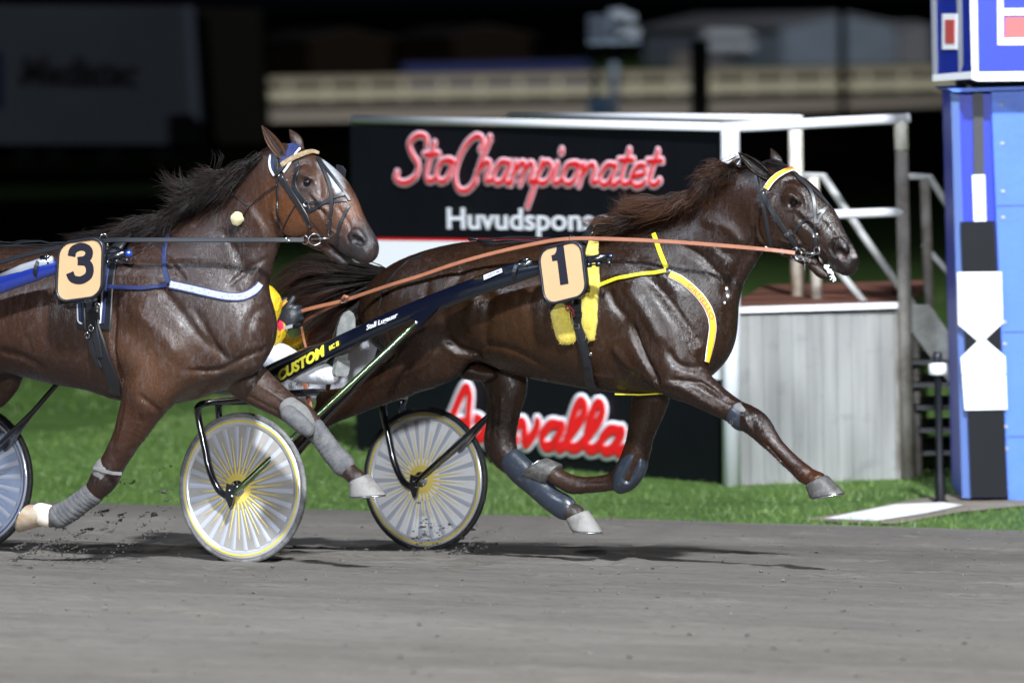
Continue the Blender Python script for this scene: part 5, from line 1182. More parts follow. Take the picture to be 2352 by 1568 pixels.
r3 = [F3.pl(a, b, l) for a, b, l in ((698, 551, .11), (620, 551, .17), (520, 551, .23), (400, 551, .27), (300, 551, .29), (246, 552, .29), (150, 566, .28), (40, 590, .27), (-120, 640, .26))]
RN3 = rein('rein', 'black leather rein running straight along the neck of the bay horse', r3, .022, MT['black_leather'])
mb = MB(); c = F3.pl(660, 550, .15); mb.ring(c, F3.u, .011, .002, 14, 6); mb.build('rein_keeper', MT['steel'], RN3)
mb = MB(); P_ = [(F3.pl(a, b, -.08), F3.v) for a, b in ((640, 592), (590, 594), (500, 590))]; strap_mesh(mb, P_, .014, .002); mb.build('off_side_rein', MT['black_leather'], RN3)
# ================================================================== the driver
mat('skin', (0.50, 0.28, 0.20), 0.5)
mat('yellow_silk', (0.80, 0.60, 0.01), 0.6, bump=(60, 0.6, 0.01))
mat('red_silk', (0.60, 0.02, 0.05), 0.6, bump=(60, 0.6, 0.01))
mat('white_cloth', (0.74, 0.75, 0.82), 0.7, bump=(30, 0.5, 0.02))
mat('glove_leather', (0.018, 0.021, 0.026), 0.45, bump=(90, 0.5, 0.006))
mat('boot_black', (0.014, 0.018, 0.020), 0.3, coat=.3)
mat('sole_rubber', (0.19, 0.20, 0.195), 0.7, noise=(30, (0.34, 0.34, 0.32), 0.45, 0.75), bump=(160, 0.6, 0.004))
mat('galv', (.30, .31, .33), .5)
mat('orange_grip', (0.75, 0.28, 0.02), 0.45)
seatp = F1.w(-.55, 0, gz(F1.w(-.55, 0, 0)))
DR = thing('person', 'sulky driver in yellow and red jacket, white breeches and black gloves, holding the reins', 'person', seatp, -A)
def D(px, py, lat): return F1.L(px, py, lat)
FL = Field((-1.5, -.6, .4), (.75, .6, 1.9), .0095)
hip = (-.52, 0, .90); chest = (-.63, 0, 1.12); sh = (-.65, 0, 1.23); neck = (-.63, 0, 1.31); head = (-.58, 0, 1.42)
# body under the clothes
FL.chain([(hip[0], 0, hip[2], .10, .14), (-.62, 0, 1.03, .095, .13), (chest[0], 0, chest[2], .10, .15), (sh[0], 0, sh[2], .07, .13), (neck[0], 0, neck[2], .052, .055), (head[0] + .01, 0, head[2], .095, .072), (head[0] + .03, 0, head[2] - .05, .07, .055)], .03)
nearL = [(hip[0], .11, hip[2] - .02), D(625, 822, .25), D(690, 848, .30), D(757, 858, .33)]
farL = [(hip[0], -.11, hip[2] - .02), D(690, 884, -.14), D(775, 872, -.22), D(826, 800, -.27), D(842, 752, -.28)]
nearA = [(sh[0], .19, sh[2] - .02), D(606, 684, .30), D(608, 740, .34), D(622, 768, .30), D(650, 745, .22)]
farA = [(sh[0], -.19, sh[2] - .02), D(650, 812, -.26), D(735, 785, -.20), D(790, 765, -.15)]
def limb(F, pts, rr, k=.02): F.chain([(p[0], p[1], p[2], r_, r_) for p, r_ in zip(pts, rr)], k)
limb(FL, nearL, (.085, .060, .045, .035)); limb(FL, farL, (.085, .060, .050, .045, .035)); limb(FL, nearA, (.05, .042, .038, .030, .024)); limb(FL, farA, (.05, .038, .030, .024))
FL.chain([(head[0] + .105, 0, head[2] - .01, .012, .010), (head[0] + .125, 0, head[2] - .025, .010, .012)], .01)
FL.chain([(head[0] - .005, .072, head[2] - .01, .018, .006)], .01); FL.chain([(head[0] - .005, -.072, head[2] - .01, .018, .006)], .01)
skin_obj('body', FL, F1, MT['skin'], DR)
for s_ in (1, -1):
    mb = MB(); mb.lathe(F1.w(head[0] + .085, .03 * s_, head[2] + .005), F1.v, [(.011 * math.sin(t), .011 * math.cos(t)) for t in np.linspace(.02, math.pi - .02, 8)], 10); mb.build('eye', MT['eye'], DR, True)
FJ = Field((-1.2, -.6, .7), (.75, .6, 1.6), .0095)
FJ.chain([(hip[0] + .01, 0, hip[2] + .02, .125, .17), (-.62, 0, 1.03, .12, .165), (chest[0], 0, chest[2], .125, .18), (sh[0], 0, sh[2] - .01, .085, .17), (neck[0], 0, neck[2] - .04, .06, .07)], .03)
limb(FJ, nearA, (.085, .066, .058, .052, .036)); limb(FJ, farA[:4], (.085, .080, .075, .060))
FJ.chain([D(604, 740, .34) + (.06, .06), D(612, 775, .30) + (.055, .05), D(632, 768, .26) + (.045, .04)], .02)
def jc(p):
    C = np.tile(np.array((.68, .46, .010, 1.)), (len(p), 1))
    a = np.array(D(622, 742, .30)); w = (np.linalg.norm(p - a, axis=1) < .062); C[w] = (.62, .02, .06, 1)
    a = np.array(D(755, 765, -.14)); w = (np.linalg.norm(p - a, axis=1) < .12); C[w] = (.55, .02, .05, 1)
    a = np.array(D(600, 868, .05)); w = (np.linalg.norm(p - a, axis=1) < .07); C[w] = (.62, .02, .06, 1)
    return C
mat('silk', (0.8, 0.5, 0.01), 0.6, attr=True, bump=(45, 0.8, 0.02))
skin_obj('jacket', FJ, F1, MT['silk'], DR, jc)
FB = Field((-.95, -.6, .4), (.75, .6, 1.3), .0095)
FB.chain([(hip[0] - .06, 0, hip[2] - .02, .11, .17), (hip[0] + .08, 0, hip[2] - .02, .10, .17)], .03)
limb(FB, nearL, (.10, .082, .062, .050), .03); limb(FB, farL, (.10, .075, .075, .068, .052), .03)
FB.chain([D(822, 850, -.26) + (.06, .05), D(836, 790, -.28) + (.065, .05)], .03)
limb(FB, [D(665, 886, -.16), D(720, 893, -.18), D(785, 880, -.22)], (.035, .045, .05), .03)
skin_obj('breeches', FB, F1, MT['white_cloth'], DR)
# boots: sole towards the front
def boot(heelp, toep, lat, dirs):
    h, t = F1.L(*heelp, lat), F1.L(*toep, lat); h, t = np.array(h), np.array(t); F = Field(np.minimum(h, t) - .25, np.maximum(h, t) + .15, .0065)
    bk = np.array(dirs); ax = (t - h) / np.linalg.norm(t - h)
    q = lambda f, b: tuple(h + ax * (np.linalg.norm(t - h) * f) + bk * b)
    F.chain([q(.08, .045) + (.034, .036), q(.30, .05) + (.036, .036), q(.55, .045) + (.032, .040), q(.78, .035) + (.024, .040), q(.93, .025) + (.016, .032)], .02)
    F.chain([q(.10, .04) + (.036, .036), q(.14, .09) + (.042, .042), q(.10, .17) + (.05, .048)], .03)
    skin_obj('boot', F, F1, MT['boot_black'], DR)
    nrm = Vector((0, 0, 0)); d = -(F1.u * bk[0] + F1.v * bk[1] + Vector((0, 0, bk[2]))); d.normalize(); axw = (F1.u * ax[0] + F1.v * ax[1] + Vector((0, 0, ax[2]))).normalized(); side = axw.cross(d).normalized(); L_ = np.linalg.norm(t - h)
    h_ = F1.w(*h)
    out = [(0, .0), (.0, .030), (.03, .036), (.12, .038), (.25, .033), (.38, .033), (.55, .044), (.72, .047), (.88, .038), (.96, .024), (1.0, .0)]
    poly = [h_ + axw * (L_ * a) + side * b for a, b in out[1:]] + [h_ + axw * (L_ * a) - side * b for a, b in reversed(out[1:-1])]
    mb = MB(); mb.prism(poly, d * .009); s_ = mb.build('sole', MT['sole_rubber'], DR)
    poly = [h_ + axw * (L_ * a) + side * b + d * .0095 for a, b in out[1:5]] + [h_ + axw * (L_ * a) - side * b + d * .0095 for a, b in reversed(out[1:5])]
    mb = MB(); mb.prism(poly, d * .022); mb.build('heel', MT['sole_rubber'], s_)
boot((776, 864), (801, 713), .33, (-.86, -.42, -.05))
boot((838, 760), (856, 640), -.26, (-.86, -.42, -.05))
# gloved hands
def glove(O, mir):
    F = Field(np.array(O) - .19, np.array(O) + .19, .0045)
    o = np.array(O); q = lambda x, y, z, r_, w=None: (o[0] + x * 1.35, o[1] + y * 1.35 * mir, o[2] + z * 1.3, r_ * 1.28, (w or r_) * 1.28)
    F.chain([q(-.055, .02, -.050, .029, .026), q(-.030, .018, -.028, .036, .026), q(.004, .014, -.004, .040, .026), q(.016, .010, .004, .034, .024)], .02)   # wrist and palm
    for i, (fx, fz, ln) in enumerate(((.018, .030, .8), (.028, .011, .8), (.026, -.009, .8), (.016, -.028, .7))):      # four curled fingers
        F.chain([q(fx - .018, .016, fz, .0115), q(fx + .016 * ln, .004, fz + .004, .0108), q(fx + .020 * ln, -.020, fz + .002, .0100), q(fx - .002, -.034, fz - .004, .0092), q(fx - .016, -.026, fz - .006, .0085)], .004)
    F.chain([q(-.012, .010, .022, .015), q(.004, .014, .040, .0125), q(.018, .008, .058, .011), q(.022, .004, .070, .0095)], .006)     # thumb
    F.chain([q(-.030, .0, .022, .014), q(-.034, -.008, .048, .0125), q(-.022, -.016, .062, .0105)], .006)
    return skin_obj('glove', F, F1, MT['glove_leather'], DR)
hN = D(664, 728, .20); glove(hN, 1); glove(D(800, 752, -.15), -1)
mb = MB(); c = F1.pl(653, 700, .20); mb.tube([F1.pl(648, 712, .21), F1.pl(652, 700, .21), F1.pl(658, 690, .20)], [.008, .011, .009], 10); mb.build('finger_grip', MT['orange_grip'], DR, True)
mb = MB(); a, b = F1.pl(652, 758, .262), F1.pl(672, 752, .262); mb.box(a, b - a, Vector((0, 0, .016)), F1.v * .003); mb.build('glove_badge', MT['galv'], DR)
# helmet
mb = MB(); hc = F1.w(head[0] - .005, 0, head[2] + .035); V = []
prof = [(.125 * math.sin(t) + .002, .125 * math.cos(t)) for t in np.linspace(.02, 1.75, 12)]; mb.lathe(hc, Vector((0, 0, 1)), prof, 28); mb.lathe(hc, Vector((0, 0, 1)), [(a * .93, b * .93) for a, b in prof], 28)
mb.build('helmet', MT['yellow_silk'], DR, True)
# brown foot straps under the sulky
for a, b, c in (((698, 873), (712, 935), -.1), ((757, 868), (752, 896), -.05)):
    mb = MB(); strap_mesh(mb, [(F1.pl(*a, c + .1), F1.v), (F1.pl((a[0] + b[0]) / 2, (a[1] + b[1]) / 2, c + .1), F1.v), (F1.pl(*b, c + .1), F1.v)], .025, .003); mb.build('foot_strap', mat('brown_leather', (.30, .11, .06), .5), SK1)
# ================================================================== the ground
CMI = CM.inverted()
def pj(p):
    q_ = CMI @ Vector(p); return (CX + FPX * q_.x / -q_.z, CY - FPX * q_.y / -q_.z)
def W2(x, n, dz=0.0): p = PN + UV * x + NV * n; return Vector((p.x, p.y, zn(n) + dz))
def ground_mat(name, c1, c2, c3, sx, scale, rough, bump):
    m = bpy.data.materials.new(name); m.use_nodes = True; nt = m.node_tree; b = nt.nodes['Principled BSDF']; N = nt.nodes.new; K = nt.links.new
    tc = N('ShaderNodeNewGeometry'); mp = N('ShaderNodeMapping'); K(tc.outputs['Position'], mp.inputs[0]); mp.vector_type = 'TEXTURE'; mp.inputs['Rotation'].default_value = (0, 0, -A); mp.inputs['Scale'].default_value = (sx, 1, 1)
    n1 = N('ShaderNodeTexNoise'); n1.inputs['Scale'].default_value = scale; n1.inputs['Detail'].default_value = 10; n1.inputs['Roughness'].default_value = 0.7; K(mp.outputs[0], n1.inputs['Vector'])
    n2 = N('ShaderNodeTexNoise'); n2.inputs['Scale'].default_value = scale * 9; n2.inputs['Detail'].default_value = 6; K(mp.outputs[0], n2.inputs['Vector'])
    n3 = N('ShaderNodeTexNoise'); n3.inputs['Scale'].default_value = scale * .22; n3.inputs['Detail'].default_value = 3; K(mp.outputs[0], n3.inputs['Vector'])
    r1 = N('ShaderNodeMapRange'); r1.inputs[1].default_value = .35; r1.inputs[2].default_value = .68; K(n1.outputs[0], r1.inputs[0])
    m1 = N('ShaderNodeMix'); m1.data_type = 'RGBA'; m1.inputs[6].default_value = (*c1, 1); m1.inputs[7].default_value = (*c2, 1); K(r1.outputs[0], m1.inputs[0])
    r2 = N('ShaderNodeMapRange'); r2.inputs[1].default_value = .58; r2.inputs[2].default_value = .74; r2.inputs[4].default_value = .75; K(n2.outputs[0], r2.inputs[0])
    m2 = N('ShaderNodeMix'); m2.data_type = 'RGBA'; K(m1.outputs[2], m2.inputs[6]); m2.inputs[7].default_value = (*c3, 1); K(r2.outputs[0], m2.inputs[0])
    r3 = N('ShaderNodeMapRange'); r3.inputs[1].default_value = .3; r3.inputs[2].default_value = .7; r3.inputs[3].default_value = .82; r3.inputs[4].default_value = 1.15; K(n3.outputs[0], r3.inputs[0])
    vm = N('ShaderNodeVectorMath'); vm.operation = 'SCALE'; K(m2.outputs[2], vm.inputs[0]); K(r3.outputs[0], vm.inputs['Scale']); K(vm.outputs[0], b.inputs['Base Color'])
    b.inputs['Roughness'].default_value = rough; b.inputs['Specular IOR Level'].default_value = .25
    ad = N('ShaderNodeMath'); ad.operation = 'MULTIPLY_ADD'; K(n2.outputs[0], ad.inputs[0]); ad.inputs[1].default_value = .35; K(n1.outputs[0], ad.inputs[2])
    bp = N('ShaderNodeBump'); bp.inputs['Strength'].default_value = bump; bp.inputs['Distance'].default_value = .04; K(ad.outputs[0], bp.inputs['Height']); K(bp.outputs[0], b.inputs['Normal'])
    MT[name] = m; return m
ground_mat('track_sand', (0.128, 0.115, 0.101), (0.168, 0.153, 0.137), (0.078, 0.069, 0.060), 3.0, 2.4, .92, .7)
ground_mat('turf', (0.050, 0.110, 0.020), (0.085, 0.155, 0.032), (0.034, 0.070, 0.016), 1.8, 2.6, .8, .6)
ground_mat('path_sand', (0.20, 0.165, 0.13), (0.27, 0.23, 0.19), (0.11, 0.09, 0.07), 1.2, 5, .92, .5)
mat('blade', (0.05, 0.14, 0.02), .55, attr=True)
# base sheet reaching the horizon
xs = [-1500, -400, -200, -100, -60, -30, -20, -10, -5, 0, 5, 10, 20, 40, 100, 1500]; ns = [-60, -14, -7, 0, 3, 5.05, 5.22, NE, 7, 9, 12, 20, 40, 80, 160, 400, 2500]
V = [W2(x, n, -.07 if -41 < n < 5.1 else 0) for n in ns for x in xs]; k = len(xs); Fc = [(i * k + j, i * k + j + 1, (i + 1) * k + j + 1, (i + 1) * k + j) for i in range(len(ns) - 1) for j in range(k - 1)]
props(mesh('ground', V, Fc, MT['turf']), kind='structure')
# the track, with an uneven edge towards the turf; hoof prints and harrow lines are real relief
rg = np.random.default_rng(21); X = np.arange(-60, 40, .05); ed = 5.50 + .10 * np.interp(X, np.arange(-60, 41, 1.7), rg.normal(0, 1, 60)[:60]) + .035 * np.interp(X, np.arange(-60, 40.2, .22), rg.normal(0, 1, 456)[:456])
x0_, x1_, st_ = -9.0, 7.0, .035
gx = np.arange(x0_, x1_ + 1e-6, st_); gn = np.concatenate([[-40, -14], np.arange(-8.5, 4.9, .04), [5.0, 5.2]]); Hh = np.zeros((len(gx), len(gn)))
for k_, (am_, wl) in enumerate(((.0035, .9), (.003, .37), (.0022, .16))):
    ph_ = np.cumsum(rg.normal(0, .02, len(gx)))[:, None]; Hh += am_ * np.sin(gn[None, :] * 6.283 / wl + ph_ + k_ + .6 * np.sin(gn[None, :] * 1.7))
for k_ in range(520):
    cx_, cn_ = rg.uniform(x0_, x1_), rg.uniform(-8.3, 4.7) if k_ > 160 else rg.normal(.6, .9); r_ = rg.uniform(.045, .085); dp = rg.uniform(.008, .026)
    ix = np.where(abs(gx - cx_) < .35)[0]; jn = np.where(abs(gn - cn_) < .3)[0]
    if not len(ix) or not len(jn): continue
    d2 = ((gx[ix][:, None] - cx_) / 1.5) ** 2 + (gn[jn][None, :] - cn_) ** 2; d_ = np.sqrt(d2)
    Hh[np.ix_(ix, jn)] += -dp * np.exp(-(d_ / r_) ** 4) + dp * .45 * np.exp(-((d_ - r_ * 1.45) / (r_ * .35)) ** 2) * (1 + .8 * np.sign(gx[ix][:, None] - cx_) * .5)
for cn_, dp in ((.0, .012), (1.6, .012), (-2.1, .008), (-3.4, .006), (-5.2, .007)):
    Hh += -dp * np.exp(-((gn[None, :] - cn_ - .02 * np.sin(gx[:, None] * .8)) / .022) ** 2)
Hh += rg.normal(0, .0016, Hh.shape); mask = ((gn > -8.4) & (gn < 4.85))[None, :]; Hh = Hh * mask * .65
V = []; Fc = []
for i, x in enumerate(gx):
    for j_, n in enumerate(gn): V.append(W2(x, n, .010 + Hh[i, j_]))
    V.append(W2(x, np.interp(x, X, ed), .004))
m_ = len(gn) + 1; Fc = [(i * m_ + j, (i + 1) * m_ + j, (i + 1) * m_ + j + 1, i * m_ + j + 1) for i in range(len(gx) - 1) for j in range(m_ - 1)]
for xa, xb in ((-60, x0_), (x1_, 40)):
    sel = [x for x in X if xa - 1e-6 <= x <= xb + 1e-6][::4]
    if abs(sel[-1] - xb) > 1e-6: sel.append(xb)
    if abs(sel[0] - xa) > 1e-6: sel.insert(0, xa)
    b_ = len(V)
    for x in sel: V += [W2(x, -40, .010), W2(x, 5.2, .010), W2(x, np.interp(x, X, ed), .004)]
    for i in range(len(sel) - 1):
        a_ = b_ + i * 3; Fc += [(a_, a_ + 3, a_ + 4, a_ + 1), (a_ + 1, a_ + 4, a_ + 5, a_ + 2)]
props(mesh('track', V, Fc, MT['track_sand'], smooth=True), kind='structure')
def sheet(name, px, mt_, dz):
    P_ = [G(a, b, 0) + Vector((0, 0, dz)) for a, b in px]; c = sum(P_, Vector()) / len(P_)
    return props(mesh(name, P_ + [c], [(i, (i + 1) % len(P_), len(P_)) for i in range(len(P_))], mt_), kind='structure')
sheet('path', [(1840, 1196), (1950, 1203), (2060, 1206), (2200, 1180), (2420, 1158), (2420, 1140), (2180, 1138), (2080, 1153), (1960, 1178)], MT['path_sand'], .009)
mat('white_slab', (.80, .80, .78), .7, noise=(5, (.52, .50, .47), .45, .75), bump=(14, .4, .01))
sheet('finish_line', [(1893, 1196), (2016, 1201), (2130, 1183), (2212, 1165), (2166, 1158), (2056, 1163), (1970, 1180)], MT['white_slab'], .014)
mat('far_sand', (.24, .225, .21), .9, noise=(.4, (.20, .185, .17), .3, .7))
sheet('far_track', [(-1500, 305), (200, 292), (700, 284), (1400, 272), (2130, 262), (3600, 238), (3600, 196), (2130, 212), (1400, 225), (605, 240), (200, 246), (-1500, 270)], MT['far_sand'], .02)
# clods and crumbs lying on the track
def crumbs(name, pts, sizes, mt_, kind='stuff', seed=0, label=None):
    rg = np.random.default_rng(seed); base = np.array([(1, 0, 0), (-1, 0, 0), (0, 1, 0), (0, -1, 0), (0, 0, 1), (0, 0, -1)], float); fc = [(0, 2, 4), (2, 1, 4), (1, 3, 4), (3, 0, 4), (2, 0, 5), (1, 2, 5), (3, 1, 5), (0, 3, 5)]
    V = []; F = []
    for i, (p, s_) in enumerate(zip(pts, sizes)):
        q_ = np.linalg.qr(rg.normal(0, 1, (3, 3)))[0]; v = (base * rg.uniform(.5, 1.3, (6, 1))) @ q_ * s_ * np.array([1.2, 1.2, .8]) + np.array(p); V += v.tolist(); F += [tuple(6 * i + a for a in f) for f in fc]
    o = mesh(name, V, F, mt_); return props(o, label, kind=kind)
rg = np.random.default_rng(5); pts = []; sz = []
for i in range(3600):
    n = rg.uniform(-7.5, 5.4); x = rg.uniform(-9, 7); pts.append(tuple(W2(x, n, .014))); sz.append(min(rg.exponential(.0035) + .002, .012))
mat('clod', (.112, .102, .090), .95, bump=(60, .6, .01))
crumbs('loose_sand', pts, sz, MT['clod'], seed=1)
mat('wet_clod', (.055, .05, .046), .9)
pts = []; sz = []
for cx_, cy_, sx_, sy_, n_, D_ in ((215, 1215, 60, 50, 520, 29.9), (130, 1262, 70, 20, 420, 29.6), (330, 1170, 50, 45, 170, 30.0), (270, 1120, 40, 50, 70, 30.0), (380, 1110, 30, 60, 60, 30), (980, 1225, 16, 34, 240, 30.9), (1060, 1262, 50, 16, 260, 31.0), (1110, 1225, 25, 25, 60, 31)):
    for c_ in range(max(2, n_ // 18)):
        kx, ky, kd = rg.normal(cx_, sx_), rg.normal(cy_, sy_), D_ + rg.normal(0, .25); sp_ = rg.uniform(2, 11); an = rg.normal(.5, .35)
        for i in range(int(rg.exponential(26)) + 3):
            l_ = rg.normal(0, sp_); pts.append(tuple(P(kx - l_ * 1.6, min(ky + l_ * an + rg.normal(0, sp_ * .35), 1287), kd + rg.normal(0, .05)))); sz.append(min(rg.exponential(.0022) + .0010, .014) * (1.5 if i == 0 else 1))
crumbs('flying_dirt', pts, sz, MT['wet_clod'], seed=2, label='clods of dark sand thrown up behind the hooves and wheels')
# hoof prints and wheel ruts pressed in the sand: low dark rims
# grass blades
def blades(name, n, x0, x1, n0, n1, h, seed, clump=1.0):
    rg = np.random.default_rng(seed); V = np.empty((n, 3, 3)); C = np.empty((n, 3, 4)); k = 0
    poly = [(1840, 1196), (1950, 1203), (2060, 1206), (2200, 1180), (2420, 1158), (2420, 1140), (2180, 1138), (2080, 1153), (1960, 1178)]
    def inside(p):
        c = False; j = len(poly) - 1
        for i in range(len(poly)):
            (xi, yi), (xj, yj) = poly[i], poly[j]
            if (yi > p[1]) != (yj > p[1]) and p[0] < (xj - xi) * (p[1] - yi) / (yj - yi) + xi: c = not c
            j = i
        return c
    while k < n:
        nn = n0 + (n1 - n0) * rg.random() ** 1.3; x = rg.uniform(x0, x1)
        e_ = np.interp(x, X, ed)
        if nn < e_ - .04 + .05 * rg.random(): continue
        p = W2(x, nn)
        if inside(pj(p)): continue
        hh = h * rg.uniform(.4, 1.25) * (1 + .35 * math.sin(x * 3.1 + 2 * math.sin(nn * 2.3)) * clump); a = rg.random() * 6.28; w = rg.uniform(.003, .006); l = rg.normal(0, .45, 2) * hh
        V[k, 0] = (p.x - w * math.cos(a), p.y - w * math.sin(a), p.z - .01); V[k, 1] = (p.x + w * math.cos(a), p.y + w * math.sin(a), p.z - .01); V[k, 2] = (p.x + l[0], p.y + l[1], p.z + hh)
        g_ = rg.uniform(.8, 1.18); t_ = rg.random(); c = np.array((.066 + .035 * t_, .122 + .035 * t_, .030)) * g_
        C[k, :, :3] = c; C[k, 2, :3] *= 1.3; C[k, :, 3] = 1; k += 1
    o = mesh(name, V.reshape(-1, 3), [(3 * i, 3 * i + 1, 3 * i + 2) for i in range(n)], MT['blade'], col=C.reshape(-1, 4)); return props(o, kind='stuff')
blades('grass', 60000, -8.5, 3.2, 5.4, 13.5, .034, 31)
blades('grass', 16000, -22, -2, 12, 30, .07, 32)

# ================================================================== the prize podium with its signs
mat('sign_black', (.003, .0035, .006), .5, 0, .2, noise=(2, (.005, .006, .009), .3, .7))
mat('white_paint', (.74, .75, .80), .45, noise=(3, (.60, .56, .50), .55, .80), bump=(30, .2, .004))
mat('worn_white', (.68, .64, .56), .55, noise=(4, (.36, .27, .18), .5, .72), bump=(30, .3, .004))
mat('worn_grey', (.24, .22, .20), .6, noise=(4, (.08, .06, .045), .45, .7))
mat('galvanised', (.42, .43, .42), .55, 0, noise=(5, (.2, .19, .18), .4, .7))
mat('sign_white', (.88, .89, .92), .45)
mat('sign_red', (.72, .012, .015), .4)
mat('sign_pink', (.80, .48, .54), .5)
mat('letter_white', (.76, .77, .82), .5)
mat('deck', (.16, .055, .032), .75, noise=(3, (.10, .04, .028), .4, .7))
def concrete():
    m = bpy.data.materials.new('board_wall'); m.use_nodes = True; nt = m.node_tree; b = nt.nodes['Principled BSDF']; N = nt.nodes.new; K = nt.links.new
    tc = N('ShaderNodeTexCoord'); mp = N('ShaderNodeMapping'); K(tc.outputs['Object'], mp.inputs[0]); mp.inputs['Scale'].default_value = (9, 9, .8)
    n1 = N('ShaderNodeTexNoise'); n1.inputs['Scale'].default_value = 1.3; n1.inputs['Detail'].default_value = 8; K(mp.outputs[0], n1.inputs['Vector'])
    n2 = N('ShaderNodeTexNoise'); n2.inputs['Scale'].default_value = 7; n2.inputs['Detail'].default_value = 4; K(tc.outputs['Object'], n2.inputs['Vector'])
    r1 = N('ShaderNodeMapRange'); r1.inputs[1].default_value = .35; r1.inputs[2].default_value = .7; K(n1.outputs[0], r1.inputs[0])
    m1 = N('ShaderNodeMix'); m1.data_type = 'RGBA'; m1.inputs[6].default_value = (.21, .212, .205, 1); m1.inputs[7].default_value = (.33, .33, .32, 1); K(r1.outputs[0], m1.inputs[0])
    r2 = N('ShaderNodeMapRange'); r2.inputs[1].default_value = .60; r2.inputs[2].default_value = .74; r2.inputs[4].default_value = .6; K(n2.outputs[0], r2.inputs[0])
    m2 = N('ShaderNodeMix'); m2.data_type = 'RGBA'; K(m1.outputs[2], m2.inputs[6]); m2.inputs[7].default_value = (.17, .17, .17, 1); K(r2.outputs[0], m2.inputs[0]); K(m2.outputs[2], b.inputs['Base Color']); b.inputs['Roughness'].default_value = .85
    MT['board_wall'] = m; return m
concrete()
BR, BL = G(1664, 1112), G(818, 1035)
sd = (BR - BL); SL = sd.length; su = sd.normalized(); sn = Vector((su.y, -su.x, 0))
if sn.y > 0: sn = -sn
topz = P(1650, 297, BR.y).z
SG = thing('sign', 'black box sign with large red script lettering and a white middle panel', 'sign', tuple((BL + BR) / 2), 0)
def sp(px, py, o=0.0):
    """photo pixel onto the sign face"""
    d = ray(px, py); t = (BR + sn * o - CO).dot(sn) / d.dot(sn); return CO + d * t
H_ = topz - BR.z
mb = MB(); mb.box(BL - sn * .06, su * SL, sn * .06, Vector((0, 0, H_))); mb.build('box_panel', MT['sign_black'], SG)
wl = sp(800, 548).z, sp(1650, 553).z
def panel(name, q_, o, mt_, par=SG, th=.006):
    P_ = [sp(a, b, o) for a, b in q_]; mb = MB(); mb.prism(P_, sn * -th); return mb.build(name, mt_, par)
panel('white_panel', [(813, 551), (1653, 560), (1657, 872), (818, 828)], .012, MT['sign_white'])
panel('red_line', [(809, 546), (1653, 554), (1653, 560), (813, 551)], .014, MT['sign_red'])
GL = {
 'S': [[(.62, .80), (.58, .97), (.36, 1.0), (.20, .82), (.30, .58), (.46, .38), (.42, .12), (.18, -.02), (-.04, .06), (-.02, .20)]],
 't': [[(.24, .85), (.12, .30), (.14, .06), (.26, .04), (.36, .14)], [(.02, .60), (.36, .62)]],
 'o': [[(.30, .50), (.12, .44), (.04, .20), (.14, .02), (.30, .08), (.38, .32), (.30, .50), (.46, .44)]],
 'C': [[(.62, .74), (.66, .94), (.50, 1.04), (.28, .86), (.12, .50), (.08, .14), (.20, -.14), (.40, -.16), (.60, .06)]],
 'h': [[(.32, 1.02), (.16, .50), (.04, .0)], [(.10, .24), (.26, .46), (.38, .44), (.34, .22), (.34, .04), (.46, .08)]],
 'a': [[(.40, .46), (.20, .48), (.06, .24), (.12, .02), (.28, .08), (.42, .48)], [(.42, .46), (.34, .14), (.40, .0), (.52, .10)]],
 'm': [[(.10, .48), (.02, .0)], [(.06, .22), (.20, .46), (.30, .42), (.24, .0)], [(.27, .22), (.42, .46), (.52, .40), (.46, .06), (.58, .08)]],
 'n': [[(.10, .48), (.02, .0)], [(.06, .22), (.22, .46), (.36, .42), (.32, .08), (.46, .08)]],
 'p': [[(.16, .52), (.04, .0), (-.08, -.50)], [(.08, .26), (.24, .50), (.40, .40), (.34, .10), (.18, .02), (.06, .12)]],
 'i': [[(.12, .48), (.06, .12), (.14, .02), (.26, .12)], [(.18, .74), (.20, .80)]],
 'e': [[(.06, .22), (.34, .30), (.32, .48), (.16, .46), (.04, .20), (.14, .0), (.30, .02), (.40, .12)]],
 'A': [[(.0, -.02), (.14, .40), (.32, 1.0), (.44, .98), (.46, .50), (.52, .02)], [(.12, .34), (.48, .38)]],
 'x': [[(.06, .46), (.16, .40), (.26, .06), (.42, .04)], [(.42, .48), (.06, .0)]],
 'v': [[(.04, .46), (.14, .44), (.18, .04), (.34, .30), (.38, .50)]],
 'l': [[(.06, .20), (.30, .70), (.32, .98), (.20, .98), (.10, .50), (.12, .06), (.26, .04), (.36, .16)]],
}
AD = {'S': .56, 't': .30, 'o': .42, 'C': .50, 'h': .44, 'a': .46, 'm': .56, 'n': .44, 'p': .40, 'i': .24, 'e': .38, 'A': .56, 'x': .42, 'v': .42, 'l': .32}
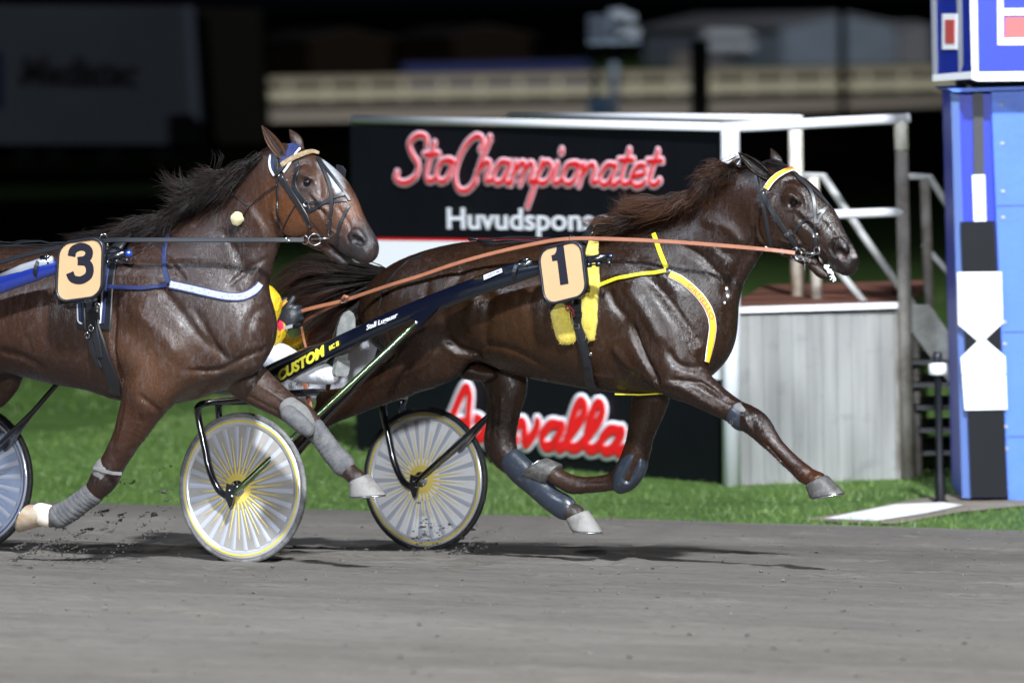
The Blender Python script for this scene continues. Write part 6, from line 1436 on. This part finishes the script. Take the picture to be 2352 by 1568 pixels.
def script(txt, x0, y0, x1, y1, cap, r_out, r_in, mo, mi, zoff):
    tot = sum(AD[c] for c in txt); hx = (x1 - x0) / tot; par = None
    for nm, r_, mt_, lift in (('lettering_outline', r_out, mo, 0.0), ('red_lettering', r_in, mi, .014)):
        cx_ = 0; mb = MB()
        for ci, ch in enumerate(txt):
            for si, s_ in enumerate(GL[ch]):
                pts = []
                for a, b in s_:
                    xx = (cx_ + a) * hx + x0 + .10 * b * cap; t = (xx - x0) / (x1 - x0); yy = y0 + (y1 - y0) * t - b * cap * (1 - .12 * t); pts.append(tuple(sp(xx, yy, .012 + lift)))
                C_ = [Vector(c) for c in catmull(pts, 5)]; k = len(C_)
                r2 = r_ * (1.15 if b < .2 else 1)
                mb.tube([c - sn * (.0009 * (ci * 2 + si) % .004) for c in C_], [r_] * k, 10, flat=.12, fdir=sn)
                for e in (C_[0], C_[-1]): mb.lathe(e, sn, [(.0001, r_ * .12), (r_ * .7, r_ * .09), (r_, 0)], 14)
            cx_ += AD[ch]
        o = mb.build(nm, mt_, par or SG, True); par = par or o
script('StoChampionatet', 912, 418, 1508, 428, 108, .031, .0125, MT['sign_pink'], MT['sign_red'], 0)
script('Axevalla', 1012, 1010, 1428, 1040, 118, .062, .036, MT['letter_white'], MT['sign_red'], 0)
a_, b_ = sp(1028, 525, .012), sp(1435, 530, .012); d_ = b_ - a_; hh = (sp(1028, 475, .012) - a_).length; mb = MB()
text_on(mb, 'Huvudsponsor', lambda s, t, o: a_ + d_ * s + Vector((0, 0, 1)) * (t * hh) + sn * (o * .006 + .001), bold=.015, ext=.2); mb.build('white_lettering', MT['letter_white'], SG)
# platform behind the sign, deck, boarded wall
PD = thing('podium', 'prize podium with boarded grey wall, brown deck, white tube railing and stairs on its right', 'podium', tuple(G(1880, 1105)), 0)
FL_, FR_ = G(1690, 1114), G(2060, 1099); ztop = P(1700, 706, FL_.y).z
back = Vector((.35, 2.6, 0))
mb = MB(); mb.box(FL_ + Vector((0, 0, -.02)), FR_ - FL_, back, Vector((0, 0, ztop - FL_.z - .03))); mb.build('wall', MT['board_wall'], PD)
mb = MB()
wd = (FR_ - FL_); nb = 11
for i in range(nb):
    a = FL_ + wd * (i / nb); mb.box(a + wd * .004 - back.normalized() * .012, wd * (1 / nb - .008), back.normalized() * .010, Vector((0, 0, ztop - FL_.z - .05)))
mb.build('boards', MT['board_wall'], PD)
mb = MB(); mb.box(FL_ + Vector((-.05, -.03, ztop - FL_.z - .028)), wd + Vector((.12, 0, 0)), back + Vector((0, .3, 0)), Vector((0, 0, .03))); dk = mb.build('deck', MT['deck'], PD)
mb = MB(); mb.box(FL_ + Vector((-.05, -.045, ztop - FL_.z - .032)), wd + Vector((.12, 0, 0)), Vector((0, .014, 0)), Vector((0, 0, .036))); mb.build('deck_edge', MT['white_paint'], dk)
mb = MB(); mb.box(FR_ + Vector((.0, -.02, -.03)), Vector((.075, .0, 0)), Vector((.05, .3, 0)), Vector((0, 0, ztop - FL_.z))); mb.build('corner_board', MT['worn_grey'], PD)
def rail(name, px, D_, rpx, mt_, par=PD, n=14):
    """px points, distance per point"""
    Ds = D_ if hasattr(D_, '__len__') else [D_] * len(px); pts = [P(a, b, d) for (a, b), d in zip(px, Ds)]; mb = MB(); mb.tube(pts, [rpx * d / FPX for d in Ds], n); return mb.build(name, mt_, par, True)
Df, Dl = FL_.y, BL.y
rail('top_rail', [(812, 275), (1662, 292)], [Dl - .02, Df - .02], 10, MT['white_paint'])
rail('top_rail', [(1170, 267), (1500, 268), (1842, 272)], [Dl + .9, Df + 1.9, Df + 1.3], 8, MT['white_paint'])
rail('top_rail', [(1655, 294), (2088, 272)], [Df - .03, Df + .2], 12.5, MT['white_paint'])
rail('post', [(1677, 288), (1681, 1117)], [Df - .04, Df - .04], 21, MT['white_paint'])
rail('post', [(1650, 300), (1652, 700)], Df + .3, 9, MT['worn_grey'])
rail('post', [(1827, 276), (1832, 688)], Df + 1.3, 16, MT['worn_white'])
rail('post', [(2068, 268), (2071, 345)], Df + .2, 16, MT['worn_white'])
rail('post', [(2071, 345), (2086, 1098)], Df + .21, 15, MT['worn_grey'])
rail('post', [(1868, 408), (1876, 690)], Df + .9, 13, MT['worn_white'])
rail('middle_rail', [(1700, 500), (2072, 487)], [Df + .1, Df + .2], 11, MT['white_paint'])
rail('stair_handrail', [(1842, 404), (1890, 404), (1985, 545), (2118, 730)], [Df + .9, Df + .9, Df + .8, Df + .6], 9, MT['galvanised'])
rail('stair_handrail', [(1900, 590), (1990, 700)], [Df + .6, Df + .55], 8, MT['galvanised'])
rail('stair_handrail', [(2084, 405), (2134, 406), (2215, 530), (2330, 700)], Df + 1.0, 9, MT['galvanised'])
rail('stair_handrail', [(2120, 560), (2200, 650), (2330, 830)], Df + 1.0, 7, MT['galvanised'])
rail('post', [(2124, 410), (2136, 740)], Df + 1.0, 12, MT['worn_grey'])
mb = MB(); a, b = P(2088, 700, Df + .35), P(2235, 905, Df + .35); mb.prism([a, a + Vector((.12, 0, 0)), b + Vector((.1, 0, 0)), b + Vector((0, 0, -.12)), a - Vector((0, 0, .14))], Vector((0, .03, 0))); mb.build('stringer', MT['galvanised'], PD)
for i in range(5):
    a = P(2088 + 8 * i, 838 + i * 52, Df + .3); mb = MB(); mb.box(a, Vector((.34 + .02 * i, 0, 0)), Vector((0, .9, 0)), Vector((0, 0, .028))); mb.build('step', MT['plate_rim'], PD)
rail('post', [(2100, 705), (2110, 1098)], Df + .5, 9, MT['worn_grey'])
# ================================================================== blue finish tower
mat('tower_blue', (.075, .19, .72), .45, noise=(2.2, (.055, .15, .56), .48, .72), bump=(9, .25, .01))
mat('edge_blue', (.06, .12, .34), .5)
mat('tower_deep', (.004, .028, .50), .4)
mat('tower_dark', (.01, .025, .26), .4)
mat('frame_grey', (.36, .38, .42), .5)
mat('brick_red', (.50, .08, .07), .5)
mat('slot_dark', (.035, .037, .045), .5)
TD = 36.15
TW = thing('tower', 'blue finish line tower with black and white hourglass board and white trimmed box on top', 'tower', tuple(G(2300, 1150)), 0)
def tp(name, px, D_, th, mt_, par=TW):
    P_ = [P(a, b, D_) for a, b in px]; mb = MB(); mb.prism(P_, Vector((0, th, 0))); return mb.build(name, mt_, par)
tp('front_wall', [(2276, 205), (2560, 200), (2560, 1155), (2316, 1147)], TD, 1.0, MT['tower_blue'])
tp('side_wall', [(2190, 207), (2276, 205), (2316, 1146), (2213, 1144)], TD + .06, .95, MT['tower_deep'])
tp('side_edge', [(2184, 207), (2202, 206), (2232, 1144), (2210, 1143)], TD + .03, .02, MT['edge_blue'])
tp('recess', [(2234, 206), (2258, 206), (2261, 402), (2237, 402)], TD + .03, .02, MT['slot_dark'])
tp('white_stripe', [(2233, 402), (2262, 401), (2265, 508), (2237, 509)], TD + .02, .02, MT['sign_white'])
bd = tp('finish_board', [(2207, 510), (2284, 508), (2316, 1142), (2231, 1142)], TD - .02, .05, MT['sign_black'])
tp('hourglass', [(2199, 625), (2300, 624), (2303, 742), (2263, 779), (2309, 819), (2313, 940), (2216, 942), (2207, 821), (2246, 783), (2201, 745)], TD - .03, .006, MT['sign_white'], bd)
tp('seam', [(2209, 859), (2310, 857), (2310, 861), (2209, 863)], TD - .034, .003, MT['frame_grey'], bd)
for y in (470, 760, 1000): tp('panel_joint', [(2290 + (y - 470) * .05, y), (2560, y - 4), (2560, y), (2290 + (y - 470) * .05, y + 4)], TD - .004, .003, MT['edge_blue'])
for y in (240, 330, 440, 500, 740, 790, 980, 1030, 1120):
    c = P(2298 + y * .012, y, TD - .002); mb = MB(); mb.lathe(c, Vector((0, -1, 0)), [(.0001, .006), (.010, .004), (.012, 0)], 10); mb.build('rivet', MT['frame_grey'], TW)
tp('ledge', [(2178, 204), (2560, 192), (2560, 200), (2190, 212)], TD - .05, 1.15, MT['tower_blue'])
tp('gap', [(2220, 186), (2560, 182), (2560, 193), (2220, 204)], TD + .05, .9, MT['slot_dark'])
BXD = TD - .25
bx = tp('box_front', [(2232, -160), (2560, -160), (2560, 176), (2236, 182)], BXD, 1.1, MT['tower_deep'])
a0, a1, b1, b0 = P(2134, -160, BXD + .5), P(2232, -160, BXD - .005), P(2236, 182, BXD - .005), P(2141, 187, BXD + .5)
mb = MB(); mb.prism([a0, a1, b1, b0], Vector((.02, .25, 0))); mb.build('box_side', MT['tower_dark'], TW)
def sd_(name, px, mt_, o):
    """onto the slanted left side of the box"""
    nrm = (a1 - a0).cross(b0 - a0).normalized(); nrm = nrm if nrm.y < 0 else -nrm; P_ = []
    for x, y in px:
        d = ray(x, y); t = (a0 + nrm * o - CO).dot(nrm) / d.dot(nrm); P_.append(CO + d * t)
    mb = MB(); mb.prism(P_, nrm * -.003); return mb.build(name, mt_, TW)
sd_('trim', [(2136, -150), (2147, -150), (2152, 180), (2142, 180)], MT['frame_grey'], .006); sd_('trim', [(2142, 172), (2236, 164), (2236, 181), (2142, 187)], MT['sign_white'], .008)
sd_('trim', [(2196, -60), (2206, -60), (2212, 164), (2202, 166)], MT['frame_grey'], .004)
sd_('white_frame', [(2164, 32), (2198, 32), (2198, 114), (2164, 114)], MT['sign_white'], .009); sd_('red_panel', [(2170, 46), (2192, 46), (2192, 100), (2170, 100)], MT['brick_red'], .013)
for nm, px, mt_, o in [('trim', [(2224, -150), (2242, -150), (2247, 184), (2233, 184)], MT['sign_white'], .006), ('trim', [(2242, 166), (2560, 162), (2560, 184), (2242, 187)], MT['sign_white'], .007),
                       ('white_frame', [(2290, -120), (2304, -120), (2304, 104), (2292, 104)], MT['sign_white'], .008), ('white_frame', [(2304, 88), (2480, 86), (2480, 104), (2304, 104)], MT['sign_white'], .009), ('white_frame', [(2304, 20), (2480, 18), (2480, 34), (2304, 36)], MT['sign_white'], .010),
                       ('red_panel', [(2308, 40), (2480, 38), (2480, 88), (2308, 90)], mat('pale_red', (.55, .12, .12), .5), .005)]:
    tp(nm, px, BXD - o, .004, mt_)
# black marker post by the path
MP = thing('marker_post', 'slim black post with a white collar beside the finish line path', 'post', tuple(G(2160, 1156)), 0)
Dm = G(2160, 1156).y
def mp_(name, prof, mt_):
    b = P(2160, 1156, Dm); t = P(2153, 808, Dm); ax = (t - b); L_ = ax.length; mb = MB(); mb.lathe(b, ax, [(r_ * Dm / FPX, h_ * L_) for r_, h_ in prof], 20); mb.build(name, mt_, MP, True)
mp_('pole', [(.1, 0), (20, 0), (20, .012), (12, .025), (11.5, .20), (8.5, .21), (8.5, .86), (.1, .86)], MT['sign_black']); mp_('collar', [(8, .845), (19, .85), (21, .875), (20, .925), (8, .93)], MT['white_paint']); mp_('head', [(8, .92), (11, .935), (11, .985), (8, 1.0), (.1, 1.0)], MT['plate_rim'])
# ================================================================== far background
mat('fence_pale', (.34, .32, .27), .7); mat('fence_white', (.74, .72, .60), .6); mat('far_dark', (.012, .012, .012), .8)
fa, fb = G(-400, 256), G(3400, 189); fd = fb - fa; FN = thing('fence', 'long pale rail fence along the far straight of the racecourse', 'fence', tuple(fa.lerp(fb, .5)), 0)
mb = MB(); mb.box(fa + Vector((0, 0, .10)), fd, Vector((0, .05, 0)), Vector((0, 0, .26))); mb.build('lower_rail', MT['fence_white'], FN)
mb = MB(); mb.box(fa + Vector((0, .3, .50)), fd, Vector((0, .05, 0)), Vector((0, 0, .26))); mb.build('upper_rail', MT['fence_pale'], FN)
for i in range(44):
    p = fa + fd * (i / 43); mb = MB(); mb.box(p + Vector((-.06, -.04, 0)), Vector((.12, 0, 0)), Vector((0, .3, 0)), Vector((0, 0, .62))); mb.build('post', MT['fence_white'], FN)
def gable(name, label, cat, x0, x1, xr, ytop, yeave, D_, dep, mw, mr, off=.45, group=None):
    gl = P(x0, 200, D_); gr = P(x1, 200, D_); g0 = gz(gl); gl.z = gr.z = g0; ze = P(x0, yeave, D_).z; zt = P(xr, ytop, D_).z; xm = P(xr, ytop, D_).x
    t = thing(name, label, cat, tuple((gl + gr) / 2), 0, group); back_ = Vector((-dep * off, dep, 0))
    mb = MB(); mb.prism([gl, gr, Vector((gr.x, gr.y, ze)), Vector((xm, gl.y, zt)), Vector((gl.x, gl.y, ze))], back_); mb.build('wall', mw, t)
    mb = MB(); e = Vector((0, 0, .06)); f = Vector((0, -.2, 0)); A1, A2, A3 = Vector((gl.x - .3, gl.y, ze - .06)), Vector((xm, gl.y, zt)), Vector((gr.x + .3, gr.y, ze - .06))
    mb.prism([A1 + f, A2 + f, A2 + f + e, A1 + f + e], back_ * 1.03); mb.prism([A2 + f, A3 + f, A3 + f + e, A2 + f + e], back_ * 1.03); mb.build('roof', mr, t); return t, gl, gr, ze
mat('shed_blue', (.16, .19, .24), .7, noise=(.6, (.12, .14, .18), .4, .7)); mat('shed_grey', (.17, .165, .18), .7, noise=(.8, (.12, .11, .12), .4, .7)); mat('shed_roof', (.2, .2, .22), .7)
t, gl, gr, ze = gable('shed', 'pale blue grey shed with a low gable beyond the far fence', 'shed', 1800, 2062, 1935, 30, 62, 262, 9, MT['shed_blue'], MT['shed_roof'], .6)
mb = MB(); a = P(1612, 165, 264); a.z = gz(a); b = P(1800, 165, 266); b.z = a.z; hz = P(1700, 62, 264).z - a.z; mb.box(a, b - a, Vector((0, 5, 0)), Vector((0, 0, hz))); SH2 = mb.build('hall', MT['shed_grey'], None); props(SH2, 'long low grey hall left of the gabled shed', 'building')
for i, (y0, y1) in enumerate(((68, 88), (98, 118))):
    q0, q1 = P(1622, y1, 263.8), P(1790, y1, 263.8); mb = MB(); mb.box(q0, q1 - q0, Vector((0, .1, 0)), Vector((0, 0, P(1622, y0, 263.8).z - q0.z))); mb.build('window_band', MT['frame_grey'], SH2)
gable('cabin', 'dark cabin right of the shed, close to the blue tower', 'cabin', 2068, 2140, 2100, 52, 66, 262, 5, MT['shed_grey'], MT['shed_roof'])
mat('tent_brown', (.05, .032, .024), .8)
gable('tent', 'dark tent left of the other one beyond the far fence', 'tent', 712, 900, 800, 68, 92, 255, 5, MT['tent_brown'], MT['shed_grey'], group='tents beyond the far fence')
gable('tent', 'dark tent nearer the camera mast beyond the far fence', 'tent', 1044, 1220, 1120, 60, 84, 255, 5, MT['tent_brown'], MT['shed_grey'], group='tents beyond the far fence')
mb = MB(); a = P(925, 165, 200); a.z = gz(a); b = P(1352, 160, 200); b.z = a.z; mb.box(a, b - a, Vector((0, .06, 0)), Vector((0, 0, P(1100, 142, 200).z - a.z))); o = mb.build('banner', mat('banner_blue', (.01, .03, .22), .6), None); props(o, 'dark blue banner hung low behind the far fence', 'banner')
mb = MB(); a = P(1545, 170, 190); a.z = gz(a); mb.box(a, Vector((.55, 0, 0)), Vector((0, .5, 0)), Vector((0, 0, P(1545, 122, 190).z - a.z))); mb.box(a + Vector((-.04, -.04, P(1545, 122, 190).z - a.z + .002)), Vector((.63, 0, 0)), Vector((0, .58, 0)), Vector((0, 0, .05))); o = mb.build('kiosk', MT['shed_grey'], None); props(o, 'small grey kiosk behind the fence left of the dark mast', 'kiosk')
# camera mast
CMT = thing('camera_mast', 'pale mast carrying a camera platform and bright lamp housings above the sign', 'mast', tuple(G(1410, 430)), 0); Dc = G(1410, 430).y
mat('mast_grey', (.34, .40, .48), .5, noise=(2, (.28, .32, .38), .4, .7))
def mx_(name, x0, y0, x1, y1, dp, mt_, do=0):
    a, b = P(x0, y1, Dc + do), P(x1, y0, Dc + do); mb = MB(); mb.box(a, Vector((b.x - a.x, 0, 0)), Vector((0, dp, 0)), Vector((0, 0, b.z - a.z))); return mb.build(name, mt_, CMT)
rail('pole', [(1408, 20), (1412, 428)], Dc, 11, MT['mast_grey'], CMT)
mx_('platform', 1352, 90, 1468, 104, .8, MT['mast_grey'], -.4); mx_('cabinet', 1352, 34, 1396, 90, .4, mat('cabinet_grey', (.12, .14, .18), .5), -.2); mx_('ladder_side', 1362, 104, 1372, 262, .06, MT['slot_dark'])
for x, y, r_ in ((1424, 30, 14), (1448, 38, 12), (1455, 72, 15), (1430, 70, 10)):
    c = P(x, y, Dc - .35); s_ = Dc / FPX; mb = MB(); mb.lathe(c, Vector((.1, -1, -.25)), [(.0001, r_ * .9 * s_), (r_ * .85 * s_, r_ * .9 * s_), (r_ * s_, r_ * 1.0 * s_), (r_ * .95 * s_, .2 * r_ * s_), (r_ * .5 * s_, -r_ * s_), (.0001, -r_ * s_)], 16); mb.build('lamp_housing', mat('lamp_white', (.72, .74, .80), .4), CMT, True)
for x in (1392, 1405, 1418, 1440): mx_('platform_rail', x, 50, x + 3, 90, .03, MT['mast_grey'], -.35)
mx_('control_box', 1352, 226, 1398, 264, .4, mat('box_blue', (.12, .22, .34), .5), -.1)
o = rail('dark_mast', [(1607, 95), (1610, 560)], 78, 21, MT['far_dark'], None); props(o, 'thick dark mast standing behind the podium sign', 'mast')
o = rail('lamp_post', [(1932, -60), (1939, 345)], 124, 9, mat('post_dark', (.05, .05, .052), .7), None); props(o, 'thin dark lamp post rising in front of the grey shed', 'post')
# screen trailer on the infield, left
TRD = 104.0; tz = gz(P(200, 340, TRD))
TR = thing('trailer', 'big dark trailer with faint lettering standing in the unlit infield', 'trailer', (P(200, 340, TRD).x, TRD, tz), 0)
mat('trailer_grey', (.32, .34, .40), .6, noise=(.5, (.26, .27, .31), .4, .7)); mat('trailer_edge', (.55, .60, .72), .5); mat('trailer_ink', (.07, .07, .08), .6)
tp('body_side', [(-560, 8), (432, 14), (458, 332), (-540, 332)], TRD, 2.4, MT['trailer_grey'], TR)
tp('corner_trim', [(424, 14), (444, 14), (466, 332), (444, 332)], TRD - .05, .1, MT['trailer_edge'], TR)
tp('tail_block', [(440, 20), (600, 20), (612, 330), (450, 330)], TRD + .4, 2.0, mat('tarp_brown', (.10, .085, .06), .8), TR)
tp('blue_stripe', [(-560, 120), (3, 120), (4, 250), (-560, 250)], TRD - .03, .02, MT['tower_dark'], TR)
tp('hatch', [(384, 266), (438, 262), (440, 332), (386, 332)], TRD - .5, .4, MT['far_dark'], TR)
for x in (60, 130, 260, 380):
    c = P(x, 360, TRD + .2); mb = MB(); s_ = TRD / FPX; mb.lathe(c, Vector((0, -1, 0)), [(.0001, .1), (22 * s_, .1), (28 * s_, .08), (28 * s_, -.1), (.0001, -.1)], 24); mb.build('wheel', MT['far_dark'], TR, True)
a_, b_ = P(42, 195, TRD - .04), P(318, 198, TRD - .04); d_ = b_ - a_; hh = P(42, 128, TRD).z - a_.z; mb = MB(); text_on(mb, 'Mediatec', lambda s, t, o: a_ + d_ * s + Vector((0, 0, 1)) * (t * hh) + Vector((0, -o * .02, 0)), shear=.3, bold=.03, ext=.2); mb.build('lettering', MT['trailer_ink'], TR)
